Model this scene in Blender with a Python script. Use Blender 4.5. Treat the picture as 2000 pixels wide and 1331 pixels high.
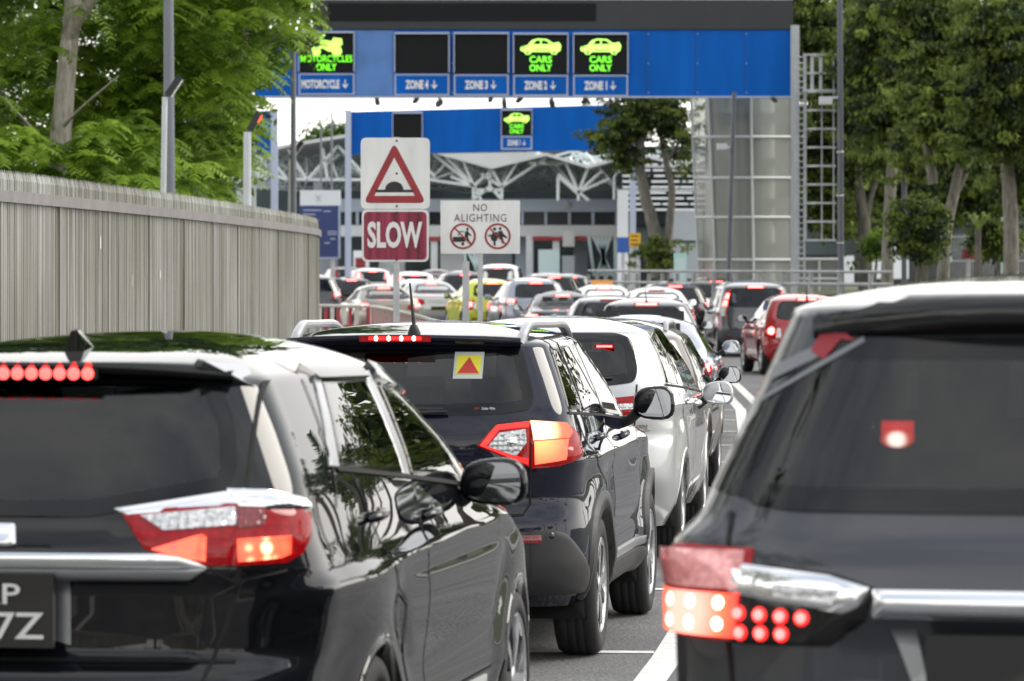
import bpy, bmesh, math, random
import numpy as np
from math import radians, sin, cos, pi, sqrt, atan2
from mathutils import Vector, Matrix
from mathutils.bvhtree import BVHTree
from mathutils.geometry import delaunay_2d_cdt
from mathutils.interpolate import poly_3d_calc

for _o in list(bpy.data.objects): bpy.data.objects.remove(_o)
SC = bpy.context.scene
COL = SC.collection
random.seed(7); RNG = np.random.default_rng(11)

# ------------------------------------------------------------------ camera
CAM_H = 1.83
cam_data = bpy.data.cameras.new('camera')
cam = bpy.data.objects.new('camera', cam_data); COL.objects.link(cam)
cam.location = (0, 0, CAM_H); cam.rotation_euler = (radians(90), 0, 0)
cam_data.sensor_width = 36.0; cam_data.sensor_fit = 'HORIZONTAL'
cam_data.lens = 150.93
cam_data.shift_y = -0.0643
cam_data.clip_start = 0.5; cam_data.clip_end = 3000
cam_data.dof.use_dof = True; cam_data.dof.focus_distance = 25.0
cam_data.dof.aperture_fstop = 7.5
SC.camera = cam

# ------------------------------------------------------------------ sky, sun
SUN_EL, SUN_AZ = radians(44), radians(72)      # azimuth measured clockwise from +Y (to the right, a little ahead)
world = bpy.data.worlds.new("World"); SC.world = world; world.use_nodes = True
nt = world.node_tree; nt.nodes.clear()
wo = nt.nodes.new('ShaderNodeOutputWorld'); bg = nt.nodes.new('ShaderNodeBackground')
sky = nt.nodes.new('ShaderNodeTexSky'); sky.sky_type = 'NISHITA'; sky.sun_disc = False
sky.sun_elevation = SUN_EL; sky.sun_rotation = SUN_AZ; sky.dust_density = 3.0
hs = nt.nodes.new('ShaderNodeHueSaturation'); hs.inputs['Saturation'].default_value = 0.45
tc = nt.nodes.new('ShaderNodeTexCoord')
mp = nt.nodes.new('ShaderNodeMapping'); mp.inputs['Scale'].default_value = (1, 1, 2.6)
nz = nt.nodes.new('ShaderNodeTexNoise'); nz.inputs['Scale'].default_value = 2.2; nz.inputs['Detail'].default_value = 7
nz.inputs['Roughness'].default_value = 0.58
cr = nt.nodes.new('ShaderNodeValToRGB')                      # broken cloud overhead
cr.color_ramp.elements[0].position = 0.38; cr.color_ramp.elements[0].color = (5.2, 5.8, 6.8, 1)
cr.color_ramp.elements[1].position = 0.64; cr.color_ramp.elements[1].color = (12.0, 12.0, 11.9, 1)
sx = nt.nodes.new('ShaderNodeSeparateXYZ'); hz = nt.nodes.new('ShaderNodeValToRGB')   # hazy bright band above the horizon
hz.color_ramp.elements[0].position = 0.10; hz.color_ramp.elements[0].color = (1, 1, 1, 1)
hz.color_ramp.elements[1].position = 0.62; hz.color_ramp.elements[1].color = (0, 0, 0, 1)
mh = nt.nodes.new('ShaderNodeMix'); mh.data_type = 'RGBA'; mh.inputs['B'].default_value = (17.5, 17.0, 16.2, 1)
mx = nt.nodes.new('ShaderNodeMix'); mx.data_type = 'RGBA'; mx.inputs['Factor'].default_value = 0.82
nt.links.new(sky.outputs[0], hs.inputs['Color'])
nt.links.new(tc.outputs['Generated'], mp.inputs['Vector']); nt.links.new(mp.outputs[0], nz.inputs['Vector'])
nt.links.new(nz.outputs['Fac'], cr.inputs['Fac']); nt.links.new(tc.outputs['Generated'], sx.inputs[0]); nt.links.new(sx.outputs['Z'], hz.inputs[0])
nt.links.new(hz.outputs[0], mh.inputs['Factor']); nt.links.new(cr.outputs[0], mh.inputs['A'])
nt.links.new(hs.outputs[0], mx.inputs['A']); nt.links.new(mh.outputs['Result'], mx.inputs['B'])
nt.links.new(mx.outputs['Result'], bg.inputs['Color']); bg.inputs['Strength'].default_value = 0.10
nt.links.new(bg.outputs[0], wo.inputs['Surface'])
sun_d = bpy.data.lights.new('sun', 'SUN'); sun_d.energy = 2.2; sun_d.angle = radians(34); sun_d.color = (1.0, 0.94, 0.84)
sun = bpy.data.objects.new('sun', sun_d); COL.objects.link(sun)
sun_dir = Vector((sin(SUN_AZ)*cos(SUN_EL), cos(SUN_AZ)*cos(SUN_EL), sin(SUN_EL)))
sun.rotation_euler = sun_dir.to_track_quat('Z', 'Y').to_euler()
SC.render.engine = 'CYCLES'
SC.view_settings.view_transform = 'Standard'; SC.view_settings.look = 'None'
SC.view_settings.exposure = 0.57; SC.view_settings.gamma = 1.0
SC.render.resolution_x = 1024; SC.render.resolution_y = 681

# ------------------------------------------------------------------ helpers
FPX = 8385.0                     # focal length in photo pixels
def at(px, py, d):               # a point seen at photo pixel (px,py), d metres ahead
    return Vector(((px-1000)/FPX*d, d, CAM_H-(py-537)/FPX*d))
def rise(y):                     # the road climbs gently towards the checkpoint
    if y < 90: return 0.0
    if y < 110: return 0.0065*(y-90)**2/40
    return 0.0065*(y-100)

def link(o, parent=None):
    COL.objects.link(o)
    if parent is not None: o.parent = parent
    return o
def tag(o, label=None, cat=None, group=None, kind=None):
    if label: o['label'] = label
    if cat: o['category'] = cat
    if group: o['group'] = group
    if kind: o['kind'] = kind
    return o
def empty(name, loc=(0,0,0), rz=0.0):
    o = bpy.data.objects.new(name, None); o.location = loc; o.rotation_euler = (0, 0, rz)
    o.empty_display_size = 0.2
    return link(o)
def pos_rot(z):  return Matrix.Rotation(z, 4, 'Z')

class MB:                        # collects shapes, builds ONE mesh object
    def __init__(s): s.v = []; s.f = []; s.m = []; s.sm = []
    def add(s, vs, fs, mi=0, smooth=False):
        n = len(s.v); s.v += [tuple(v) for v in vs]
        for f in fs: s.f.append(tuple(i+n for i in f)); s.m.append(mi); s.sm.append(smooth)
        return s
    def box(s, c, d, mi=0, rz=0.0, M=None):
        x, y, z = d[0]/2, d[1]/2, d[2]/2
        vs = [Vector(p) for p in ((-x,-y,-z),(x,-y,-z),(x,y,-z),(-x,y,-z),(-x,-y,z),(x,-y,z),(x,y,z),(-x,y,z))]
        R = M if M is not None else Matrix.Rotation(rz, 3, 'Z')
        vs = [R @ v + Vector(c) for v in vs]
        return s.add(vs, [(0,3,2,1),(4,5,6,7),(0,1,5,4),(1,2,6,5),(2,3,7,6),(3,0,4,7)], mi)
    def tube(s, pts, r, n=8, mi=0, smooth=True, caps=True):
        pts = [Vector(p) for p in pts]
        rs = r if isinstance(r, (list, tuple)) else [r]*len(pts)
        vs = []; fs = []; up = None
        for i, p in enumerate(pts):
            t = (pts[min(i+1, len(pts)-1)]-pts[max(i-1, 0)]).normalized()
            a = up if up is not None else (Vector((0,0,1)) if abs(t.z) < .9 else Vector((1,0,0)))
            u = (a - t*a.dot(t)).normalized(); w = t.cross(u); up = u
            for k in range(n):
                an = 2*pi*k/n; vs.append(p + (u*cos(an)+w*sin(an))*rs[i])
        for i in range(len(pts)-1):
            for k in range(n):
                k2 = (k+1) % n; fs.append((i*n+k, i*n+k2, (i+1)*n+k2, (i+1)*n+k))
        s.add(vs, fs, mi, smooth)
        if caps:
            s.add(vs[:n], [tuple(range(n-1, -1, -1))], mi); s.add(vs[-n:], [tuple(range(n))], mi)
        return s
    def bar(s, a, b, w, h=None, mi=0):               # square bar between two points
        a = Vector(a); b = Vector(b); h = h or w
        t = b-a; L = t.length; q = t.to_track_quat('Z', 'Y').to_matrix()
        return s.box((a+b)/2, (w, h, L), mi, M=q)
    def prism(s, poly, o, u, v, depth, mi=0, cap_back=True):   # polygon in plane (o,u,v), extruded behind by depth
        o = Vector(o); u = Vector(u); v = Vector(v); n = u.cross(v).normalized()
        fr = [o+u*p[0]+v*p[1] for p in poly]; N = len(poly)
        A = sum(poly[i][0]*poly[(i+1)%N][1]-poly[(i+1)%N][0]*poly[i][1] for i in range(N))
        if A < 0: fr.reverse()
        bk = [p-n*depth for p in fr]
        fs = [tuple(range(N))]
        if cap_back: fs.append(tuple(range(2*N-1, N-1, -1)))
        for i in range(N): j = (i+1) % N; fs.append((i, N+i, N+j, j))
        return s.add(fr+bk, fs, mi)
    def lathe(s, prof, o, axis, n=24, mi=0, smooth=True):      # prof: (radius, along)
        o = Vector(o); ax = Vector(axis).normalized()
        a = Vector((0,0,1)) if abs(ax.z) < .9 else Vector((1,0,0))
        u = (a-ax*a.dot(ax)).normalized(); w = ax.cross(u)
        vs = []; fs = []; N = len(prof)
        for k in range(n):
            an = 2*pi*k/n
            for r, h in prof: vs.append(o+ax*h+(u*cos(an)+w*sin(an))*r)
        for k in range(n):
            k2 = (k+1) % n
            for i in range(N-1): fs.append((k*N+i, k*N+i+1, k2*N+i+1, k2*N+i))
        return s.add(vs, fs, mi, smooth)
    def build(s, name, mats, parent=None):
        me = bpy.data.meshes.new(name); me.from_pydata(s.v, [], s.f)
        mats = mats if isinstance(mats, (list, tuple)) else [mats]
        for m in mats: me.materials.append(m)
        me.polygons.foreach_set('material_index', s.m); me.polygons.foreach_set('use_smooth', s.sm)
        me.update()
        o = bpy.data.objects.new(name, me)
        return link(o, parent)

def rect(x0, z0, x1, z1): return [(x0,z0),(x1,z0),(x1,z1),(x0,z1)]
def round_poly(poly, r, n=4):    # fillet every corner
    out = []; N = len(poly)
    for i in range(N):
        p = Vector(poly[i]); a = Vector(poly[i-1])-p; b = Vector(poly[(i+1)%N])-p
        la, lb = a.length, b.length
        rr = r[i] if isinstance(r, (list, tuple)) else r
        t = min(rr, la*.45, lb*.45)
        if t < 1e-5: out.append(tuple(p)); continue
        A = p+a/la*t; B = p+b/lb*t
        for k in range(n+1):
            q = k/n; out.append(tuple(A*(1-q)**2 + p*2*q*(1-q) + B*q*q))
    return out
def circle(cx, cy, r, n=24): return [(cx+r*cos(2*pi*k/n), cy+r*sin(2*pi*k/n)) for k in range(n)]

def text_geo(txt, w=None, h=None, bold=0.0, spacing=1.0):
    """2-D letter triangles, fitted into w x h around the origin"""
    cu = bpy.data.curves.new('lettering', 'FONT'); cu.body = txt; cu.align_x = 'CENTER'
    cu.offset = bold; cu.space_character = spacing; cu.resolution_u = 3
    ob = bpy.data.objects.new('lettering', cu); COL.objects.link(ob)
    dg = bpy.context.evaluated_depsgraph_get(); ev = ob.evaluated_get(dg)
    me = ev.to_mesh()
    V = [(v.co.x, v.co.y) for v in me.vertices]; Fs = [tuple(p.vertices) for p in me.polygons]
    ev.to_mesh_clear(); bpy.data.objects.remove(ob); bpy.data.curves.remove(cu)
    xs = [v[0] for v in V]; ys = [v[1] for v in V]
    cx, cy = (min(xs)+max(xs))/2, (min(ys)+max(ys))/2
    sx = w/(max(xs)-min(xs)) if w else None; sy = h/(max(ys)-min(ys)) if h else None
    sx = sx or sy; sy = sy or sx
    return [((x-cx)*sx, (y-cy)*sy) for x, y in V], Fs
def put_text(mb, txt, o, u, v, w, h, mi=0, bold=0.0, spacing=1.0):
    V, Fs = text_geo(txt, w, h, bold, spacing)
    o = Vector(o); u = Vector(u); v = Vector(v)
    mb.add([o+u*a+v*b for a, b in V], Fs, mi)

# ------------------------------------------------------------------ materials
def new_mat(name):
    m = bpy.data.materials.new(name); m.use_nodes = True
    return m, m.node_tree, m.node_tree.nodes['Principled BSDF']
def col4(c): return (c[0], c[1], c[2], 1.0)
def mat(name, c, rough=.5, metal=0.0, coat=0.0, var=0.0, scale=6.0, emit=None, estr=0.0, spec=.5, bump=0.0, stretch=(1,1,1), rvar=0.0, coat_rough=.03, obj=True):
    m, t, b = new_mat(name)
    b.inputs['Base Color'].default_value = col4(c); b.inputs['Roughness'].default_value = rough
    b.inputs['Metallic'].default_value = metal; b.inputs['Coat Weight'].default_value = coat
    b.inputs['Coat Roughness'].default_value = coat_rough
    b.inputs['Specular IOR Level'].default_value = spec
    if emit:
        b.inputs['Emission Color'].default_value = col4(emit); b.inputs['Emission Strength'].default_value = estr
    if var or bump or rvar:
        tcn = t.nodes.new('ShaderNodeTexCoord'); mpn = t.nodes.new('ShaderNodeMapping')
        mpn.inputs['Scale'].default_value = stretch
        n = t.nodes.new('ShaderNodeTexNoise'); n.inputs['Scale'].default_value = scale; n.inputs['Detail'].default_value = 6
        t.links.new(tcn.outputs['Object'], mpn.inputs[0]); t.links.new(mpn.outputs[0], n.inputs['Vector'])
        if var:
            r = t.nodes.new('ShaderNodeValToRGB')
            r.color_ramp.elements[0].position = .3; r.color_ramp.elements[1].position = .7
            r.color_ramp.elements[0].color = col4([max(0, k*(1-var)) for k in c])
            r.color_ramp.elements[1].color = col4([min(1, k*(1+var)) for k in c])
            t.links.new(n.outputs['Fac'], r.inputs[0]); t.links.new(r.outputs[0], b.inputs['Base Color'])
        if rvar:
            mr = t.nodes.new('ShaderNodeMapRange'); mr.inputs[3].default_value = max(0, rough-rvar); mr.inputs[4].default_value = min(1, rough+rvar)
            t.links.new(n.outputs['Fac'], mr.inputs[0]); t.links.new(mr.outputs[0], b.inputs['Roughness'])
        if bump:
            bp = t.nodes.new('ShaderNodeBump'); bp.inputs['Strength'].default_value = bump; bp.inputs['Distance'].default_value = .02
            t.links.new(n.outputs['Fac'], bp.inputs['Height']); t.links.new(bp.outputs[0], b.inputs['Normal'])
    return m
def paint(name, c, metal=0.0, rough=.35):
    m = mat(name, c, rough=rough, metal=metal, coat=1.0, coat_rough=.008, spec=.5 if metal else .0)
    return m
def lamp_mat(name, c, s):
    m, t, b = new_mat(name)
    b.inputs['Base Color'].default_value = col4([k*.5 for k in c]); b.inputs['Roughness'].default_value = .2
    b.inputs['Emission Color'].default_value = col4(c); b.inputs['Emission Strength'].default_value = s
    return m
def glass_mat(name, tint, ior=1.55):
    m = bpy.data.materials.new(name); m.use_nodes = True; t = m.node_tree; t.nodes.clear()
    o = t.nodes.new('ShaderNodeOutputMaterial'); mixn = t.nodes.new('ShaderNodeMixShader')
    tr = t.nodes.new('ShaderNodeBsdfTransparent'); tr.inputs[0].default_value = col4(tint)
    gl = t.nodes.new('ShaderNodeBsdfGlossy'); gl.inputs['Roughness'].default_value = .0; gl.inputs[0].default_value = (1,1,1,1)
    fr = t.nodes.new('ShaderNodeFresnel'); fr.inputs['IOR'].default_value = ior
    t.links.new(fr.outputs[0], mixn.inputs[0]); t.links.new(tr.outputs[0], mixn.inputs[1]); t.links.new(gl.outputs[0], mixn.inputs[2])
    t.links.new(mixn.outputs[0], o.inputs['Surface'])
    return m

M = {}
M['blackpaint'] = paint('black_paint', (.006,.0065,.008))
M['navypaint'] = paint('dark_blue_paint', (.009,.010,.022), metal=.0)
M['silverpaint'] = paint('silver_paint', (.47,.48,.485), metal=.6, rough=.36)
M['greypaint'] = paint('dark_grey_paint', (.036,.039,.048), metal=.4, rough=.4)
M['gunpaint'] = paint('gunmetal_paint', (.075,.080,.095), metal=.5, rough=.38)
M['redpaint'] = paint('red_paint', (.36,.008,.014), metal=.1)
M['whitepaint'] = paint('white_paint', (.78,.78,.77))
M['limepaint'] = paint('lime_paint', (.55,.60,.05))
M['champagne'] = paint('champagne_paint', (.30,.265,.22), metal=.6, rough=.35)
M['bronze'] = paint('bronze_paint', (.10,.085,.072), metal=.5, rough=.36)
M['bluegrey'] = paint('blue_grey_paint', (.26,.29,.35), metal=.5, rough=.38)
M['bluepaint'] = paint('blue_paint', (.02,.10,.35))
M['plastic'] = mat('black_plastic', (.018,.018,.019), rough=.55, var=.2, scale=20, rvar=.1)
M['gloss'] = mat('gloss_black', (.006,.006,.007), rough=.07, spec=.55)
M['rubber'] = mat('tyre_rubber', (.016,.016,.017), rough=.75, var=.3, scale=9, bump=.1)
M['alloy'] = mat('alloy_silver', (.62,.63,.65), rough=.25, metal=.9)
M['darkalloy'] = mat('alloy_dark', (.03,.03,.033), rough=.35, metal=.5)
M['chrome'] = mat('chrome', (.85,.86,.88), rough=.06, metal=1.0)
M['satin'] = mat('satin_metal', (.45,.46,.48), rough=.3, metal=.9)
M['under'] = mat('underbody', (.008,.008,.008), rough=.9)
M['seam'] = mat('panel_gap', (.002,.002,.002), rough=.9)
M['frit'] = mat('glass_edge_black', (.004,.004,.005), rough=.06, spec=.4)
M['glass'] = glass_mat('tinted_glass', (.20,.215,.22))
M['sideglass'] = glass_mat('dark_tinted_glass', (.13,.135,.14), ior=1.75)
M['rearglass'] = glass_mat('privacy_glass', (.66,.69,.69))
M['clearglass'] = glass_mat('clear_glass', (.78,.82,.81), ior=1.45)
M['darkglass'] = mat('far_glass', (.010,.012,.015), rough=.06, spec=.4, var=.5, scale=3)
M['interior'] = mat('dark_interior', (.018,.018,.019), rough=.8, var=.25, scale=8)
M['seat'] = mat('seat_cloth', (.030,.030,.032), rough=.85, var=.2, scale=30)
M['mirror'] = mat('mirror_glass', (.75,.78,.82), rough=.02, metal=1.0)
M['redlens'] = mat('red_lens', (.26,.004,.006), rough=.25, coat=.8, emit=(1,.012,.02), estr=.10, spec=.0)
M['redlit'] = lamp_mat('lit_red_lens', (1.0,.022,.018), 1.3)
M['brake'] = lamp_mat('brake_light_lit', (1.0,.065,.06), 6.5)
M['brakefar'] = lamp_mat('brake_light_far', (1.0,.075,.065), 11.0)
M['brakehot'] = lamp_mat('brake_led', (1.0,.46,.38), 6.0)
M['amber'] = lamp_mat('amber_lit_lens', (1.0,.16,.03), 2.0)
M['clearlens'] = mat('clear_lens', (.62,.62,.62), rough=.12, coat=1, metal=.6, var=.35, scale=55)
M['pinklens'] = mat('pink_clear_lens', (.66,.36,.36), rough=.15, coat=1, metal=.4, var=.3, scale=55, emit=(1,.05,.05), estr=.12)
M['plate'] = mat('plate_black', (.008,.008,.009), rough=.3, coat=.5)
M['white'] = mat('white_print', (.75,.75,.74), rough=.45)
M['reflector'] = mat('red_reflector', (.28,.008,.012), rough=.15, coat=1)

def facet(m, scale, dist, strength=.8):      # moulded lens facets
    t = m.node_tree; b = t.nodes['Principled BSDF']; tcn = t.nodes.new('ShaderNodeTexCoord'); v = t.nodes.new('ShaderNodeTexVoronoi'); v.inputs['Scale'].default_value = scale; v.inputs['Randomness'].default_value = .3
    bp = t.nodes.new('ShaderNodeBump'); bp.inputs['Strength'].default_value = strength; bp.inputs['Distance'].default_value = dist
    t.links.new(tcn.outputs['Object'], v.inputs['Vector']); t.links.new(v.outputs['Distance'], bp.inputs['Height']); t.links.new(bp.outputs[0], b.inputs['Normal'])
    r = t.nodes.new('ShaderNodeValToRGB'); c = list(b.inputs['Base Color'].default_value); r.color_ramp.elements[0].color = c; r.color_ramp.elements[1].color = [k*.35 for k in c[:3]]+[1]
    if not b.inputs['Base Color'].is_linked: t.links.new(v.outputs['Distance'], r.inputs[0]); t.links.new(r.outputs[0], b.inputs['Base Color'])
facet(M['redlens'], 34, .012); facet(M['clearlens'], 42, .012); facet(M['reflector'], 60, .006)
def lamp_grad(name, c, r0, r1, hot=(1,.62,.34), hots=3.6, cool=(1,.05,.02), cools=1.1, cells=0):
    """a lens lit from a bulb at c (car coordinates): brightest over the bulb, red further off; optional moulded cells"""
    m, t, b = new_mat(name); tcn = t.nodes.new('ShaderNodeTexCoord')
    d = t.nodes.new('ShaderNodeVectorMath'); d.operation = 'DISTANCE'; d.inputs[1].default_value = c
    t.links.new(tcn.outputs['Object'], d.inputs[0])
    mr = t.nodes.new('ShaderNodeMapRange'); mr.inputs[1].default_value = r0; mr.inputs[2].default_value = r1; mr.inputs[3].default_value = 1; mr.inputs[4].default_value = 0
    t.links.new(d.outputs['Value'], mr.inputs[0]); fac = mr.outputs[0]
    if cells:
        v = t.nodes.new('ShaderNodeTexVoronoi'); v.inputs['Scale'].default_value = cells; v.inputs['Randomness'].default_value = .25
        t.links.new(tcn.outputs['Object'], v.inputs['Vector'])
        m2 = t.nodes.new('ShaderNodeMapRange'); m2.inputs[1].default_value = .1; m2.inputs[2].default_value = .75; m2.inputs[3].default_value = 1.15; m2.inputs[4].default_value = .35
        t.links.new(v.outputs['Distance'], m2.inputs[0]); mu = t.nodes.new('ShaderNodeMath'); mu.operation = 'MULTIPLY'
        t.links.new(fac, mu.inputs[0]); t.links.new(m2.outputs[0], mu.inputs[1]); fac = mu.outputs[0]
    r = t.nodes.new('ShaderNodeValToRGB')
    r.color_ramp.elements[0].color = col4([k*cools for k in cool]); r.color_ramp.elements[1].color = col4([k*hots for k in hot])
    e_ = r.color_ramp.elements.new(.45); e_.color = col4([1.6, .20, .09])
    t.links.new(fac, r.inputs[0]); t.links.new(r.outputs[0], b.inputs['Emission Color']); b.inputs['Emission Strength'].default_value = 1.0
    b.inputs['Base Color'].default_value = (.3,.02,.01,1); b.inputs['Roughness'].default_value = .2
    return m
# ------------------------------------------------------------------ ground and road
def interp(x, pts):
    return float(np.interp(x, [p[0] for p in pts], [p[1] for p in pts]))
LEFT = [(-60,-9.4),(0,-5.2),(31,-3.25),(58,-2.2),(64,-1.75),(80,-2.55),(97,-3.6),(120,-6.6),(150,-10.5),(200,-19),(300,-45)]
RIGHT = [(-60,2.2),(0,6.6),(30,8.3),(58,9.0),(80,9.4),(110,9.0),(150,6),(200,2),(300,-16)]
DIV = [(-60,-6.6),(0,-1.35),(19.3,.62),(21.07,.80),(40,2.35),(58,3.22),(73.7,3.62),(88,3.35),(105,2.3),(130,-.6),(160,-5)]
YS = list(np.arange(-60, 90, 4.0)) + list(np.arange(90, 300.1, 6.0))
def strip(fl, fr, dz, ys, n=4):
    vs = []; fs = []
    for y in ys:
        a, b = fl(y), fr(y)
        for k in range(n+1):
            vs.append((a+(b-a)*k/n, y, rise(y)+dz))
    for i in range(len(ys)-1):
        for k in range(n):
            p = i*(n+1)+k; fs.append((p, p+1, p+n+2, p+n+1))
    return vs, fs
def asphalt_mat():
    m, t, b = new_mat('asphalt')
    tcn = t.nodes.new('ShaderNodeTexCoord')
    n1 = t.nodes.new('ShaderNodeTexNoise'); n1.inputs['Scale'].default_value = 48; n1.inputs['Detail'].default_value = 4
    n2 = t.nodes.new('ShaderNodeTexNoise'); n2.inputs['Scale'].default_value = .9; n2.inputs['Detail'].default_value = 9; n2.inputs['Roughness'].default_value = .62
    n3 = t.nodes.new('ShaderNodeTexVoronoi'); n3.inputs['Scale'].default_value = 120
    r1 = t.nodes.new('ShaderNodeValToRGB'); r1.color_ramp.elements[0].position = .35; r1.color_ramp.elements[1].position = .72
    r1.color_ramp.elements[0].color = (.06,.06,.062,1); r1.color_ramp.elements[1].color = (.27,.27,.275,1)
    r2 = t.nodes.new('ShaderNodeValToRGB'); r2.color_ramp.elements[0].position = .3; r2.color_ramp.elements[1].position = .7
    r2.color_ramp.elements[0].color = (.50,.50,.51,1); r2.color_ramp.elements[1].color = (1.12,1.12,1.12,1)
    mxn = t.nodes.new('ShaderNodeMix'); mxn.data_type = 'RGBA'; mxn.blend_type = 'MULTIPLY'; mxn.inputs['Factor'].default_value = 1
    for n in (n1, n2, n3): t.links.new(tcn.outputs['Object'], n.inputs['Vector'])
    t.links.new(n1.outputs['Fac'], r1.inputs[0]); t.links.new(n2.outputs['Fac'], r2.inputs[0])
    t.links.new(r1.outputs[0], mxn.inputs['A']); t.links.new(r2.outputs[0], mxn.inputs['B'])
    t.links.new(mxn.outputs['Result'], b.inputs['Base Color'])
    bp = t.nodes.new('ShaderNodeBump'); bp.inputs['Strength'].default_value = .5; bp.inputs['Distance'].default_value = .01
    t.links.new(n3.outputs['Distance'], bp.inputs['Height']); t.links.new(bp.outputs[0], b.inputs['Normal'])
    b.inputs['Roughness'].default_value = .72
    return m
M['asphalt'] = asphalt_mat()
M['soil'] = mat('verge_grass', (.055,.075,.03), rough=.95, var=.45, scale=3, bump=.6)
M['kerb'] = mat('kerb_concrete', (.33,.32,.30), rough=.85, var=.2, scale=5)
M['roadpaint'] = mat('road_paint', (.62,.62,.60), rough=.6, var=.22, scale=14)
g = MB(); vs, fs = strip(lambda y: -400, lambda y: 400, -.02, list(np.arange(-300, -60, 40))+YS+[340,400,600,1200], 8); g.add(vs, fs)
tag(g.build('ground', M['soil']), kind='structure')
g = MB(); vs, fs = strip(lambda y: interp(y, LEFT), lambda y: interp(y, RIGHT), 0, YS, 4); g.add(vs, fs)
tag(g.build('road', M['asphalt']), kind='structure')
g = MB()
for pts, s in ((LEFT, -1), (RIGHT, 1)):
    for i in range(len(YS)-1):
        y0, y1 = YS[i], YS[i+1]
        a = Vector((interp(y0, pts)+s*.1, y0, rise(y0)+.06)); b = Vector((interp(y1, pts)+s*.1, y1, rise(y1)+.06))
        g.bar(a, b, .2, .13)
tag(g.build('kerb', M['kerb']), kind='structure')
g = MB(); vs, fs = strip(lambda y: interp(y, RIGHT)+.2, lambda y: interp(y, RIGHT)+3.2, .10, YS, 2); g.add(vs, fs)
vs, fs = strip(lambda y: interp(y, LEFT)-1.4, lambda y: interp(y, LEFT)-.2, .10, YS, 1); g.add(vs, fs)
tag(g.build('pavement', M['kerb']), kind='structure')

# painted lines: the lane divider, its double line further on, and the cross bars in the left lane
def ribbon(mb, fx, y0, y1, w, dz=.004, step=1.5):
    ys = list(np.arange(y0, y1, step))+[y1]
    vs, fs = strip(lambda y: fx(y)-w/2, lambda y: fx(y)+w/2, dz, ys, 1); mb.add(vs, fs)
g = MB()
ribbon(g, lambda y: interp(y, DIV), -8, 40, .15); ribbon(g, lambda y: interp(y, DIV)-.13, 40, 90, .14)
ribbon(g, lambda y: interp(y, DIV)+.17, 46, 90, .14)
ribbon(g, lambda y: interp(y, LEFT)+.35, -8, 62, .12); ribbon(g, lambda y: interp(y, RIGHT)-.4, -8, 120, .12)
tag(g.build('lane_marking', M['roadpaint']), kind='structure')
g = MB()
for d in (8.2, 12.3, 16.6, 20.75, 24.9, 29.2, 33.4, 37.6, 41.8, 46, 50.0, 54.0, 58, 62, 66, 72, 79.5, 88.0):
    x1 = interp(d, DIV)-(.08 if d < 40 else .21); x0 = interp(d, DIV)-3.1
    g.add([(x0, d+.22, rise(d)+.004),(x1, d-.04, rise(d)+.004),(x1, d+.09, rise(d)+.004),(x0, d+.35, rise(d)+.004)], [(0,1,2,3)])
tag(g.build('cross_marking', M['roadpaint']), kind='structure')

# ------------------------------------------------------------------ palisade fence on the left
def fence_mat(k=1.0, hue=0.0):
    m, t, b = new_mat('weathered_aluminium')
    tcn = t.nodes.new('ShaderNodeTexCoord'); mpn = t.nodes.new('ShaderNodeMapping'); mpn.inputs['Scale'].default_value = (9, 9, .35)
    n = t.nodes.new('ShaderNodeTexNoise'); n.inputs['Scale'].default_value = 1.6; n.inputs['Detail'].default_value = 6
    n2 = t.nodes.new('ShaderNodeTexNoise'); n2.inputs['Scale'].default_value = .5; n2.inputs['Detail'].default_value = 3
    r = t.nodes.new('ShaderNodeValToRGB'); r.color_ramp.elements[0].position = .32; r.color_ramp.elements[1].position = .7
    r.color_ramp.elements[0].color = (.20*k,.20*k,(.175+hue)*k,1); r.color_ramp.elements[1].color = (.43*k,.435*k,(.40+hue)*k,1)
    r2 = t.nodes.new('ShaderNodeValToRGB'); r2.color_ramp.elements[0].position = .35; r2.color_ramp.elements[1].position = .65
    r2.color_ramp.elements[0].color = (.75,.73,.68,1); r2.color_ramp.elements[1].color = (1.05,1.06,1.06,1)
    mxn = t.nodes.new('ShaderNodeMix'); mxn.data_type = 'RGBA'; mxn.blend_type = 'MULTIPLY'; mxn.inputs['Factor'].default_value = 1
    t.links.new(tcn.outputs['Object'], mpn.inputs[0]); t.links.new(mpn.outputs[0], n.inputs['Vector']); t.links.new(tcn.outputs['Object'], n2.inputs['Vector'])
    t.links.new(n.outputs['Fac'], r.inputs[0]); t.links.new(n2.outputs['Fac'], r2.inputs[0])
    t.links.new(r.outputs[0], mxn.inputs['A']); t.links.new(r2.outputs[0], mxn.inputs['B']); t.links.new(mxn.outputs['Result'], b.inputs['Base Color'])
    b.inputs['Roughness'].default_value = .42; b.inputs['Metallic'].default_value = .45
    return m
M['fence'] = fence_mat(); M['fencedark'] = fence_mat(.74, -.02); M['fencelight'] = fence_mat(1.14, .03)
M['fencerail'] = mat('fence_rail', (.21,.20,.20), rough=.55, metal=.3, var=.15, scale=4)
M['fleck'] = mat('torn_sticker', (.62,.60,.55), rough=.7)
FPTS = [(-8.2,-30),(-6.0,0),(-4.75,18),(-3.72,31.2),(-3.19,40),(-2.87,48),(-2.68,54.5),(-2.66,58.2),(-2.80,61),(-3.3,64),(-4.2,67),(-5.6,70),(-8,73.5),(-14,79)]
def catmull(pts, n):
    out = []
    for i in range(len(pts)-1):
        p0 = Vector(pts[max(i-1, 0)]); p1 = Vector(pts[i]); p2 = Vector(pts[i+1]); p3 = Vector(pts[min(i+2, len(pts)-1)])
        for k in range(n):
            t = k/n; out.append(.5*((2*p1)+(p2-p0)*t+(2*p0-5*p1+4*p2-p3)*t*t+(3*p1-p0-3*p2+p3)*t**3))
    out.append(Vector(pts[-1])); return out
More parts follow.
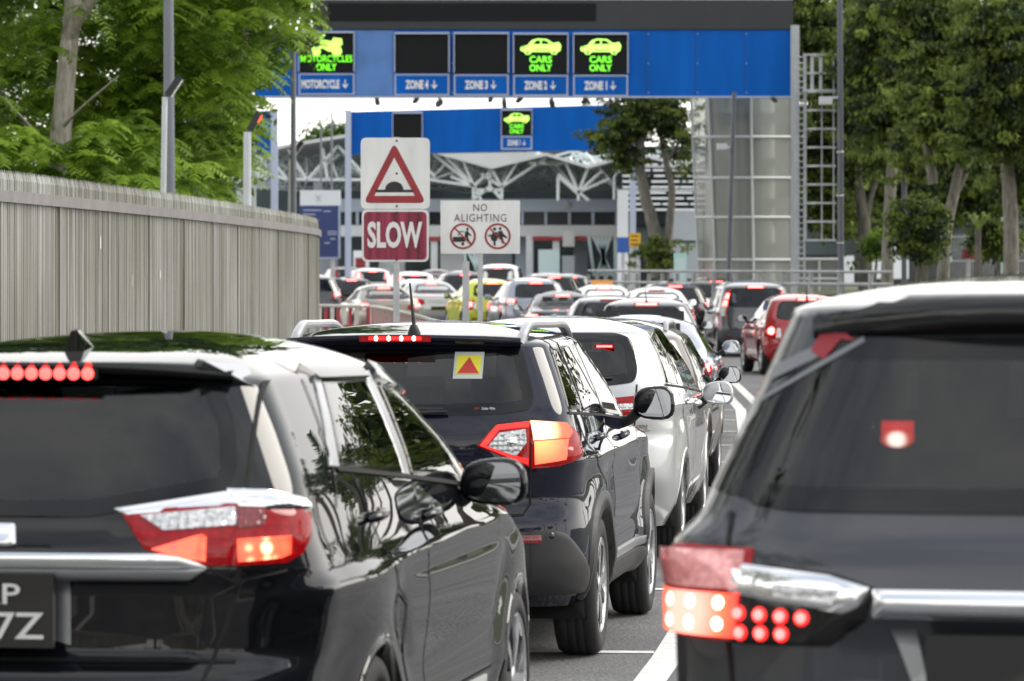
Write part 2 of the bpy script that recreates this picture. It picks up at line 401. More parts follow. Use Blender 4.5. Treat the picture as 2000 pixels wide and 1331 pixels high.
def walk(path, step):            # equally spaced (point, tangent)
    out = []; acc = 0.0; nxt = 0.0
    for a, b in zip(path[:-1], path[1:]):
        L = (b-a).length
        while nxt <= acc+L: out.append((a+(b-a)*((nxt-acc)/L), (b-a).normalized())); nxt += step
        acc += L
    return out
fpath = catmull([(x, y) for x, y in FPTS], 14)
fence = empty('palisade_fence', (-3.5, 36, 0))
tag(fence, 'tall weathered grey palisade fence with spiked pales along the left kerb', 'fence')
BAY = 2.45
st = walk(fpath, BAY)
inv = Matrix.Translation(-Vector(fence.location))
TOPZ, RAILZ = 2.60, 2.40
for i in range(len(st)-1):
    p, tg = st[i]; q, _ = st[i+1]
    pl = MB(); n = 34
    for k in range(n):
        f = (k+.5)/n; c = p.lerp(q, f); t2 = (q-p).normalized(); nn = Vector((t2.y, -t2.x))
        w = BAY/n*.76; dp = .018+.008*random.random(); top = TOPZ+random.uniform(-.003,.003)
        L = c-t2*w/2; Rr = c+t2*w/2; Mm = c+nn*dp
        lm = L.lerp(Mm, .45); rm = Rr.lerp(Mm, .45)
        zz = [.12, top-.075]
        ring = [L-nn*.004, L, lm+nn*dp*.55, rm+nn*dp*.55, Rr, Rr-nn*.004]
        V = [(r.x, r.y, z) for z in zz for r in ring]+[((L.x+Rr.x)/2+nn.x*dp*.3, (L.y+Rr.y)/2+nn.y*dp*.3, top)]
        F = [(j, j+1, 7+j, 6+j) for j in range(5)]+[(6+j, 7+j, 12) for j in range(5)]+[(5,0,6,11),(11,6,12)]
        pl.add(V, F, random.choice((0,0,0,1,1,2)))
    pl.v = [tuple(inv @ Vector(v)) for v in pl.v]
    pl.build('pale_panel', [M['fence'], M['fencedark'], M['fencelight']], fence)
    b = MB(); a0 = Vector((p.x, p.y, RAILZ)); b0 = Vector((q.x, q.y, RAILZ)); nn3 = Vector(((q-p).normalized().y, -(q-p).normalized().x, 0))
    b.bar(inv @ (a0+nn3*.04), inv @ (b0+nn3*.04), .05, .085); b.build('rail', M['fencerail'], fence); b = MB()
    b.bar(inv @ (a0+nn3*.03-Vector((0,0,2.05))), inv @ (b0+nn3*.03-Vector((0,0,2.05))), .05, .085)
    b.build('rail', M['fencerail'], fence)
    po = MB(); po.box(inv @ Vector((p.x, p.y, 1.22)), (.075, .075, 2.44), rz=atan2(tg.y, tg.x)); po.build('post', M['fence'], fence)
fl = MB()
for k in range(26):
    p, tg = random.choice(walk(fpath, .9)[30:78]); nn = Vector((tg.y, -tg.x)); z = random.uniform(1.4, 2.2); w = random.uniform(.01,.035); h = random.uniform(.02,.12)
    c = p+nn*.030
    vs = [(c.x-tg.x*w, c.y-tg.y*w, z),(c.x+tg.x*w, c.y+tg.y*w, z+.01),(c.x+tg.x*w*.7, c.y+tg.y*w*.7, z+h),(c.x-tg.x*w*.9, c.y-tg.y*w*.9, z+h*.8)]
    fl.add([inv @ Vector(v) for v in vs], [(0,1,2,3)])
fl.build('sticker_scrap', M['fleck'], fence)

# ------------------------------------------------------------------ red and white railing beyond the fence
M['railred'] = mat('red_rail_paint', (.36,.03,.04), rough=.5, var=.25, scale=6)
M['railwhite'] = mat('white_rail_paint', (.66,.65,.63), rough=.5, var=.15, scale=6)
rp = catmull([at(612,600,100).xy, at(690,602,98).xy, at(738,601,96).xy, at(800,614,80).xy, at(856,628,66).xy, at(930,650,56).xy], 8)
rl = empty('pedestrian_railing', (rp[0].x, rp[0].y, 0))
tag(rl, 'low pedestrian railing with alternating red and white bars beyond the end of the grey fence', 'railing')
rinv = Matrix.Translation(-Vector(rl.location))
tr = MB(); prev = None
zt = lambda y: rise(y)+1.10
tr.tube([rinv @ Vector((p.x, p.y, zt(p.y))) for p in rp], .035, 8); tr.build('top_rail', M['railwhite'], rl)
for dz_ in (.45, .92): lo = MB(); lo.tube([rinv @ Vector((p.x, p.y, zt(p.y)-dz_)) for p in rp], .03, 8); lo.build('lower_rail', M['railred'], rl)
for i, (p, tg) in enumerate(walk(rp, .34)):
    b = MB(); z = rise(p.y); b.box(rinv @ Vector((p.x, p.y, z+.53)), (.07, .07, 1.06), rz=atan2(tg.y, tg.x))
    if i < 100: b.build('bar', M['railwhite'] if i % 2 else M['railred'], rl)

# ------------------------------------------------------------------ road signs
M['signwhite'] = mat('sign_white', (.73,.735,.715), rough=.45, var=.10, scale=5, stretch=(1,1,.3))
M['signred'] = mat('sign_red', (.30,.022,.03), rough=.45, var=.18, scale=4)
M['signmaroon'] = mat('reflective_maroon', (.24,.03,.06), rough=.30, metal=.35, var=.75, scale=4.5, stretch=(2.6,1,.12))
M['signblack'] = mat('sign_black', (.018,.016,.016), rough=.5)
M['galv'] = mat('galvanised_steel', (.50,.51,.52), rough=.45, metal=.5, var=.15, scale=5)
M['textdark'] = mat('sign_dark_red_print', (.12,.025,.04), rough=.5)
def sign_frame(name, label, px, d, z0=0):
    e = empty(name, (at(px, 0, d).x, d, z0)); tag(e, label, 'road sign'); return e
UX, UZ = Vector((1,0,0)), Vector((0,0,1))
d = 44.0; s = FPX/d
e = sign_frame('hump_warning_sign', 'white road hump warning sign with red triangle above a maroon SLOW plate on a post', 774, d)
b = MB(); b.box((0, .045, 1.62), (.062, .062, 3.24)); b.build('post', M['galv'], e)
zc = CAM_H-(339-537)/s; pw, ph = 135/s, 139/s
b = MB(); b.prism(round_poly(rect(-pw/2, -ph/2, pw/2, ph/2), .06, 5), (-.01, 0, zc), UX, UZ, .012); hp = b.build('hump_plate', M['signwhite'], e)
def px2(pts, cx, cy): return [((x-cx)/s, -(y-cy)/s) for x, y in pts]
outer = round_poly(px2([(772,274),(711+122,396),(711,396)][::-1], 774, 339), .06, 6)
b = MB()
tri_o = round_poly(px2([(712,397),(834,397),(772,279)], 774, 339), .07, 6)
tri_i = px2([(733,383),(812,383),(772,308)], 774, 339)
# ring of the triangle as three bands between the outer outline and the inner triangle
no = len(tri_o); cen = Vector((0, -.03))
def ring_face(mb, outer, inner, o, mi=0):
    vs = [(p[0], p[1]) for p in outer]+[(p[0], p[1]) for p in inner]
    ed = [(i, (i+1) % len(outer)) for i in range(len(outer))]+[(len(outer)+i, len(outer)+(i+1) % len(inner)) for i in range(len(inner))]
    r = delaunay_2d_cdt([Vector(v) for v in vs], ed, [], 0, 1e-6)
    V = r[0]; keep = []
    O = np.array(outer); I = np.array(inner)
    for f in r[2]:
        c = np.mean([[V[k].x, V[k].y] for k in f], axis=0)[None]
        if in_poly(c, O)[0] and not in_poly(c, I)[0]: keep.append(f)
    o = Vector(o)
    mb.add([o+UX*v.x+UZ*v.y for v in V], keep, mi)
def in_poly(P, poly):
    x, y = P[:,0], P[:,1]; c = np.zeros(len(P), bool); n = len(poly); j = n-1
    for i in range(n):
        xi, yi = poly[i]; xj, yj = poly[j]
        m = ((yi > y) != (yj > y))
        if yi != yj: c ^= m & (x < (xj-xi)*(y-yi)/(yj-yi)+xi)
        j = i
    return c
ring_face(b, tri_o, tri_i, (-.01, -.003, zc)); b.build('red_triangle', M['signred'], hp)
b = MB()
hump = px2([(735,376),(735,371),(754,371)], 774, 339)+[((772-774)/s+18/s*cos(pi-pi*k/12), -(371-339)/s+16/s*sin(pi*k/12)) for k in range(13)]+px2([(790,371),(809,371),(809,376)], 774, 339)
b.prism(hump, (-.01, -.004, zc), UX, UZ, .002); b.build('hump_symbol', M['signblack'], hp)
zc2 = CAM_H-(461-537)/s; pw2, ph2 = 131/s, 102/s
b = MB(); b.prism(round_poly(rect(-pw2/2, -ph2/2, pw2/2, ph2/2), .06, 5), (-.01, 0, zc2), UX, UZ, .012); sp = b.build('slow_plate', M['signwhite'], e)
b = MB(); b.prism(round_poly(rect(-pw2/2+.022, -ph2/2+.022, pw2/2-.022, ph2/2-.022), .05, 5), (-.01, -.003, zc2), UX, UZ, .002); b.build('maroon_field', M['signmaroon'], sp)
b = MB(); put_text(b, 'SLOW', (-.015, -.008, zc2+.01), UX, UZ, 107/s, 52/s, bold=.035); b.build('slow_lettering', M['white'], sp)
b = MB()
for zz, oo in ((zc+ph/2-.03, 0), (zc, 0), (zc-ph/2+.03, 0), (zc2+ph2/2-.03, 0), (zc2-ph2/2+.02, 0), (zc2, 0)):
    b.lathe([(.0, -.012), (.010, -.011), (.011, .0)], (.005, .0, zz), (0, 1, 0), 8)
b.build('bolt', M['signblack'], e)

d = 50.0; s = FPX/d
e = sign_frame('no_alighting_sign', 'white NO ALIGHTING sign with two red prohibition circles on a grey post', 938, d)
zc = CAM_H-(444-537)/s; pw, ph = 155/s, 104/s
b = MB(); b.box((0, .045, (zc+ph/2)/2), (.06, .06, zc+ph/2-.02)); b.build('post', M['galv'], e)
b = MB(); b.prism(rect(-pw/2, -ph/2, pw/2, ph/2), (0, 0, zc), UX, UZ, .012); pl = b.build('sign_plate', M['signwhite'], e)
b = MB(); put_text(b, 'NO', (0, -.004, CAM_H-(406-537)/s), UX, UZ, 27/s, 14/s, spacing=1.1); put_text(b, 'ALIGHTING', (0, -.004, CAM_H-(426-537)/s), UX, UZ, 102/s, 15/s, spacing=1.15)
b.build('lettering', M['textdark'], pl)
def q(x, y): return ((x-938)/s, -(y-444)/s)
for cx, kind in ((904, 0), (972, 1)):
    b = MB(); ox, oz = q(cx, 462)
    ring_face(b, [(ox+p[0], oz+p[1]) for p in circle(0,0,25.5/s,40)], [(ox+p[0], oz+p[1]) for p in circle(0,0,21.5/s,40)], (0,-.004,zc))
    for a, w in ((radians(135), .016),):
        dx, dz = cos(a)*22/s, sin(a)*22/s; nx, nz_ = -sin(a)*w/2, cos(a)*w/2
        b.prism([(ox+dx+nx, oz+dz+nz_),(ox+dx-nx, oz+dz-nz_),(ox-dx-nx, oz-dz-nz_),(ox-dx+nx, oz-dz+nz_)], (0,-.007,zc), UX, UZ, .002)
    b.build('prohibition_ring', M['signred'], pl)
    b = MB()
    def pp(pts): b.prism([(ox+x/s, oz-y/s) for x, y in pts], (0,-.005,zc), UX, UZ, .002)
    if kind == 0:      # car door open, somebody stepping out
        pp([(-20,1),(4,1),(5,11),(-19,11)]); pp([(-10,-1),(-7,-10),(3,-10),(1,-8),(-6,-8),(-8,-1)]); pp(circle(0,15,3.2,12)); pp(circle(9,-14,2.6,12))
        pp([(4,-9),(10,-11),(12,-3),(9,2),(4,3)]); pp([(9,-1),(13,9),(17,13),(15,15),(10,10),(6,2)]); pp([(10,-9),(17,-2),(15,0),(10,-5)])
    else:              # motorcycle with pillion getting off
        pp([(-14,0),(-9,-8),(0,-8),(1,1),(-2,9),(-11,9),(-13,5)]); pp(circle(-6,-14,3.2,12)); pp([(-8,8),(-4,8),(-4,18),(-8,18)]); pp(circle(5,-15,3,12))
        pp([(1,-10),(9,-11),(12,-1),(9,2),(1,1)]); pp([(10,-6),(19,2),(17,4),(9,0)]); pp([(3,2),(9,0),(13,12),(15,15),(9,14)]); pp([(-14,-4),(-19,-2),(-18,1),(-13,-1)])
    b.build('pictogram', M['signblack'], pl)
e = empty('slim_pole', (at(910,0,54).x, 54, 0)); tag(e, 'slim grey pole standing just behind the NO ALIGHTING sign', 'pole')
b = MB(); b.box((0,0,1.0), (.085,.06,2.0)); b.build('shaft', M['galv'], e); b = MB(); b.box((0,0,.03), (.2,.2,.06)); b.build('base_plate', M['galv'], e)

# ------------------------------------------------------------------ gantries
M['blue'] = mat('gantry_blue', (.0,.10,.44), rough=.42, coat=.0, spec=.12, var=.16, scale=1.6, stretch=(1,1,.14))
M['bluepale'] = mat('gantry_blue_reflection', (.09,.22,.54), rough=.35, coat=.1, var=.30, scale=.6)  # paler blue with the fascia's reflections put into the colour
M['vms'] = mat('led_panel_off', (.006,.007,.008), rough=.6, spec=.2, var=.25, scale=40)
M['vmsframe'] = mat('gantry_dark_frame', (.017,.021,.026), rough=.5, var=.15, scale=2)
M['green'] = lamp_mat('green_led', (.20,1.0,.03), .95)
M['greenhot'] = lamp_mat('green_led_bright', (.50,1.0,.14), 1.05)
M['trim'] = mat('light_grey_trim', (.42,.47,.60), rough=.4)
M['steel'] = mat('painted_grey_steel', (.42,.44,.46), rough=.5, var=.12, scale=2)
M['camera'] = mat('camera_dark', (.02,.022,.025), rough=.5)
MOTO = None
def blob_car(b, o, u, v, k, mi):
    pts = [(-40,2),(-38,-2),(-26,-5),(-17,-15),(-6,-18),(12,-17),(24,-9),(36,-11),(40,-4),(38,6),(33,8),(30,13),(22,13),(19,8),(-18,8),(-21,13),(-29,13),(-32,8),(-38,6)]
    b.prism([(x*k, -y*k) for x, y in pts], o, u, v, .01, mi)
    o2 = Vector(o)+Vector((0,-.012,0))
    for w in ([(-15,-7),(-9,-14.5),(-1,-15),(-1,-7)], [(2,-7),(2,-15),(11,-14),(19,-7)], circle(-25,9,2.6,10), circle(26,9,2.6,10), [(-36,-1),(-31,-2.5),(-31,0),(-36,1)], [(-12,3),(16,3),(16,4.4),(-12,4.4)]):
        b.prism([(x*k, -y*k) for x, y in w], o2, u, v, .004, 2)
def led_sign(parent, px, d, y0, y1, half, mode, zone, pscale=1.0, hole=True, zlab=None):
    s = FPX/d; loc = Vector(parent.location)
    def P(x, y, off): v = at(x, y, d); v.y = d-off; return v-loc
    yc = (y0+y1)/2; h = (y1-y0)
    b = MB(); b.box(P(px, yc, .06), (2*half/s, .14, h/s)); scr = b.build('led_screen', M['vms'], parent)
    b = MB(); b.box(P(px, y0-2, .12), (2*half/s+.06, .26, 3.2/s)); b.box(P(px-half-1, yc, .10), (.03,.22,h/s)); b.box(P(px+half+1, yc, .10), (.03,.22,h/s)); b.build('screen_hood', M['trim'], scr)
    if mode == 'car':
        b = MB(); blob_car(b, P(px, y0+.34*h, .145), UX, UZ, h/75/s, 1)
        w = .58*h
        put_text(b, 'CARS', P(px, y0+.64*h, .15), UX, UZ, w/s, .18*h/s, bold=.022); put_text(b, 'ONLY', P(px, y0+.86*h, .15), UX, UZ, w/s, .18*h/s, bold=.022)
        b.build('led_message', [M['green'], M['greenhot'], M['vms']], scr)
    elif mode == 'moto':
        b = MB(); k = 1/s
        def bp(pts): b.prism([(x*k, -y*k) for x, y in pts], P(px, y0+.34*h, .145), UX, UZ, .01, 1)
        bp(circle(-21,10,9.5,18)); bp(circle(20,9,10,18)); bp([(-21,10),(-12,-8),(-15,-17),(-4,-24),(-2,-22),(-10,-15),(-3,-12),(10,-10),(14,-17),(30,-15),(31,-4),(24,2),(18,9),(4,10),(-8,3)])
        put_text(b, 'MOTORCYCLES', P(px, y0+.66*h, .15), UX, UZ, 101/s, .18*h/s, bold=.012); put_text(b, 'ONLY', P(px, y0+.88*h, .15), UX, UZ, .53*h/s, .19*h/s, bold=.022)
        b.build('led_message', [M['green'], M['greenhot']], scr)
    if zlab:
        z0, z1 = zlab; zc = (z0+z1)/2; hh = (half+1.5)
        b = MB(); b.box(P(px, zc, .03), (2*hh/s, .08, (z1-z0)/s)); zp = b.build('zone_plate', M['trim'], parent)
        b = MB(); b.box(P(px, zc, .05), (2*(hh-3)/s, .06, (z1-z0-6)/s)); b.build('plate_field', M['blue'], zp)
        b = MB(); th = (z1-z0)*.42
        aw = (z1-z0)*.20
        tw = 2*hh*.42 if zone != 'MOTORCYCLE' else 2*hh*.68
        tx = px-2*hh*.09 if zone != 'MOTORCYCLE' else px-2*hh*.11
        put_text(b, zone, P(tx, zc, .085), UX, UZ, tw/s, th/s, bold=.045)
        ax = tx+tw/2+aw*1.35; kk = th/2/s
        ar = [(-.12,1),(.12,1),(.12,-.35),(.50,.05),(.68,-.12),(0,-1),(-.68,-.12),(-.50,.05),(-.12,-.35)]
        b.prism([(x*kk, y*kk) for x, y in ar], P(ax, zc, .086), UX, UZ, .005)
        b.build('zone_lettering', M['white'], zp)
D1 = 130.0; s = FPX/D1
g1 = empty('sign_gantry', (at(1000,0,D1).x, D1, rise(D1))); L0 = Vector(g1.location)
tag(g1, 'long blue overhead gantry with green lane displays and zone plates', 'gantry')
def slab(name, m, x0, y0, x1, y1, d, thick, off, parent, loc, seams=0):
    a = at(x0, y0, d); c = at(x1, y1, d)
    b = MB(); b.box((a+c)/2-loc+Vector((0, thick/2-off, 0)), (c.x-a.x, thick, a.z-c.z))
    for k in range(1, seams):
        x = a.x+(c.x-a.x)*k/seams; b.box(Vector((x, d-off-.002, (a.z+c.z)/2))-loc, (.022, .008, (a.z-c.z)*.995), 1)
        for f in (.06, .5, .94): b.box(Vector((x+.07, d-off-.004, a.z+(c.z-a.z)*f))-loc, (.03, .01, .03), 2)
    return b.build(name, m, parent)
M['bluedark'] = mat('panel_joint_blue', (.002,.03,.16), rough=.5)
slab('blue_fascia', [M['blue'], M['bluedark'], M['trim']], 497, 59, 1549, 189, D1, 1.4, 0, g1, L0, 11)
slab('pale_reflection_patch', M['bluepale'], 694, 60, 768, 187, D1, .02, .012, g1, L0)  # thin pale sheet standing in for a reflection on the fascia
slab('message_board', M['vmsframe'], 610, 1, 1549, 58, D1, 1.2, .06, g1, L0)
slab('message_screen', M['vms'], 640, 7, 1164, 42, D1, .03, .085, g1, L0)
b = MB(); a = at(600,-1,D1)-L0; c = at(1549,-1,D1)-L0; b.bar(a, c, .10, .05); b.build('roof_trim', M['steel'], g1)
b = MB(); b.bar(at(497,190,D1)-L0+Vector((0,-.03,0)), at(1549,190,D1)-L0+Vector((0,-.03,0)), .05, .05); b.build('lower_trim', M['trim'], g1)
led_sign(g1, 638, D1, 66, 141, 53, 'moto', 'MOTORCYCLE', zlab=(144,186))
led_sign(g1, 824, D1, 68, 142, 52, None, 'ZONE 4', zlab=(145,187))
led_sign(g1, 940, D1, 68, 143, 52, None, 'ZONE 3', zlab=(146,187))
led_sign(g1, 1056, D1, 69, 144, 52, 'car', 'ZONE 2', zlab=(147,188))
led_sign(g1, 1173, D1, 69, 144, 52, 'car', 'ZONE 1', zlab=(147,189))
for cx, kk in ((737,1),(812,.7),(858,1.3),(958,.5),(985,1.4),(1014,.6),(1078,1.3),(1142,.7),(1192,1.4),(1512,.5)):
    b = MB(); p = at(cx, 191, D1)-L0
    b.tube([p+Vector((0,.2,0)), p+Vector((0,.2,-.10*kk))], .035, 8); b.box(p+Vector((0,.0,-.13*kk)), (.13,.32,.12*kk), M=Matrix.Rotation(radians(-18),3,'X')@Matrix.Rotation(radians(random.uniform(-25,25)),3,'Z'))
    b.build('enforcement_camera', M['camera'], g1)
# pier legs of the gantry
b = MB(); 
for px_ in (1551,): 
    a = at(px_, 50, D1-.4); b.box(Vector((a.x, D1-.4, a.z/2))-Vector((L0.x,L0.y,rise(D1))), (.20, .2, a.z))
b.build('column', M['steel'], g1)
b = MB(); a = at(560,187,D1+1); b.box(Vector((a.x-1.2, D1+1.0, a.z/2))-Vector((L0.x,L0.y,rise(D1))), (.5,.5,a.z)); b.build('column', M['steel'], g1)

D2 = 172.0
g2 = empty('sign_gantry', (at(935,0,D2).x, D2, rise(D2))); L2 = Vector(g2.location)
tag(g2, 'farther blue gantry with one green car display, seen beneath the long gantry', 'gantry')
b = MB(); 
pts = [(680,219),(1240,204),(1240,292),(680,302)]
vs = [at(x, y, D2)-L2 for x, y in pts]; vs2 = [v+Vector((0,1.2,0)) for v in vs]
b.add(vs+vs2, [(3,2,1,0),(0,1,5,4),(1,2,6,5),(2,3,7,6),(3,0,4,7),(4,5,6,7)]); b.build('blue_fascia', M['blue'], g2)
led_sign(g2, 796, D2, 223, 285, 28, None, '')
led_sign(g2, 1009, D2, 217, 264, 29, 'car', 'ZONE 1', zlab=(266,293))
for px_ in (680, 1236):
    b = MB(); a = at(px_, 216, D2-.2); b.box(Vector((a.x, D2-.2, a.z/2))-Vector((L2.x,L2.y,rise(D2))), (.24,.24,a.z)); b.build('column', M['trim'], g2)
D3 = 176.0
g3 = empty('blue_panel_sign', (at(505,0,D3).x, D3, rise(D3))); L3 = Vector(g3.location)
tag(g3, 'small plain blue gantry panel between white posts at the edge of the left trees', 'sign')
slab('blue_fascia', M['blue'], 462, 217, 530, 301, D3, .8, 0, g3, L3)
for px_ in (536,):
    b = MB(); a = at(px_, 214, D3-.3); b.box(Vector((a.x, D3-.3, a.z/2))-Vector((L3.x,L3.y,rise(D3))), (.28,.28,a.z)); b.build('column', M['trim'], g3)

# ------------------------------------------------------------------ poles, lamps
M['polegrey'] = mat('grey_pole_paint', (.16,.175,.20), rough=.5, var=.1, scale=2)
M['poledark'] = mat('dark_pole_paint', (.085,.095,.115), rough=.45, var=.1, scale=2)
M['polewhite'] = mat('pale_pole_paint', (.52,.54,.56), rough=.5, var=.1, scale=2)
def pole(name, label, cat, px, d, ytop, r0, r1, m, ybase_px=None, top_px=None, arm=None):
    z0 = 0 if d < 90 else rise(d)
    p = Vector(((px-1000)/FPX*d, d, 0)); e = empty(name, p); tag(e, label, cat)
    t = at(top_px if top_px is not None else px, ytop, d)-p
    b = MB(); b.tube([(0,0,0), (0,0,z0+.25), t], [r0*1.15, r0, r1], 14); b.build('shaft', m, e)
    b = MB(); b.lathe([(0,.0),(r0*2.2,.0),(r0*2.2,.05+z0),(r0*1.2,.14+z0),(0,.14+z0)], (0,0,0), (0,0,1), 12); b.build('base', m, e)
    return e, t
def lamp_arm(e, t, m, dx, dy=-1.2):
    b = MB(); b.tube([t-Vector((0,0,.1)), t+Vector((dx*.4,dy*.3,.25)), t+Vector((dx,dy,.35))], [.04,.035,.03], 8); b.build('arm', m, e)
    b = MB(); b.box(t+Vector((dx*1.25,dy*1.15,.36)), (.22,.62,.10)); h = b.build('lamp_head', m, e)
    b = MB(); b.box(t+Vector((dx*1.25,dy*1.15,.305)), (.16,.5,.012)); b.build('lens', M['clearlens'], h)
e, t = pole('street_lamp', 'thick tapering grey lamp post rising behind the spiked fence', 'street lamp', 332, 68, -260, .105, .07, M['polegrey'], top_px=328); lamp_arm(e, t, M['polegrey'], .9)
def flood(name, label, px, d, ybase, ytop, toppx, head, lit=None, r=.045):
    e, t = pole(name, label, 'floodlight', px, d, ytop, r, r*.9, M['polewhite'], top_px=toppx)
    sc = d/FPX; (hx0,hy0),(hx1,hy1) = head
    a = at(hx0, hy0, d)-Vector(e.location); c = at(hx1, hy1, d)-Vector(e.location)
    b = MB(); b.bar(t, a, .03); b.bar(a, c, .06, .10); h = b.build('lamp_head', M['camera'], e)
    b = MB(); dd = (c-a).normalized(); b.bar(a+(c-a)*(.03 if not lit else .55)+Vector((0.034,-.02,-.02)), c-dd*.02+Vector((0.034,-.02,-.02)), .015, .07); b.build('lens', M['clearlens'] if not lit else lit, h)
    return e
M['redglow'] = lamp_mat('red_floodlight', (1.0,.06,.04), 2.2)
flood('floodlight_pole', 'slim pale pole with a tilted black floodlight in front of the thick lamp post', 313, 63, 375, 190, 322, ((327,187),(352,150)))
flood('floodlight_pole', 'pale twin pole with a red-lit floodlight beside the left trees', 482, 66, 395, 258, 483, ((488,255),(506,220)), M['redglow'], r=.066)
flood('floodlight_pole', 'grey pole with a black floodlight tilted upward behind the fence end', 563, 95, 410, 312, 566, ((568,308),(590,277)), r=.04)
e, t = pole('street_lamp', 'slender grey lamp post crossing the left end of the long blue gantry', 'street lamp', 573, 90, 22, .075, .05, M['polegrey']); 
b = MB(); b.lathe([(0,.12),(.05,.10),(.055,0),(0,0)], t, (0,0,1), 10); b.build('cap', M['polegrey'], e)
e, t = pole('street_lamp', 'dark grey lamp post beside the caged ladder', 'street lamp', 1643, 112, -120, .085, .065, M['poledark'], top_px=1640); lamp_arm(e, t, M['poledark'], -.9)
b = MB(); p0 = at(1640,190,112)-Vector(e.location); p1 = at(1612,193,112)-Vector(e.location); b.bar(p0, p1, .05); b.box(p1+Vector((0,-.1,-.06)), (.32,.4,.2)); b.build('security_camera', M['polewhite'], e)
b = MB()
for y in (298, 383, 475): b.lathe([(.085,-.02),(.098,-.02),(.098,.02),(.085,.02)], at(1641,y,112)-Vector(e.location), (0,0,1), 14)
b.build('clamp_band', M['satin'], e)
e, t = pole('camera_pole', 'leaning dark pole with a white security camera in front of the glass tower', 'camera pole', 1420, 116, 180, .07, .06, M['poledark'], top_px=1434)
b = MB(); p0 = at(1430,288,116)-Vector(e.location); p1 = at(1410,287,116)-Vector(e.location); b.bar(p0, p1, .05); b.box(p1+Vector((0,-.08,0)), (.26,.45,.16)); b.build('security_camera', M['polewhite'], e)
e, t = pole('street_lamp', 'dark lamp post standing among the trunks of the right-hand trees', 'street lamp', 1766, 128, 215, .085, .08, M['poledark'])
b = MB(); b.lathe([(0,.1),(.06,.08),(.09,0),(0,0)], t, (0,0,1), 12); b.build('cap', M['poledark'], e)
for px_, y_, d_, lab in ((648, 222, 205, 'thin forked lamp post standing left of the farther blue gantry'), (627, 250, 210, 'thin short lamp post left of the forked one')):
    e, t = pole('street_lamp', lab, 'street lamp', px_, d_, y_, .07, .05, M['polegrey'])
    b = MB(); b.bar(t, t+Vector((-.25,0,.32)), .05); b.bar(t, t+Vector((.7,0,.16)), .05); b.build('arm', M['polegrey'], e)

# ------------------------------------------------------------------ caged ladder at the gantry end
lad = empty('caged_ladder', (at(1575,0,128).x, 128, rise(128))); LL = Vector(lad.location)
tag(lad, 'pale steel caged ladder with a service platform at the right end of the long gantry', 'ladder')
dl = 128.0
b = MB()
for px_ in (1556, 1571): b.bar(at(px_, 105 if px_ > 1560 else 50, dl)-LL, at(px_, 560, dl)-LL, .16 if px_ < 1560 else .06, .10)
b.build('stile', M['steel'], lad)
b = MB()
for y in range(112, 556, 12): b.tube([at(1556,y,dl-.12)-LL, at(1571,y,dl-.12)-LL], .018, 6)
b.build('rung', M['steel'], lad)
for y in list(range(146, 500, 36))+[110]:
    hoops = MB(); w = at(1628,y,dl).x-at(1571,y,dl).x; p = at(1571,y,dl)-LL
    pts = [p, p+Vector((0,-.75,0)), p+Vector((w*.35,-.95,0)), p+Vector((w,-.8,0)), p+Vector((w,0,0))]
    for a, c in zip(pts[:-1], pts[1:]): hoops.bar(a, c, .035, .06)
    hoops.build('cage_hoop', M['steel'], lad)
b = MB()
for px_ in (1574, 1605, 1628):
    b.bar(at(px_,108,dl-.8)-LL, at(px_,470,dl-.8)-LL, .035, .03)
b.build('cage_bar', M['steel'], lad)
b = MB(); b.box(at(1600,178,dl-.4)-LL, (.95,.8,.06)); b.bar(at(1586,108,dl-.75)-LL, at(1586,178,dl-.75)-LL, .09); b.bar(at(1603,108,dl-.75)-LL, at(1603,178,dl-.75)-LL, .09); b.bar(at(1586,108,dl-.75)-LL, at(1605,110,dl-.75)-LL, .09); b.build('platform', M['polewhite'], lad)

# ------------------------------------------------------------------ glass stair tower
def frosted():
    m, t, b = new_mat('frosted_glass')
    b.inputs['Base Color'].default_value = (.23,.245,.225,1); b.inputs['Roughness'].default_value = .22
    tr = t.nodes.new('ShaderNodeBsdfTransparent'); tr.inputs[0].default_value = (.66,.70,.65,1)
    mxn = t.nodes.new('ShaderNodeMixShader'); mxn.inputs[0].default_value = .66
    out = t.nodes['Material Output']
    t.links.new(tr.outputs[0], mxn.inputs[1]); t.links.new(b.outputs[0], mxn.inputs[2]); t.links.new(mxn.outputs[0], out.inputs['Surface'])
    return m
M['frosted'] = frosted()
M['frame'] = mat('tower_frame', (.50,.52,.52), rough=.5)
M['towercore'] = mat('tower_core', (.30,.295,.27), rough=.7, var=.2, scale=1)
M['corecol'] = mat('tower_columns', (.62,.61,.56), rough=.5)
tw = empty('glass_stair_tower', (at(1450,0,134).x, 134, rise(134))); TL = Vector(tw.location); dt = 134.0
tag(tw, 'curved frosted glass stair tower with pale steel frame lines under the gantry end', 'tower')
def tw_prof(px, y):              # the left edge leans in towards the base; the front is gently curved
    f = (px-1350)/(1548-1350)
    xl = np.interp(y, [180,505,560],[1349,1363,1364]); x = xl+((1548 if y < 506 else 1548)-xl)*f
    bow = -1.6*sin(pi*min(max(f*.92+.04,0),1))
    if f < .17: bow += 3.0*(.17-f)/.17
    v = at(x, y, dt+bow); return v-TL
xs_ = list(np.linspace(1350,1548,22)); ys_ = [185,268,348,425,508,568]
b = MB(); vs = [tw_prof(x, y) for y in ys_ for x in xs_]; n = len(xs_)
b.add(vs, [(i*n+k, (i+1)*n+k, (i+1)*n+k+1, i*n+k+1) for i in range(len(ys_)-1) for k in range(n-1)], 0, True); b.build('glass_skin', M['frosted'], tw)
fm = MB()
for y in ys_[1:-1]:
    fm.tube([tw_prof(x, y)+Vector((0,-.04,0)) for x in xs_], .045, 6)
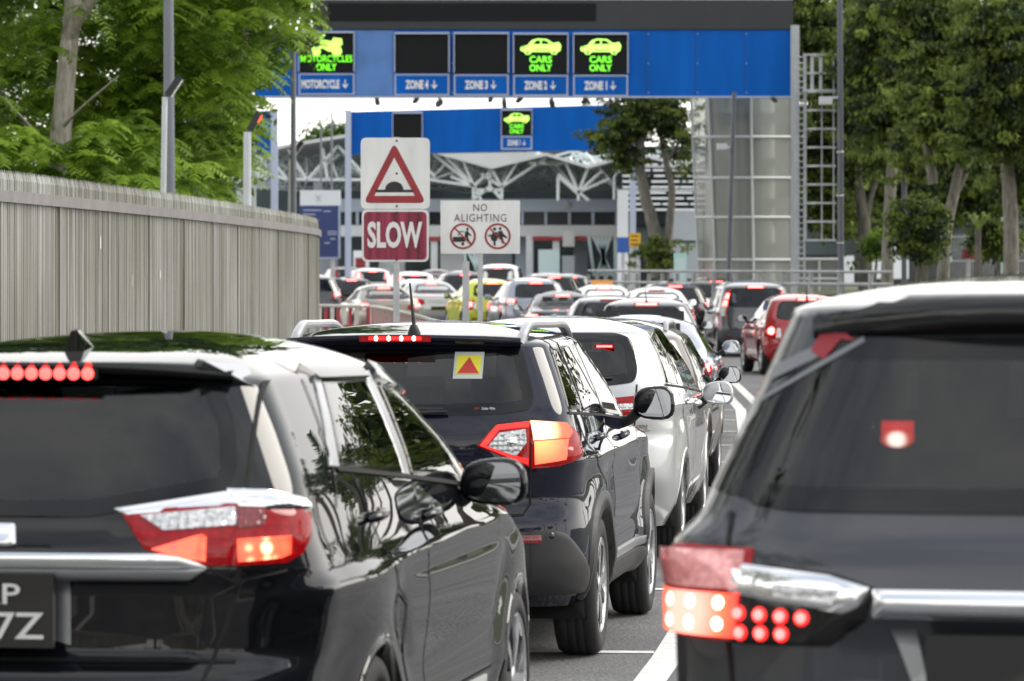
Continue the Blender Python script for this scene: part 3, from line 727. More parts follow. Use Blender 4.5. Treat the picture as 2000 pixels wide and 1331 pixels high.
for x in (1350, 1385, 1466, 1547):
    fm.tube([tw_prof(x, y)+Vector((0,-.05,0)) for y in ys_], .04, 6)
fm.build('frame', M['frame'], tw)
b = MB(); a = at(1380,185,dt+3.2); c = at(1546,568,dt+3.2); b.box((a+c)/2-TL+Vector((0,.5,0)), (c.x-a.x, 1.0, a.z-c.z)); b.build('core_wall', M['towercore'], tw)
b = MB()
for px_ in (1420, 1500):
    a = at(px_,185,dt+1.5)-TL; c = at(px_,568,dt+1.5)-TL; b.tube([c, a], .22, 14)
b.build('inner_column', M['corecol'], tw)
b = MB()
for y in (230, 318, 398, 470, 505): b.bar(at(1390,y,dt+1.2)-TL, at(1545,y+ (18 if y==470 else 0),dt+1.2)-TL, .22, .3)
b.bar(at(1508,425,dt+.9)-TL, at(1545,500,dt+.9)-TL, .15); b.build('stair_flight', M['satin'], tw)
b = MB(); vs = [at(x, y, dt-.2)-TL for y in (506, 568) for x in (1549, 1600, 1641)]; b.add(vs, [(0,3,4,1),(1,4,5,2)]); b.build('annex_glass', M['frosted'], tw)
b = MB()
for y in (507, 545): b.tube([at(1549,y,dt-.25)-TL, at(1641,y,dt-.25)-TL], .045, 6)
for x in (1600, 1640): b.tube([at(x,507,dt-.25)-TL, at(x,568,dt-.25)-TL], .04, 6)
b.build('annex_frame', M['frame'], tw)

# ------------------------------------------------------------------ right-hand guard rail on its low wall
gp = catmull([at(1150,530,136).xy, at(1215,530,128).xy, at(1330,530,118).xy, at(1480,530,110).xy, at(1600,530,105).xy, at(1742,530,100).xy], 6)
gr = empty('guard_rail', (gp[0].x, gp[0].y, 0)); GI = Matrix.Translation(-Vector(gr.location))
tag(gr, 'grey two-rail guard railing along the right side below the glass tower', 'railing')
def zr(p, ypx): return CAM_H-(ypx-537)/FPX*p.y
M['guard'] = mat('weathered_rail_grey', (.30,.31,.32), rough=.55, metal=.3, var=.2, scale=2)
for y0_, k_, r_ in ((529, 4, .036), (551, 8, .045)):
    b = MB(); b.tube([GI @ Vector((p.x, p.y, zr(p, y0_+k_*max(0,(p.x-2)/10)))) for p in gp], r_, 8); b.build('rail', M['guard'], gr)
for p, tg in walk(gp, 2.2): b = MB(); b.box(GI @ Vector((p.x, p.y, zr(p,545)/2+.1)), (.10,.10,zr(p,545)+.1), rz=atan2(tg.y,tg.x)); b.build('post', M['guard'], gr)
wl = MB()
for p, q in zip(gp[:-1], gp[1:]): wl.bar(Vector((p.x,p.y+.3,.55)), Vector((q.x,q.y+.3,.55)), .3, 1.3)
tag(wl.build('low_wall', M['kerb']), 'low concrete wall under the grey guard railing', 'wall')
# ------------------------------------------------------------------ checkpoint hall behind the gantries
M['halldark'] = mat('hall_interior_dark', (.06,.078,.086), rough=.7, var=.4, scale=.35)  # dark tone lifted towards blue-grey in place of distance haze
M['truss'] = mat('truss_white', (.70,.76,.76), rough=.45, var=.12, scale=.5)
M['trussfar'] = mat('truss_grey', (.50,.57,.58), rough=.5, var=.15, scale=.5)
M['roofsheet'] = mat('roof_sheet', (.55,.57,.57), rough=.5, var=.08, scale=.4)
M['fascia'] = mat('pale_blue_fascia', (.50,.58,.70), rough=.5, var=.08, scale=.3)
M['bandwhite'] = mat('white_cladding', (.76,.79,.82), rough=.5, var=.07, scale=.3)
M['windark'] = mat('dark_window_band', (.02,.025,.03), rough=.1)
M['red_bar'] = mat('red_fascia', (.40,.03,.035), rough=.5)
M['greywall'] = mat('grey_wall', (.34,.37,.41), rough=.6, var=.12, scale=.4)
M['cyanwhite'] = mat('pale_cyan_paint', (.55,.70,.70), rough=.5)
M['yellow'] = mat('yellow_sign', (.75,.42,.02), rough=.5, var=.1, scale=3)
M['navy'] = mat('navy_board', (.03,.05,.17), rough=.5, var=.2, scale=.6)
M['signblue'] = mat('small_sign_blue', (.03,.11,.42), rough=.5)
DB = 225.0
hall = empty('checkpoint_hall', (at(900,0,DB).x, DB, rise(DB))); HL = Vector(hall.location)
tag(hall, 'wide checkpoint hall with white space frame canopy above a pale blue office band', 'building')
def hb(name, m, x0, y0, x1, y1, d, th, parent=None):
    a = at(x0, y0, d)-HL; c = at(x1, y1, d)-HL
    b = MB(); b.box((a+c)/2+Vector((0, th/2, 0)), (c.x-a.x, th, a.z-c.z)); return b.build(name, m, parent or hall)
hb('rear_wall', M['halldark'], 380, 286, 1700, 556, DB+22, .6)
fa = hb('fascia_band', M['fascia'], 590, 389, 1208, 414, DB, 3)
wb = hb('window_band', M['windark'], 590, 414.5, 1206, 440, DB+.4, 2)
for k in range(14): x = 606+k*46; p = at(x, 427, DB+.2)-HL; b = MB(); b.box(p, (.14,.3,.66)); b.build('mullion', M['fascia'], wb)
hb('white_band', M['bandwhite'], 590, 440.5, 1208, 462, DB, 3)
b = MB(); c = at(1109, 401, DB-.05)-HL; b.lathe([(0,-.05),(.18,-.05),(.22,0)], c, (0,1,0), 16); b.build('round_emblem', M['trussfar'], fa)
hb('red_beam', M['red_bar'], 1040, 463, 1214, 470, DB-1, .4); hb('red_beam', M['red_bar'], 838, 463, 872, 471, DB-1, .4)
for i, (x0, y0, x1, y1, m) in enumerate([(610,465,660,540,'greywall'),(860,470,905,540,'bandwhite'),(925,470,1000,545,'greywall'),(1006,462,1042,545,'fascia'),(1120,470,1148,540,'greywall'),(740,470,790,540,'bandwhite'),(1210,470,1260,545,'greywall')]):
    hb('booth_wall', M[m], x0, y0, x1, y1, DB+3+i*.1, 2)
for x0, y0, x1, y1, m in [(1052,488,1093,535,'cyanwhite'),(1098,500,1122,540,'greywall'),(690,490,720,540,'bandwhite')]:
    hb('booth', M[m], x0, y0, x1, y1, DB-4, 2)
hb('notice_board', M['signwhite'], 1099, 452, 1122, 482, DB-1.3, .1)
for x in (596, 848, 1034, 1086, 1206):
    p = at(x, 462, DB-.6)-HL; b = MB(); b.box(Vector((p.x, p.y, p.z/2)), (.35,.35,p.z)); b.build('column', M['bandwhite'], hall)
# lattice V columns in pale cyan
b = MB()
for k in range(7):
    x0 = 1150+k*8.5; b.bar(at(x0, 462, DB-1.5)-HL, at(1160+((k*37) % 45), 540, DB-1.5)-HL, .16)
b.build('lattice_column', M['cyanwhite'], hall)
b = MB()
for k in range(5): b.bar(at(908+k*8, 496, DB-3)-HL, at(912+((k*29)%30), 545, DB-3)-HL, .13)
b.build('lattice_column', M['cyanwhite'], hall)
# folded roof sheets, front edges and space frame
rf = MB()
def sheet(pts, dep, mi=0):
    vs = [at(x, y, DB-6)-HL for x, y in pts]
    bk = [v+Vector((0, dep, .3)) for v in vs]; up = [v+Vector((0,0,.16)) for v in vs]; ub = [v+Vector((0,0,.16)) for v in bk]
    n = len(vs); V = vs+bk+up+ub; F = []
    for i in range(n-1):
        F += [(i,i+1,n+i+1,n+i),(2*n+i,3*n+i,3*n+i+1,2*n+i+1),(i,2*n+i,2*n+i+1,i+1)]
    rf.add(V, F, mi)
sheet([(495,303),(560,288),(680,268),(760,276),(840,298),(959,331),(1067,305),(1148,329),(1240,303),(1345,330),(1450,300),(1600,340)], 26)
rf.build('folded_roof', M['roofsheet'], hall)
ce = MB()     # pale corrugated roof slope that catches the light in the valley
vs = [at(x, y, DB-6.3)-HL for x, y in ((845,299),(962,329),(1060,305),(1000,294),(900,292))]
ce.add(vs, [(0,1,2,3,4)])
ce.build('roof_slope', M['roofsheet'], hall)
tm = MB(); segs = [((925,364),(845,300)),((925,364),(870,305)),((925,364),(905,315)),((925,364),(960,333)),((925,364),(880,345)),((957,365),(957,334)),((957,365),(925,390)),((957,365),(980,390)),
 ((980,366),(1067,308)),((980,366),(962,334)),((980,366),(1010,318)),((980,366),(940,340)),((925,364),(925,392)),((980,366),(980,392)),((925,364),(940,392)),((1067,319),(1100,319)),((1033,319),(1097,320)),((1090,345),(1090,392)),((1090,345),(1130,380)),
 ((1130,376),(1105,318)),((1130,376),(1148,330)),((1130,376),(1175,335)),((1130,376),(1090,340)),((1130,376),(1190,350)),((1130,376),(1130,392)),((1130,376),(1150,392)),((925,372),(980,372)),((1148,330),(1230,305)),((1240,303),(1300,350)),((1240,303),(1200,345)),((1300,350),(1345,330)),((1300,350),(1300,390)),((1200,345),(1200,390)),
 ((560,290),(600,352)),((600,352),(660,285)),((660,285),(720,352)),((720,352),(790,288)),((600,352),(840,352)),((840,352),(925,364)),((790,288),(850,345)),((520,300),(560,350)),((560,350),(600,352)),((630,290),(640,352)),((500,330),(560,352))]
for (x0,y0),(x1,y1) in segs: tm.tube([at(x0,y0,DB-5)-HL, at(x1,y1,DB-5)-HL], .085, 6)
r4_ = random.Random(21)
for nx, ny, n_ in ((925,366,7),(980,366,6),(1130,376,9),(1300,382,8),(600,352,8),(720,352,8),(840,352,8),(520,350,7),(1210,372,6),(660,352,6),(1380,380,6)):
    for k in range(n_):
        x = nx+r4_.uniform(-85,85); tm.tube([at(nx,ny,DB-4.5)-HL, at(x, 296+r4_.uniform(0,34),DB-5+r4_.uniform(0,8))-HL], .062, 5)
tm.build('space_frame', M['truss'], hall)
tf = MB(); r2 = random.Random(5)
for row in range(5):
    dd = DB+1+row*4; tops = []; bots = []
    for k in range(26):
        x = 400+k*40+row*13; tops.append((x, 298+6*row+ (8 if k % 2 else 0)+r2.uniform(-4,4))); bots.append((x+20, 340+8*row+r2.uniform(-5,5)))
    for k in range(25):
        for a, c in ((tops[k],bots[k]),(bots[k],tops[k+1]),(tops[k],tops[k+1]),(bots[k],bots[k+1])):
            tf.tube([at(a[0],a[1],dd)-HL, at(c[0],c[1],dd)-HL], .055, 5)
tf.build('rear_space_frame', M['trussfar'], hall)
for i, x in enumerate((470, 620, 760, 1250, 1400)):
    p = at(x, 352, DB+1)-HL; b = MB(); b.box(Vector((p.x, p.y, p.z/2)), (.4,.4,p.z)); b.build('roof_column', M['trussfar'], hall)
# neighbouring louvred block, right
lv = empty('louvred_building', (at(1500,0,235).x, 215, rise(215))); HL2 = Vector(lv.location)
tag(lv, 'dark building with white louvre strips behind the right-hand trees and glass tower', 'building')
def lb(name, m, x0, y0, x1, y1, d, th):
    a = at(x0, y0, d)-HL2; c = at(x1, y1, d)-HL2
    b = MB(); b.box((a+c)/2+Vector((0, th/2, 0)), (c.x-a.x, th, a.z-c.z)); return b.build(name, m, lv)
w_ = lb('wall', M['windark'], 1215, 320, 2250, 440, 216, 8); lb('lower_wall', M['halldark'], 1215, 440.5, 2250, 498, 216.5, 7); lb('base_wall', M['windark'], 1215, 498.5, 2250, 560, 216.2, 7); lb('white_panel', M['bandwhite'], 1640, 500, 1668, 556, 215.9, .2); lb('white_panel', M['bandwhite'], 1745, 478, 1775, 545, 215.9, .2); lb('white_panel', M['bandwhite'], 1700, 490, 1722, 545, 215.9, .2)
lo = MB(); r3 = random.Random(9)
for y in range(322, 412, 11):
    x = 1216
    while x < 2240:
        L = r3.uniform(20, 60); a = at(x, y, 215.7)-HL2; c = at(x+L, y, 215.7)-HL2; lo.bar(a, c, .10, .10); x += L+r3.uniform(2,9)
for y in (326, 372, 410):
    lo.bar(at(1216,y,215.75)-HL2, at(2240,y,215.75)-HL2, .06, .06)
lo.build('louvre', M['bandwhite'], w_)
lb('grey_cladding', M['greywall'], 1310, 412, 1372, 470, 212, 2); lb('grey_cladding', M['greywall'], 1310, 476, 1372, 545, 211.9, 2)
# information board, small signs
ib = empty('information_board', (at(625,0,150).x, 150, rise(150))); o = Vector(ib.location)
tag(ib, 'tall information board, white header over navy panel of small lines, behind the fence end', 'sign board')
def bx(b, x0, y0, x1, y1, d, th, o, off=0): a = at(x0,y0,d)-o; c = at(x1,y1,d)-o; b.box((a+c)/2+Vector((0,th/2-off,0)), (c.x-a.x, th, a.z-c.z))
b = MB(); bx(b, 586, 372, 665, 402, 150, .2, o); hd = b.build('header', M['bandwhite'], ib)
b = MB(); bx(b, 586, 402, 665, 505, 150, .2, o, -.005); nv = b.build('panel', M['navy'], ib)
b = MB(); bx(b, 661, 402, 664.5, 504, 150, .02, o, .02); bx(b, 586, 503, 665, 505.5, 150, .02, o, .02)
for x, y, w in ((592,410,36),(592,418,24),(592,430,30),(632,412,14),(592,445,26),(640,452,18),(592,460,20),(640,457,18),(592,474,24),(634,474,10),(645,466,10),(592,488,30)): bx(b, x, y, x+w, y+2.2, 150, .012, o, .012)
b.build('printed_line', M['trim'], nv)
b = MB(); ce_ = at(621,387,149.97)-o; b.prism([(-.06,-.16),(.02,-.05),(.12,-.14),(.04,.02),(.13,.12),(.0,.06),(-.12,.15),(-.04,.0)], ce_, UX, UZ, .01); b.build('crest', M['trussfar'], hd)
b = MB(); 
for x in (601, 650): a = at(x, 505, 150.1)-o; b.box(Vector((a.x, .1, a.z/2)), (.14,.12,a.z))
b.build('post', M['galv'], ib)
def small_sign(name, label, x0, y0, x1, y1, d, m, post=None, lines=0):
    o_ = Vector((at((x0+x1)/2,0,d).x, d, rise(d))); e = empty(name, o_); tag(e, label, 'sign')
    b = MB(); bx(b, x0, y0, x1, y1, d, .05, o_); pl_ = b.build('sign_plate', M[m], e)
    if lines:
        b = MB()
        for k in range(lines): yy = y0+(y1-y0)*(k+.6)/(lines+.3); bx(b, x0+(x1-x0)*.15, yy, x1-(x1-x0)*(.15+.12*(k % 2)), yy+(y1-y0)*.09, d, .012, o_, .012)
        b.build('printed_line', M['signblack'] if m != 'signblue' else M['white'], pl_)
    z = (at(0,y1,d)-o_).z
    b = MB(); b.box((0, .09, max(z,.3)*.5+.2), (.12 if not post else post, .08, max(z,.3)+.4)); b.build('post', M['galv'], e)
    return e
small_sign('yellow_sign', 'yellow sign with dark lines on a broad pale post left of the forked tree', 1229, 456, 1251, 482, 165, 'yellow', .42, 3)
small_sign('blue_sign', 'small blue sign left of the yellow sign', 1206, 464, 1228, 494, 163, 'signblue', None, 0)
small_sign('warning_notice', 'small red and white warning notice on the fence under the right-hand trees', 1880, 487, 1905, 506, 118, 'signred', None, 2)
small_sign('red_notice', 'faded red notice standing among the cars near the checkpoint', 694, 504, 714, 526, 200, 'signred', None, 2)
pst = empty('pale_pillar', (at(1241,0,150).x, 150, rise(150))); tag(pst, 'pale square pillar standing behind the yellow sign', 'pillar')
b = MB(); a = at(1241, 388, 167)-Vector((at(1241,0,167).x,167,0)); b.box((0, 17, a.z/2), (.42,.3,a.z)); b.build('shaft', M['bandwhite'], pst); b = MB(); b.box((0,17,.15),(.7,.6,.3)); b.build('plinth', M['kerb'], pst)
cab = empty('utility_cabinet', (at(1329,0,122).x, 122, rise(122))); tag(cab, 'pale turquoise utility cabinet beside the base of the forked tree', 'cabinet')
M['turq'] = mat('pale_turquoise', (.42,.66,.62), rough=.5)
b = MB(); b.box((0,0,1.2),(.36,.35,2.2)); cb = b.build('case', M['turq'], cab); b = MB(); b.box((0,-.19,1.2),(.28,.02,1.9)); b.build('door', M['cyanwhite'], cab); b = MB(); b.box((0,0,.06),(.42,.42,.12)); b.build('plinth', M['kerb'], cab)
wn = empty('white_barrier', (at(1400,0,120).x,120,0))
COL.objects.unlink(wn); bpy.data.objects.remove(wn)
# thin metal fence under the right-hand trees
rf_ = empty('mesh_fence', (at(1930,0,122).x, 122, rise(122))); o = Vector(rf_.location)
tag(rf_, 'pale thin-barred metal fence beneath the trees at far right', 'fence')
b = MB()
for k in range(64): x = 1840+k*5; b.bar(at(x,458,122)-o, at(x,520,122)-o+Vector((0,0,-1)), .018)
b.build('bar', M['galv'], rf_); b = MB()
for y in (463, 510): b.bar(at(1838,y,122)-o, at(2160,y,122)-o, .04)
b.build('rail', M['galv'], rf_)
for x in (1847, 1960, 2075): b = MB(); b.box(at(x,480,121.9)-o, (.14,.12,1.6)); b.build('post', M['cyanwhite'], rf_)
b = MB(); b.bar(at(1846,488,121.6)-o, at(1858,512,121.6)-o, .12); b.build('brace', M['cyanwhite'], rf_)

# ------------------------------------------------------------------ trees
def leaf_mat(name, c0, c1, trans=.35):
    m, t, b = new_mat(name)
    at_ = t.nodes.new('ShaderNodeAttribute'); at_.attribute_name = 'tint'
    r = t.nodes.new('ShaderNodeValToRGB'); r.color_ramp.elements[0].color = col4(c0); r.color_ramp.elements[1].color = col4(c1)
    tl = t.nodes.new('ShaderNodeBsdfTranslucent'); mxn = t.nodes.new('ShaderNodeMixShader'); mxn.inputs[0].default_value = trans
    t.links.new(at_.outputs['Fac'], r.inputs[0]); t.links.new(r.outputs[0], b.inputs['Base Color']); t.links.new(r.outputs[0], tl.inputs[0])
    b.inputs['Roughness'].default_value = .5; b.inputs['Specular IOR Level'].default_value = .3
    t.links.new(b.outputs[0], mxn.inputs[1]); t.links.new(tl.outputs[0], mxn.inputs[2]); t.links.new(mxn.outputs[0], t.nodes['Material Output'].inputs['Surface'])
    return m
M['leafleft'] = leaf_mat('feathery_leaf', (.018,.060,.012), (.32,.49,.055), .48)
M['leafright'] = leaf_mat('broad_leaf', (.012,.030,.010), (.25,.33,.06), .38)
M['leafpalm'] = leaf_mat('palm_leaf', (.02,.05,.015), (.07,.12,.03), .3)
def bark_mat(name, a, bcol):
    m, t, b = new_mat(name)
    tcn = t.nodes.new('ShaderNodeTexCoord'); mpn = t.nodes.new('ShaderNodeMapping'); mpn.inputs['Scale'].default_value = (6,6,1.3)
    n = t.nodes.new('ShaderNodeTexNoise'); n.inputs['Scale'].default_value = 2.2; n.inputs['Detail'].default_value = 8; n.inputs['Roughness'].default_value = .65
    r = t.nodes.new('ShaderNodeValToRGB'); r.color_ramp.elements[0].position = .33; r.color_ramp.elements[1].position = .66
    r.color_ramp.elements[0].color = col4(a); r.color_ramp.elements[1].color = col4(bcol)
    t.links.new(tcn.outputs['Object'], mpn.inputs[0]); t.links.new(mpn.outputs[0], n.inputs['Vector']); t.links.new(n.outputs['Fac'], r.inputs[0]); t.links.new(r.outputs[0], b.inputs['Base Color'])
    bp = t.nodes.new('ShaderNodeBump'); bp.inputs['Strength'].default_value = .6; bp.inputs['Distance'].default_value = .03
    t.links.new(n.outputs['Fac'], bp.inputs['Height']); t.links.new(bp.outputs[0], b.inputs['Normal']); b.inputs['Roughness'].default_value = .85
    return m
M['barkpale'] = bark_mat('pale_bark', (.20,.18,.145), (.42,.40,.34))
M['barkdark'] = bark_mat('dark_bark', (.05,.043,.034), (.16,.145,.12))
M['barkgrey'] = bark_mat('grey_bark', (.10,.09,.075), (.27,.25,.215))

def quads_mesh(name, P, m, tint, parent=None):     # P: (N,4,3)
    N = len(P); me = bpy.data.meshes.new(name)
    me.vertices.add(N*4); me.vertices.foreach_set('co', P.reshape(-1).astype(np.float32))
    me.loops.add(N*4); me.loops.foreach_set('vertex_index', np.arange(N*4, dtype=np.int32))
    me.polygons.add(N); me.polygons.foreach_set('loop_start', np.arange(0, N*4, 4, dtype=np.int32))
    try: me.polygons.foreach_set('loop_total', np.full(N, 4, dtype=np.int32))
    except Exception: pass
    a = me.attributes.new('tint', 'FLOAT', 'FACE'); a.data.foreach_set('value', np.clip(tint, 0, 1).astype(np.float32))
    me.materials.append(m); me.update(calc_edges=True); me.validate()
    return link(bpy.data.objects.new(name, me), parent)
def unit(v): return v/np.maximum(np.linalg.norm(v, axis=-1, keepdims=True), 1e-9)

def frond_sprays(centers, nf=6, np_=9, length=.55, leaf=(.05,.17), tilt=.25, tint_j=.18, rng=RNG):
    """feathery twice-pinnate sprays: fronds radiate from each centre and droop"""
    out = []; tint = []
    for c in centers:
        base = rng.random()*2*pi; t0 = np.clip(rng.normal(.5, .25), 0, 1)
        for k in range(nf):
            a = base+2*pi*k/nf+rng.normal(0, .3); L = length*rng.uniform(.7, 1.2); el = rng.normal(.22, tilt)
            d = np.array([cos(a)*cos(el), sin(a)*cos(el), sin(el)]); side = np.array([-sin(a), cos(a), 0.])
            s = (np.arange(np_)+1.0)/np_
            mid = c+np.outer(s*L, d); mid[:,2] -= .55*L*s**2
            ta = unit(d[None]*1.0+np.array([0,0,-1.])[None]*(1.1*s[:,None]))
            lw, ll = leaf
            for sg in (1, -1):
                tip = unit(side[None]*sg+ta*.45+np.array([0,0,-.25])[None]+rng.normal(0,.12,(np_,3)))
                lf = ll*(1-.55*np.abs(s-.45))[:,None]*rng.uniform(.8,1.2)
                a0 = mid-ta*lw*.5; a1 = mid+ta*lw*.5
                b0 = mid+tip*lf-ta*lw*.28; b1 = mid+tip*lf+ta*lw*.28
                out.append(np.stack([a0, b0, b1, a1], 1)); tint.append(np.full(np_, t0)+rng.normal(0,.08,np_)+.12*s)
    return np.concatenate(out), np.concatenate(tint)
def leaf_clumps(centers, radius, per, size=.13, flat=.8, rng=RNG, droop=.2, tints=None):
    out = []; tint = []
    for ci, c in enumerate(centers):
        R = radius*rng.uniform(.6, 1.3); n = int(per*rng.uniform(.7,1.3))
        p = unit(rng.normal(0,1,(n,3)))*(rng.random((n,1))**.45)*R*np.array([1,1,flat]); p += c
        ax = unit(rng.normal(0,1,(n,3))+np.array([0,0,-droop*3])); nn = unit(np.cross(ax, rng.normal(0,1,(n,3))))
        L = size*rng.uniform(.7,1.4,(n,1)); w = L*.27
        out.append(np.stack([p, p+ax*L*.5+nn*w, p+ax*L, p+ax*L*.5-nn*w], 1))
        t0 = rng.normal(.33,.29) if tints is None else tints[ci]
        tint.append(np.clip(t0+rng.normal(0,.13,n), 0, 1))
    return np.concatenate(out), np.concatenate(tint)
def limb(mb, pts, r0, r1, n=9, wob=.04):
    pts = [Vector(p) for p in pts]; path = catmull([tuple(p) for p in pts], 5); rr = []
    out = []
    for i, p in enumerate(path):
        f = i/(len(path)-1); rr.append(r0+(r1-r0)*f)
        out.append(p+Vector((random.uniform(-1,1), random.uniform(-1,1), 0))*wob*r0*2)
    mb.tube(out, rr, n, 0, True, True)
def wpt(px, py, d, o): return at(px, py, d)-o

# --- left: two feathery trees hanging over the fence, and a darker one behind them
def left_limit(z): return float(np.interp(z, [2.5,3.2,3.9,4.5,5.0,5.75,6.2,6.8,9], [-6.2,-5.0,-4.55,-4.45,-4.25,-4.0,-3.5,-3.1,-2.6]))
def sample_box(n, x0, x1, y0, y1, z0, z1, limit=True, rng=RNG):
    out = []
    while len(out) < n:
        p = np.array([rng.uniform(x0,x1), rng.uniform(y0,y1), rng.uniform(z0,z1)])
        if limit and p[0]*75/p[1] > left_limit((p[2]-CAM_H)*75/p[1]+CAM_H)-.25: continue
        out.append(p)
    return np.array(out)
def clumpy(n, boxes, spread=.8, per=9, rng=RNG, limit=True):
    c = sample_box(max(1, n//per), *boxes, limit=limit); out = []
    for p in c:
        for k in range(per):
            q_ = p+rng.normal(0,1,3)*np.array([spread,spread*.8,spread*.32]); out.append(q_)
    out = np.array(out)
    if limit:
        lim = np.array([left_limit((q_[2]-CAM_H)*75/q_[1]+CAM_H) for q_ in out]); out = out[out[:,0]*75/out[:,1] < lim-.1]
    return out
def make_left_tree(label, d, trunk_pts, r0, r1, limbs, boxes, n, bark, fill=(), **kw):
    o = at(trunk_pts[0][0], 0, d); o.z = 0
    e = empty('tree', o); tag(e, label, 'tree', 'trees overhanging the left fence')
    b = MB(); limb(b, [wpt(x, y, d+dy, o) if y is not None else (0,0,0) for x, y, dy in trunk_pts], r0, r1, 12)
    for pts, a0, a1 in limbs: limb(b, [wpt(x, y, d+dy, o) for x, y, dy in pts], a0, a1, 7)
    b.build('trunk', M[bark], e)
    cs = np.concatenate([clumpy(n_, bx_, **kw) for n_, bx_ in boxes])
    P, T = frond_sprays(cs)
    for n_, bx_, sz in fill:
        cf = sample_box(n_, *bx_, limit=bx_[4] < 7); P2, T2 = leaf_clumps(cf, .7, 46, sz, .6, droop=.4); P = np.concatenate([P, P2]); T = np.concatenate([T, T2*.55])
    P = P-np.array(o)[None,None]
    quads_mesh('crown', P, M['leafleft'], T, e)
    return e
make_left_tree('feathery green tree with a thick pale trunk rising behind the fence at far left', 72,
    [(112,700,0),(115,420,0),(118,270,0),(128,160,0),(140,40,0),(150,-120,0),(175,-260,0)], .21, .12,
    [([(132,75,0),(165,20,-.5),(205,-30,-1),(260,-110,-2)], .13, .06), ([(135,-10,0),(80,-70,-1),(10,-140,-2)], .09, .03), ([(122,250,0),(160,210,-1.2),(230,150,-2.2)], .035, .012), ([(118,330,0),(60,250,-1.2),(5,190,-2)], .04, .012)],
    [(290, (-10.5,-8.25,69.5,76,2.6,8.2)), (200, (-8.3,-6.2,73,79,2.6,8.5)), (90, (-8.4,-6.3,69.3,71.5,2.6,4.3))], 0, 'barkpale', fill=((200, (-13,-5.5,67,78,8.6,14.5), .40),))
make_left_tree('broad feathery tree with a slanting pale stem between the thick lamp post and the gantry', 80,
    [(352,760,0),(362,420,0),(385,320,0),(420,220,-1),(455,150,-2),(480,60,-3)], .14, .07,
    [([(400,285,0),(360,200,-1),(330,110,-2),(290,0,-3)], .08, .03), ([(440,190,-1),(500,120,-2),(545,60,-3)], .05, .02)],
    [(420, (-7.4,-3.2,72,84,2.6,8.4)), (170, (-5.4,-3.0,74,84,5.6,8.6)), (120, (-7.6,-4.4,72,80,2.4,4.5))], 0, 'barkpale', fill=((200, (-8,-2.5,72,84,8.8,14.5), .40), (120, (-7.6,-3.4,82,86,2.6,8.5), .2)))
make_left_tree('dark dense tree filling the gap behind the two feathery trees on the left', 94,
    [(260,760,0),(262,420,0),(250,250,0),(240,100,0)], .16, .08,
    [([(255,300,0),(300,200,0),(340,90,0)], .07, .03), ([(250,260,0),(190,160,0),(120,70,0)], .07, .03)],
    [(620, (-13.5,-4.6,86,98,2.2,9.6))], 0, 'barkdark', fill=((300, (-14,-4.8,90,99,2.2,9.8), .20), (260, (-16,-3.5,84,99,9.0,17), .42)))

# --- right and centre: darker broad-leaved trees
def make_tree(label, d, trunks, clumps, size=.16, bark='barkgrey', group=None, per=70, radius=.5, leaf='leafright', extra=None, flat=.75):
    o = at(trunks[0][0][0][0], 0, d); o.z = 0
    e = empty('tree', o); tag(e, label, 'tree', group)
    b = MB()
    for pts, r0, r1 in trunks:
        base = [wpt(p[0], p[1], d+(p[2] if len(p) > 2 else 0), o) for p in pts]
        if pts[0][1] > 470: base[0].z = -.1
        limb(b, base, r0, r1, 10)
    b.build('trunk', M[bark], e)
    cs = []
    for x, y, dy, rx, ry, n in clumps:       # ellipse in the view, scattered in depth too
        c = at(x, y, d+dy); k = d/FPX
        v = unit(RNG.normal(0,1,(n,3)))*(RNG.random((n,1))**.38); cs.append(np.array(c)+v*np.array([rx*k, max(rx,ry)*k*.8, ry*k]))
    cs = np.concatenate(cs); cs = np.concatenate([cs, cs+RNG.normal(0,1,cs.shape)*radius*np.array([1.1,1.0,.7])])
    P, T = leaf_clumps(cs, radius*.72, int(per*.62), size, .55, droop=.5)
    quads_mesh('crown', P-np.array(o)[None,None], M[leaf], T, e)
    return e
GR = 'trees on the right beyond the guard rail'
make_tree('forked bushy tree beside the guard rail in front of the far gantry', 141,
    [([(1288,540),(1280,470),(1262,390),(1250,320),(1255,230)], .24, .14), ([(1290,500),(1308,440),(1312,370),(1300,310),(1285,240)], .15, .08), ([(1255,330),(1225,280),(1200,250)], .07, .03), ([(1300,320),(1330,270),(1340,230)], .06, .03)],
    [(1225,240,0,50,42,46),(1300,225,0,48,38,44),(1262,215,0,70,30,40),(1335,290,.5,16,60,20),(1195,275,0,28,18,14),(1230,310,0,30,26,18),(1283,495,-.2,26,30,34),(1160,262,0,18,9,4),(1265,170,1,85,40,60)], group=None, per=80, radius=.36, size=.12)
make_tree('dark leafy tree behind the caged ladder with a forked dark trunk', 138,
    [([(1688,560),(1690,470),(1680,390),(1668,320),(1660,240)], .24, .12), ([(1688,440),(1705,370),(1722,330)], .12, .06)],
    [(1600,300,1,50,80,50),(1590,150,1,50,120,60),(1650,100,0,70,130,110),(1680,250,0,60,80,70),(1560,235,-1.5,22,26,8),(1553,365,-1,16,20,8),(1610,390,1,40,34,34),(1585,20,0,50,50,40),(1620,440,1,30,12,6),(1640,300,1,40,60,40),(1655,420,2,30,40,16)], bark='barkdark', group=GR, per=75, radius=.5)
make_tree('pale straight-trunked tree left of the lamp post among the right-hand trees', 126,
    [([(1728,580),(1735,470),(1742,330),(1745,240),(1750,170),(1760,60)], .20, .10), ([(1748,190),(1775,165),(1790,185)], .05, .03)],
    [(1735,210,-1,40,45,44),(1760,60,0,70,80,90),(1700,60,0,50,60,50),(1715,240,-1,26,34,24),(1690,150,0,40,50,40),(1740,300,2,30,40,30),(1775,250,3,40,60,40)], group=GR, per=75, radius=.42)
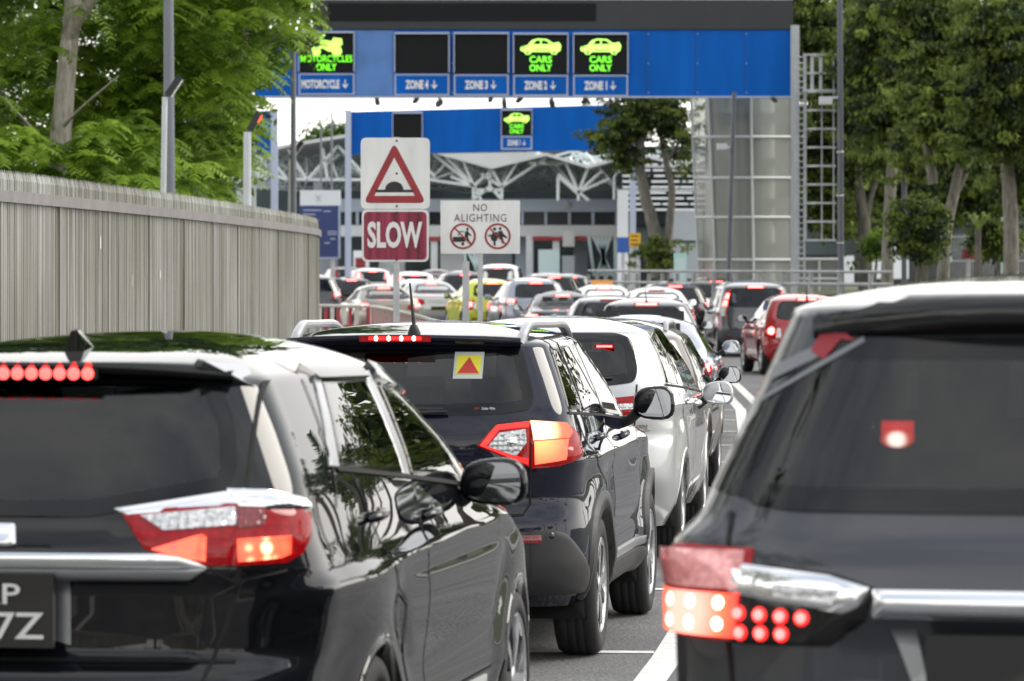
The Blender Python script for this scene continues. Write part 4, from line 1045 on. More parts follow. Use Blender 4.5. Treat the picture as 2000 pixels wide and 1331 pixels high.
make_tree('leaning tree with two grey stems above the dark bush on the right', 120,
    [([(1838,560),(1845,480),(1862,380),(1880,310),(1900,260)], .20, .10), ([(1856,400),(1885,340),(1905,280)], .11, .06), ([(1800,140),(1808,60),(1812,-40)], .16, .12), ([(1822,360),(1815,300),(1806,250),(1800,150)], .14, .13)],
    [(1850,220,-1,70,60,90),(1830,90,0,80,80,100),(1880,270,-1,40,25,34),(1810,150,0,50,60,46),(1780,10,0,70,40,50),(1835,290,2,36,40,40),(1900,190,0,50,60,50),(1800,310,3,36,34,24)], group=GR, per=75, radius=.42)
make_tree('bright-tipped broad tree hanging over the right edge of the picture', 112,
    [([(1972,580),(1975,450),(1970,350),(1965,300)], .22, .16), ([(1968,320),(2000,240),(2050,160)], .13, .07), ([(1880,70),(1910,90),(1945,105)], .05, .03)],
    [(1940,60,-1,70,60,80),(1975,190,-1,60,80,100),(1930,240,-1,50,50,55),(1990,270,-1,40,50,40),(1995,60,0,60,80,70),(2060,200,0,70,130,70),(1985,340,1,40,40,30)], group=GR, per=85, radius=.42)
make_tree('tall dark tree standing behind the right-hand row of trees', 160,
    [([(1800,580),(1800,420),(1795,250),(1790,100)], .26, .15), ([(1795,300),(1840,220),(1870,120)], .1, .05)],
    [(1700,80,0,140,110,120),(1850,60,0,150,110,120),(1960,120,0,120,160,110),(1760,230,0,120,80,90),(1660,200,0,80,120,70),(1580,60,0,60,70,40),(1900,280,0,90,50,46),(1760,340,0,130,60,90),(1920,370,0,110,60,80),(1660,400,0,60,60,40),(1700,-180,0,170,150,110),(1950,-200,-10,190,160,120),(2200,-100,-10,160,220,110),(2300,150,-20,150,200,80)], bark='barkdark', group=GR, per=60, radius=.8, size=.24)
def bush(label, px, py, d, rx, ry, n, leaf='leafright', size=.14, per=70, cat='bush', radius=.3):
    o = at(px, 0, d); o.z = 0; e = empty('bush', o); tag(e, label, cat)
    k = d/FPX; c = at(px, py, d); v = unit(RNG.normal(0,1,(n,3)))*(RNG.random((n,1))**.4)
    P, T = leaf_clumps(np.array(c)+v*np.array([rx*k, rx*k, ry*k]), radius, per, size)
    quads_mesh('foliage', P-np.array(o)[None,None], M[leaf], T, e)
    b = MB(); limb(b, [(0,0,0),(0,.05,(c.z-ry*k*.3)*.5),(.1,0,c.z)], .07, .03, 6); b.build('stem', M['barkdark'], e)
bush('large dark bush at the foot of the leaning grey tree', 1795, 450, 117, 58, 68, 90)
bush('pale yellow-green shrub at the foot of the dark forked trunk', 1708, 480, 128, 20, 22, 16, 'leafleft')
bush('low shrub beneath the broad tree at far right', 1945, 470, 113, 50, 34, 40)
bush('small sunlit treetop seen above the hall roof', 640, 268, 270, 52, 24, 40, 'leafleft', size=.3, radius=.8, per=50)
# a fern with arching blades
fe = empty('fern', at(1912,0,110).xy.to_3d()); tag(fe, 'bright spiky fern clump on the trunk at far right', 'plant')
b = MB(); c = at(1912,452,110)-Vector(fe.location)
for k in range(16):
    a = 2*pi*k/16+random.uniform(-.2,.2); L = random.uniform(.4,.7); d1 = Vector((cos(a),sin(a),0)); sd = Vector((-sin(a),cos(a),0))*.035
    p0 = c; p1 = c+d1*L*.5+Vector((0,0,L*.75)); p2 = c+d1*L+Vector((0,0,L*.55))
    b.add([p0-sd*.5,p0+sd*.5,p1+sd,p1-sd,p2], [(0,1,2,3),(3,2,4)])
M['fern'] = mat('fern_leaf', (.16,.22,.04), rough=.5, var=.2, scale=4); b.build('frond', M['fern'], fe)
b = MB(); b.tube([(0,.25,0), (0,.25,c.z+.1)], .08, 7); b.build('stem', M['barkdark'], fe)

# --- trees and palms beside and behind the camera: palms mirrored in the paintwork, unseen trees added to darken its reflections
def palm(label, x, y, h, grp):
    e = empty('palm_tree', (x, y, 0)); tag(e, label, 'palm tree', grp)
    b = MB(); limb(b, [(0,0,0),(.15,.1,h*.5),(.1,0,h)], .20, .13, 8, .02); b.build('trunk', M['barkgrey'], e)
    out = []; tn = []
    for k in range(22):
        a = 2*pi*k/22*1.9+random.uniform(-.2,.2); el = random.uniform(-.2,1.1); L = random.uniform(1.8,2.6)
        d_ = np.array([cos(a)*cos(el), sin(a)*cos(el), sin(el)]); sd = np.array([-sin(a),cos(a),0.]); s_ = (np.arange(14)+1)/14
        mid = np.array([.1,0,h])+np.outer(s_*L, d_); mid[:,2] -= 1.1*s_**2.2
        for sg in (1,-1):
            tip = unit(sd*sg+d_*.7+np.array([0,0,-.35])); ln = (.75*(1-.6*s_))[:,None]
            out.append(np.stack([mid-d_*.04, mid+tip*ln, mid+tip*ln+d_*.02, mid+d_*.04],1)); tn.append(np.full(14, random.random()))
    quads_mesh('crown', np.concatenate(out), M['leafpalm'], np.concatenate(tn), e)
for x, y, h in ((17,19,6.5),(16.5,11,6.0),(15,2,7),(18,-8,8),(15.5,50,7.5),(18.5,60,9.5),(21,72,10.5),(17.5,78,9),(25,88,12),(14,41,6.5),(22,58,8),(29,97,11),(20,104,10)):
    palm('feather-leaved palm on the right verge outside the picture', x, y, h, 'palms on the right verge')
def side_tree(x, y, h, w):
    e = empty('tree', (x, y, 0)); tag(e, 'unseen broad-leaved roadside tree added to darken car reflections', 'tree', 'unseen roadside trees added for reflections')
    b = MB(); limb(b, [(0,0,0),(.1,.1,h*.4),(.3,0,h*.8)], .3, .12, 8); limb(b, [(.1,.1,h*.4),(1.2,.3,h*.62),(w*.6,.3,h*.8)], .15, .05, 7); b.build('trunk', M['barkdark'], e)
    n = 55; v = unit(RNG.normal(0,1,(n,3)))*(RNG.random((n,1))**.4); P, T = leaf_clumps(np.array([0,0,h*.72])+v*np.array([w,w,h*.28]), 1.0, 60, .34)
    quads_mesh('crown', P, M['leafright'], T, e)
for x, y, h, w in ((14.5,66,10,4.2),(18,74,12,4.5),(22,84,12,5),(26,95,13,5),(30,106,14,5.5),(20,61,10,4.3),(27,78,12,5),(36,100,15,5),(41,120,16,6),(30,-6,8,4),(24,-20,9,4),(9,-31,10,5),(1,-33,11,5),(-7,-32,10,5),(17,-29,10,5),(-15,-28,10,5),(-20,-18,9,4.5),(25,-30,11,5),(-11.5,2,13,5),(-10.5,11,13.5,5),(-10,19,13.5,4.8),(-10.5,28,12.5,4.5),(-12,40,11,4)):
    side_tree(x, y, h, w)

# ------------------------------------------------------------------ car builder: a lofted body skin, every pane, lamp and trim projected onto it
def pchip(pts):
    xs = np.array([p[0] for p in pts], float); ys = np.array([p[1] for p in pts], float)
    h = np.diff(xs); dl = np.diff(ys)/h; m = np.zeros(len(xs)); m[0] = dl[0]; m[-1] = dl[-1]
    for i in range(1, len(xs)-1):
        if dl[i-1]*dl[i] > 0:
            w1 = 2*h[i]+h[i-1]; w2 = h[i]+2*h[i-1]; m[i] = (w1+w2)/(w1/dl[i-1]+w2/dl[i])
    def f(x):
        x = min(max(x, xs[0]), xs[-1]); i = min(max(int(np.searchsorted(xs, x)-1), 0), len(h)-1); t = (x-xs[i])/h[i]
        return float(ys[i]*(1+2*t)*(1-t)**2+h[i]*m[i]*t*(1-t)**2+ys[i+1]*t*t*(3-2*t)+h[i]*m[i+1]*t*t*(t-1))
    return f
def sstep(a, b, x):
    t = min(max((x-a)/(b-a), 0), 1) if a != b else float(x > a); return t*t*(3-2*t)
def resample(P, n):
    d = np.concatenate([[0], np.cumsum(np.linalg.norm(np.diff(P, axis=0), axis=1))]); t = np.linspace(0, d[-1], n)
    return np.stack([np.interp(t, d, P[:,0]), np.interp(t, d, P[:,1])], 1)
def inset(poly, w):
    n = len(poly); out = []
    A = sum(poly[i][0]*poly[(i+1) % n][1]-poly[(i+1) % n][0]*poly[i][1] for i in range(n)); sg = 1 if A > 0 else -1
    for i in range(n):
        p = Vector(poly[i]); a = (p-Vector(poly[i-1])).normalized(); b = (Vector(poly[(i+1) % n])-p).normalized()
        na = Vector((-a.y, a.x))*sg; nb = Vector((-b.y, b.x))*sg; m = na+nb
        if m.length < 1e-6: m = na
        m.normalize(); k = w/max(.35, m.dot(na)); out.append(tuple(p+m*k))
    return out
def densify(poly, step, closed=True):
    out = []; n = len(poly)
    for i in range(n if closed else n-1):
        a = Vector(poly[i]); b = Vector(poly[(i+1) % n]); k = max(1, int(math.ceil((b-a).length/step)))
        for j in range(k): out.append(tuple(a+(b-a)*j/k))
    if not closed: out.append(tuple(poly[-1]))
    return out
def poly_dist(P, poly):
    Q = np.array(poly); B = np.roll(Q, -1, 0); d = np.full(len(P), 1e9)
    for a, b in zip(Q, B):
        ab = b-a; L = max((ab*ab).sum(), 1e-12); t = np.clip(((P-a)@ab)/L, 0, 1); d = np.minimum(d, np.linalg.norm(P-(a+t[:,None]*ab), axis=1))
    return d

class Car:
    def __init__(s, p, root):
        s.p = p; s.root = root; s.L, s.W, s.H = p['L'], p['W'], p['H']; s.res = p.get('res', 1.0)
        s.extra = MB(); s.holes = []; s.grid(); s.cyl = p.get('cyl', (s.W/2-.45, .48))
    def grid(s):
        p = s.p; fr, ff, fw = pchip(p['rear']), pchip(p['front']), pchip(p['width']); ze, ym = p['ze'], p.get('ym', s.L*.46)
        tr, tf = p.get('tr', .06), p.get('tf', .09); Dr = pchip(p.get('Dr', [(0,.38),(9,.38)])); nr = p.get('nr', 3.0); Df = p.get('Df', .7); disp = p.get('disp'); rdisp = p.get('rdisp')
        z0 = p.get('z0', .24); step = .024/s.res
        zs = list(np.linspace(z0, ze, max(12, int((ze-z0)/step)))); 
        for zz in p.get('zx', []): zs += [zz-.012, zz, zz+.012]
        zs = sorted(set(round(z, 4) for z in zs)); zs = [z for i, z in enumerate(zs) if i == 0 or z-zs[i-1] > .004]
        K = int(13*max(s.res, .6)); crown = s.H-ze; t0 = p.get('t0', .42)
        ks = [1.0]*len(zs)
        for i in range(1, K+1):
            a = (i/K)*.985; tau = 1-(1-a)**1.7; zs.append(ze+crown*tau); ks.append(sqrt(max(0, 1-(t0+(1-t0)*tau)**2))/sqrt(1-t0*t0))
        NR, NS, NF = int(22*s.res)+4, int(58*s.res)+6, int(9*s.res)+4
        rows = []
        for z, k in zip(zs, ks):
            zz = min(z, ze); yr, yf, w = fr(zz), ff(zz), s.W/2*fw(zz); dr = Dr(zz); df = min(Df, (yf-yr)*.35)
            def plan(y):
                g = 1.0
                if y < 1.5: g -= tr*((1.5-y)/1.5)**2
                if y > s.L-1.6: g -= tf*((y-s.L+1.6)/1.6)**2
                return g
            a = np.linspace(0, pi/2, 90); wr = w*plan(yr+dr)
            R_ = np.stack([wr*np.sin(a)**(2/nr), yr+dr*(1-np.cos(a)**(2/nr))], 1); R_ = resample(R_, NR)
            ys = np.linspace(yr+dr, yf-df, NS+1)[1:]; S_ = np.array([[w*plan(y), y] for y in ys])
            wf = w*plan(yf-df); a = np.linspace(pi/2, 0, 60); F_ = np.stack([wf*np.sin(a)**(2/2.6), yf-df*(1-np.cos(a)**(2/2.6))], 1); F_ = resample(F_, NF+1)[1:]
            h = np.concatenate([R_, S_, F_])
            m = h[1:-1][::-1].copy(); m[:,0] *= -1; ring = np.concatenate([h, m])
            for _ in range(2): ring = .25*np.roll(ring, 1, 0)+.5*ring+.25*np.roll(ring, -1, 0)
            if k < 1.0: ring = np.stack([ring[:,0]*k, ym+(ring[:,1]-ym)*k], 1)
            if disp and k == 1.0:
                for i in range(len(ring)):
                    x, y = ring[i]; f = sstep(.72, .93, abs(x)/max(w, .01)); ring[i,0] += math.copysign(disp(y, z)*f, x)
            if rdisp and k == 1.0:
                for i in range(len(ring)):
                    x, y = ring[i]
                    if y < 1.2: ring[i,1] += rdisp(abs(x), z)*(1-sstep(.3,.6,y-yr))
            rows.append(np.concatenate([ring, np.full((len(ring), 1), z)], 1))
        V = np.array(rows); s.V = V; nz, R = V.shape[:2]
        ds = np.roll(V, -1, 1)-np.roll(V, 1, 1); dz = np.gradient(V, axis=0); N = np.cross(ds, dz); s.N = N/np.maximum(np.linalg.norm(N, axis=2, keepdims=True), 1e-9)
        s.verts = [tuple(v) for v in V.reshape(-1, 3)]+[(0, p.get('ym', s.L*.46), s.H)]
        s.norms = np.concatenate([s.N.reshape(-1, 3), [[0,0,1.]]])
        idx = lambda i, j: i*R+(j % R)
        s.faces = [(idx(i,j), idx(i,j+1), idx(i+1,j+1), idx(i+1,j)) for i in range(nz-1) for j in range(R)]
        top = len(s.verts)-1; s.faces += [(idx(nz-1,j), idx(nz-1,j+1), top) for j in range(R)]
        s.tris = []
        for f in s.faces:
            s.tris.append((f[0],f[1],f[2]))
            if len(f) == 4: s.tris.append((f[0],f[2],f[3]))
        s.vv = [Vector(v) for v in s.verts]; s.bvh = BVHTree.FromPolygons(s.verts, s.tris)
        s.bottom = tuple(idx(0,j) for j in range(R))[::-1]
    def ray(s, proj, sg, u, v):
        if proj == 'rear': return Vector((u,-3,v)), Vector((0,1,0))
        if proj == 'front': return Vector((u,s.L+3,v)), Vector((0,-1,0))
        if proj == 'side': return Vector((sg*3,u,v)), Vector((-sg,0,0))
        if proj == 'top': return Vector((u,v,5)), Vector((0,0,-1))
        th = radians(u); d = Vector((sg*sin(th), -cos(th), 0)); return Vector((sg*s.cyl[0], s.cyl[1], v))+d*3, -d
    def hit(s, proj, sg, u, v):
        o, d = s.ray(proj, sg, u, v); loc, n, i, _ = s.bvh.ray_cast(o, d)
        if loc is None: loc, n, i, _ = s.bvh.find_nearest(o+d*{'side': 3-s.W/2, 'rear': 3.0, 'front': 3.0, 'top': 5-s.H, 'cyl': 2.5}[proj])
        t = s.tris[i]; w = poly_3d_calc([s.vv[k] for k in t], loc); nn = Vector((0,0,0))
        for k, wk in zip(t, w): nn += Vector(s.norms[k])*wk
        return loc, nn.normalized()
    def scale_u(s, proj): return radians(1)*.5 if proj == 'cyl' else 1.0
    def patch(s, name, mats, poly, proj='rear', sg=1, off=.004, border=0, bulge=0, edge=.03, skirt=.012, res=None, parent=None, hole=0, smoothn=True, rounded=0, build=True):
        if s.p.get('xf'): poly = [s.p['xf'](proj, u, v) for u, v in poly]
        if parent is not None and off > .012: off += .004
        res = (res or (.024 if (bulge or parent is not None) else .05))/min(1.0, max(.5, s.res)); ku = s.scale_u(proj)
        if rounded: 
            poly = [(u*ku, v) for u, v in poly]; poly = round_poly(poly, rounded, 4)
        else: poly = [(u*ku, v) for u, v in poly]
        dense = densify(poly, res); pts = list(dense); ed = [(i, (i+1) % len(dense)) for i in range(len(dense))]
        inn = None
        if border:
            inn = inset(poly, border); di = densify(inn, res); b0 = len(pts); pts += di; ed += [(b0+i, b0+(i+1) % len(di)) for i in range(len(di))]
        P = np.array(poly); x0, y0 = P.min(0); x1, y1 = P.max(0)
        gx, gy = np.meshgrid(np.arange(x0+res*.5, x1, res), np.arange(y0+res*.5, y1, res)); G = np.stack([gx.ravel(), gy.ravel()], 1)
        if len(G):
            G = G[in_poly(G, P)]; 
            if len(G): G = G[poly_dist(G, poly) > res*.45]
            if inn is not None and len(G): G = G[poly_dist(G, inn) > res*.3]
            pts += [tuple(q_) for q_ in G]
        r = delaunay_2d_cdt([Vector(q_) for q_ in pts], ed, [], 0, 1e-5)
        U = np.array([(v.x, v.y) for v in r[0]]); T = np.array([f for f in r[2]]); C = U[T].mean(1); keep = in_poly(C, P); T = T[keep]; C = C[keep]
        mi = np.zeros(len(T), int)
        if inn is not None: mi = (~in_poly(C, np.array(inn))).astype(int)
        offs = np.full(len(U), off)
        if bulge: dd = poly_dist(U, poly); offs = off+bulge*np.sqrt(np.clip(dd/edge, 0, 1)*(2-np.clip(dd/edge, 0, 1)))
        vs = []; ns = []
        if bulge:
            def bf(Q): t_ = np.clip(poly_dist(Q, poly)/edge, 0, 1)*in_poly(Q, P); return bulge*np.sqrt(t_*(2-t_))
            e_ = edge*.35; gu = np.clip((bf(U+[e_,0])-bf(U-[e_,0]))/(2*e_), -.7, .7); gv = np.clip((bf(U+[0,e_])-bf(U-[0,e_]))/(2*e_), -.7, .7)
        for i_, ((u, v), of) in enumerate(zip(U, offs)):
            l, n = s.hit(proj, sg, u/ku, v); vs.append(l+n*of)
            if bulge:
                eu = Vector((0,1,0)) if proj == 'side' else (Vector((sg*cos(radians(u/ku)), sin(radians(u/ku)), 0)) if proj == 'cyl' else Vector((1,0,0))); ev = Vector((0,1,0)) if proj == 'top' else Vector((0,0,1))
                n = (n-eu*float(gu[i_])-ev*float(gv[i_])).normalized()
            ns.append(n)
        F = []; FM = []
        for t, m in zip(T, mi):
            a, b, c = (vs[k] for k in t); n = (b-a).cross(c-a); m_ = ns[t[0]]+ns[t[1]]+ns[t[2]]
            F.append(tuple(int(k) for k in (t if n.dot(m_) > 0 else t[::-1]))); FM.append(int(m))
        if skirt:
            cnt = {}
            for f in F:
                for a, b in ((f[0],f[1]),(f[1],f[2]),(f[2],f[0])): cnt[(a,b)] = 1
            mp_ = {}
            bm_ = (1 if border else 0)
            for (a, b) in list(cnt):
                if (b, a) in cnt: continue
                for k in (a, b):
                    if k not in mp_: mp_[k] = len(vs); vs.append(vs[k]-ns[k]*(skirt+off+bulge*.3)); ns.append(ns[k])
                F.append((b, a, mp_[a], mp_[b])); FM.append(bm_)
        if hole: s.holes.append((proj, sg, np.array(inset(poly, hole)), ku))
        if not build: return vs, F, FM, ns
        me = bpy.data.meshes.new(name); me.from_pydata([tuple(v) for v in vs], [], F)
        for m in (mats if isinstance(mats, (list, tuple)) else [mats]): me.materials.append(m)
        me.polygons.foreach_set('material_index', FM); me.polygons.foreach_set('use_smooth', [True]*len(F)); me.update()
        if smoothn: me.normals_split_custom_set_from_vertices([tuple(n) for n in ns])
        return link(bpy.data.objects.new(name, me), parent or s.root)
    def ribbon(s, path, width, proj='rear', sg=1, off=.003, mb=None, mi=0, step=.04, thick=0.0, xf=True):
        if s.p.get('xf') and xf: path = [s.p['xf'](proj, u, v) for u, v in path]
        mb = mb or s.extra; ku = s.scale_u(proj); path = [(u*ku, v) for u, v in path]
        D = densify(path, step, False); vs = []; n = len(D)
        for i, q_ in enumerate(D):
            a = Vector(D[max(i-1, 0)]); b = Vector(D[min(i+1, n-1)]); t = (b-a).normalized(); nn = Vector((-t.y, t.x))
            for k in (-.5, .5):
                w = Vector(q_)+nn*k*width; l, nr_ = s.hit(proj, sg, w.x/ku, w.y); vs.append(l+nr_*off)
        fl = sg < 0
        Fs = [(2*i, 2*i+2, 2*i+3, 2*i+1) for i in range(n-1)]
        if n > 1:
            a, b, c = vs[0], vs[2], vs[3]; l, nr_ = s.hit(proj, sg, D[0][0]/ku, D[0][1])
            if (b-a).cross(c-a).dot(nr_) < 0: Fs = [f[::-1] for f in Fs]
        if thick:
            inner = [v.copy() for v in vs]
            for i, q_ in enumerate(D):
                _, nr_ = s.hit(proj, sg, q_[0]/ku, q_[1]); inner[2*i] -= nr_*thick; inner[2*i+1] -= nr_*thick
            m_ = len(vs); vs = vs+inner
            Fs += [(m_+2*i, m_+2*i+2, 2*i+2, 2*i) for i in range(n-1)]+[(2*i+1, 2*i+3, m_+2*i+3, m_+2*i+1) for i in range(n-1)]
        mb.add(vs, Fs, mi, True)
    def arc(s, y, z, r, a0=-8, a1=188, n=36): return [(y+r*cos(radians(a0+(a1-a0)*k/n)), z+r*sin(radians(a0+(a1-a0)*k/n))) for k in range(n+1)]
    def arches(s, r, lip_m, lipw=.05, name='wheel_arch', depth=.02, a0=-10, a1=190):
        s.ra = r
        for y in s.p['axles']:
            for sg in (1, -1):
                mb = MB(); rr = r+lipw/2-.012; zc = s.p['wr']
                pth = [q_ for q_ in s.arc(y, zc, rr, a0, a1) if q_[1] > s.p.get('z0', .24)+.01]
                s.ribbon(pth, lipw, 'side', sg, depth, mb, 0, .05, .07, False)
                mb.build(name, lip_m, s.root)
    def body(s, mats, inner=True, name='body', under=True):
        """cuts the window and wheel openings and builds the skin (paint, gap, underside)"""
        p = s.p; V = np.array(s.verts); keep = []; liner = []
        FC = np.array([V[list(f)].mean(0) for f in s.faces]); FN = np.array([s.norms[list(f)].mean(0) for f in s.faces])
        dead = np.zeros(len(s.faces), bool)
        for proj, sg, P, ku in s.holes:
            if proj == 'rear': m = (FN[:,1] < -.12) & (FC[:,1] < s.L*.5); q_ = FC[:,[0,2]]
            elif proj == 'front': m = (FN[:,1] > .12) & (FC[:,1] > s.L*.4); q_ = FC[:,[0,2]]
            elif proj == 'side': m = (FN[:,0]*sg > .3); q_ = FC[:,[1,2]]
            else: continue
            dead |= m & in_poly(q_, P)
        wins = dead.copy()
        for y in p['axles']:
            dead |= ((FC[:,1]-y)**2+(FC[:,2]-p['wr'])**2 < s.ra**2) & (np.abs(FC[:,0]) > s.W*.5-.35)
        faces = [f for f, d_ in zip(s.faces, dead) if not d_]
        vs = list(s.verts); ns = [tuple(n) for n in s.norms]; mi = [0]*len(faces)
        faces.append(s.bottom); mi.append(2)
        n0 = len(vs)
        for v in s.extra.v: vs.append(v); ns.append((0,0,1))
        for f, m in zip(s.extra.f, s.extra.m): faces.append(tuple(k+n0 for k in f)); mi.append(1 if m == 0 else m)
        well = MB()
        for y in p['axles']:
            for sg in (1, -1):
                prof = [(s.ra+.03, s.W/2-.05), (s.ra+.03, s.W/2-.42), (0, s.W/2-.42)]
                well.lathe([(r_, h_) for r_, h_ in prof], (0, y, p['wr']), (sg, 0, 0), 22)
        n0 = len(vs)
        for v in well.v: vs.append(v if v[2] > .2 else (v[0], v[1], .2)); ns.append((0,0,1))
        for f in well.f: faces.append(tuple(k+n0 for k in f)); mi.append(2)
        me = bpy.data.meshes.new(name); me.from_pydata(vs, [], faces)
        for m in mats: me.materials.append(m)
        me.polygons.foreach_set('material_index', mi); me.polygons.foreach_set('use_smooth', [m != 2 for m in mi]); me.update()
        me.normals_split_custom_set_from_vertices(ns)
        b = link(bpy.data.objects.new(name, me), s.root)
        if inner:
            zb = p.get('floor', .55); lf = [f for f, d_, c in zip(s.faces, wins, FC) if not d_ and c[2] > zb-.1]
            lv_ = [tuple(V[i]-s.norms[i]*.035) for i in range(len(V))]
            used = sorted(set(k for f in lf for k in f)); rm = {k: i for i, k in enumerate(used)}
            mb = MB(); mb.add([lv_[k] for k in used], [tuple(rm[k] for k in f)[::-1] for f in lf], 0, True)
            cx = s.W/2-.12
            mb.box((0, s.L*.45, zb), (2*cx, s.L*.72, .06))
            for px_ in (-.36, .36):                                   # front seats with headrests
                y = p.get('seat', 2.35); mb.box((px_, y, zb+.38), (.46, .14, .62), 1, M=Matrix.Rotation(radians(-12), 3, 'X')); mb.box((px_, y-.09, zb+.78), (.25,.10,.18), 1, M=Matrix.Rotation(radians(-12), 3, 'X')); mb.box((px_, y+.3, zb+.12), (.48,.5,.16), 1)
            y = p.get('seat', 2.35)-.95
            mb.box((0, y, zb+.33), (1.16, .16, .55), 1, M=Matrix.Rotation(radians(-16), 3, 'X'))
            for px_ in (-.36, .36, 0): mb.box((px_, y-.11, zb+.67), (.24 if px_ else .2,.09,.15), 1, M=Matrix.Rotation(radians(-16), 3, 'X'))
            yd = p.get('seat', 2.35)+.85
            mb.box((0, yd, zb+.36), (1.2,.35,.22), 0); mb.lathe([(.17,-.012),(.19,0),(.17,.012)], (.36, yd-.25, zb+.38), (0,-1,.35), 20, 0)
            mb.box((0, yd-.30, s.H-.22), (.24,.03,.07), 0)
            mb.build('interior', [M['interior'], M['seat']], s.root)
        return b
    def wheel(s, R=.33, w=.21, x=None, rim='alloy', ns=10, wheels=None, rr=.70, yaw=0, two=False):
        p = s.p; x = x or s.W/2-.015
        for sg in (1, -1):
            for y in p['axles']:
                o = (sg*x, y, R); hub = MB(); hub.lathe([(0,-.09),(R*.44,-.09),(R*.44,-.075),(0,-.075)], o, (sg,0,0), 20); hub.lathe([(R*.72,-.18),(0,-.18)], o, (sg,0,0), 20, 1)
                h = hub.build('wheel', [M['satin'], M['under']], s.root)
                t = MB(); hw = w
                prof = [(R*rr,-hw+.01),(R*.82,-hw),(R*.94,-hw+.01),(R*.985,-hw+.035),(R,-hw*.70),(R*.992,-hw*.69),(R*.992,-hw*.66),(R,-hw*.65),(R,-hw*.51),(R*.992,-hw*.50),(R*.992,-hw*.47),(R,-hw*.46),(R,-hw*.33),(R*.992,-hw*.32),(R*.992,-hw*.29),(R,-hw*.28),(R*.985,-.03),(R*.94,-.008),(R*.82,0),(R*.73,-.005),(R*rr,-.014)]
                t.lathe(prof, o, (sg,0,0), 48 if s.res > .8 else 20); t.build('tyre', M['rubber'], h)
                m = MB(); m.lathe([(R*rr,-.012),(R*(rr-.02),-.006),(R*(rr-.05),-.02),(R*(rr-.07),-.15),(R*(rr-.08),-.19)], o, (sg,0,0), 40 if s.res > .8 else 20)
                m.lathe([(0,-.012),(R*.10,-.014),(R*.17,-.022),(R*.19,-.06)], o, (sg,0,0), 20)
                ax = Vector((sg,0,0))
                for k in range(ns):
                    a = 2*pi*k/ns+.3*y; rd = Vector((0,cos(a),sin(a))); td = Vector((0,-sin(a),cos(a)))*sg
                    vs = []
                    for r_, wd, dep in ((R*.13,.030,-.018),(R*.42,.021,-.012),(R*(rr-.03),.030,-.014)):
                        if ns <= 5: wd *= 1.9
                        c = Vector(o)+rd*r_+ax*dep
                        for e_, dd in ((-1,0),(1,0),(1.15,-.03),(-1.15,-.03)): vs.append(c+td*wd*e_*.5*1.6+ax*dd)
                    F = []
                    for q_ in (0,4):
                        for i in range(4): j = (i+1) % 4; F.append((q_+i,q_+j,q_+4+j,q_+4+i))
                    m.add(vs, F, 1 if (two and k % 2) else 0)
                m.build('rim', [M[rim], M['darkalloy']], h)
    def mirror(s, x, y, z, w=.20, h=.15, m=None, arm=True, glass=True, sides=(1,-1)):
        for sg in sides:
            mb = MB(); nu, nv = (20, 14) if s.res > .8 else (12, 8); vs = []; F = []
            ex = lambda c, n_: math.copysign(abs(c)**(2/n_), c)
            for i in range(nv+1):
                ph = pi*i/nv
                for k in range(nu):
                    th = 2*pi*k/nu; cx_, cz_ = ex(cos(th), 2.8), ex(sin(th), 2.8); cy_ = -cos(ph)
                    rad = sin(ph)**.6 if cy_ > 0 else sin(ph)**.28
                    taper = 1-.12*cz_*0
                    vs.append(Vector((sg*x+sg*cx_*w/2*rad*(1-.06*cz_), y+(.085*cy_ if cy_ > 0 else .03*cy_)+sg*cx_*0, z+cz_*h/2*rad*(1+.10*cx_))))
            for i in range(nv):
                for k in range(nu): k2 = (k+1) % nu; F.append((i*nu+k, i*nu+k2, (i+1)*nu+k2, (i+1)*nu+k))
            mb.add(vs, F, 0, True)
            if arm: mb.tube([(sg*(x-w*.42), y+.01, z-h*.30), (sg*(x-w*.62), y+.03, z-h*.52), (sg*(x-w*.95), y+.05, z-h*.62)], [.030,.028,.036], 8, 1)
            o = mb.build('door_mirror', [m or M['gloss'], M['plastic']], s.root)
            if glass:
                g_ = MB(); pl_ = [(ex(cos(2*pi*k/24), 3.0)*w*.42*(1-.06*sin(2*pi*k/24)), ex(sin(2*pi*k/24), 3.0)*h*.41*(1+.10*sg*cos(2*pi*k/24))) for k in range(24)]
                a = radians(6)*sg
                g_.prism(pl_, (sg*x, y-.031, z), Vector((cos(a), -sin(a)*1.0, 0)), Vector((0,.05,1)).normalized(), .006); g_.build('mirror_glass', M['mirror'], o)
    def plate(s, x0, z0, x1, z1, rows, y=None, frame=True):
        l, n = s.hit('rear', 1, (x0+x1)/2, (z0+z1)/2); yy = (y if y is not None else l.y)-.022
        mb = MB(); mb.box(((x0+x1)/2, yy+.008, (z0+z1)/2), (x1-x0+.012, .02, z1-z0+.012), 0); o = mb.build('number_plate', M['plate'], s.root)
        mb = MB(); n_ = len(rows)
        if not n_: return o
        hh = (z1-z0)/n_
        for i, tx in enumerate(rows):
            zc = z1-hh*(i+.5); wt = min((x1-x0)*.90, .052*len(tx)); put_text(mb, tx, (x1-.012-wt/2, yy-.006, zc), UX, UZ, wt, hh*.66, bold=.01)
        mb.build('plate_lettering', M['white'], o); return o
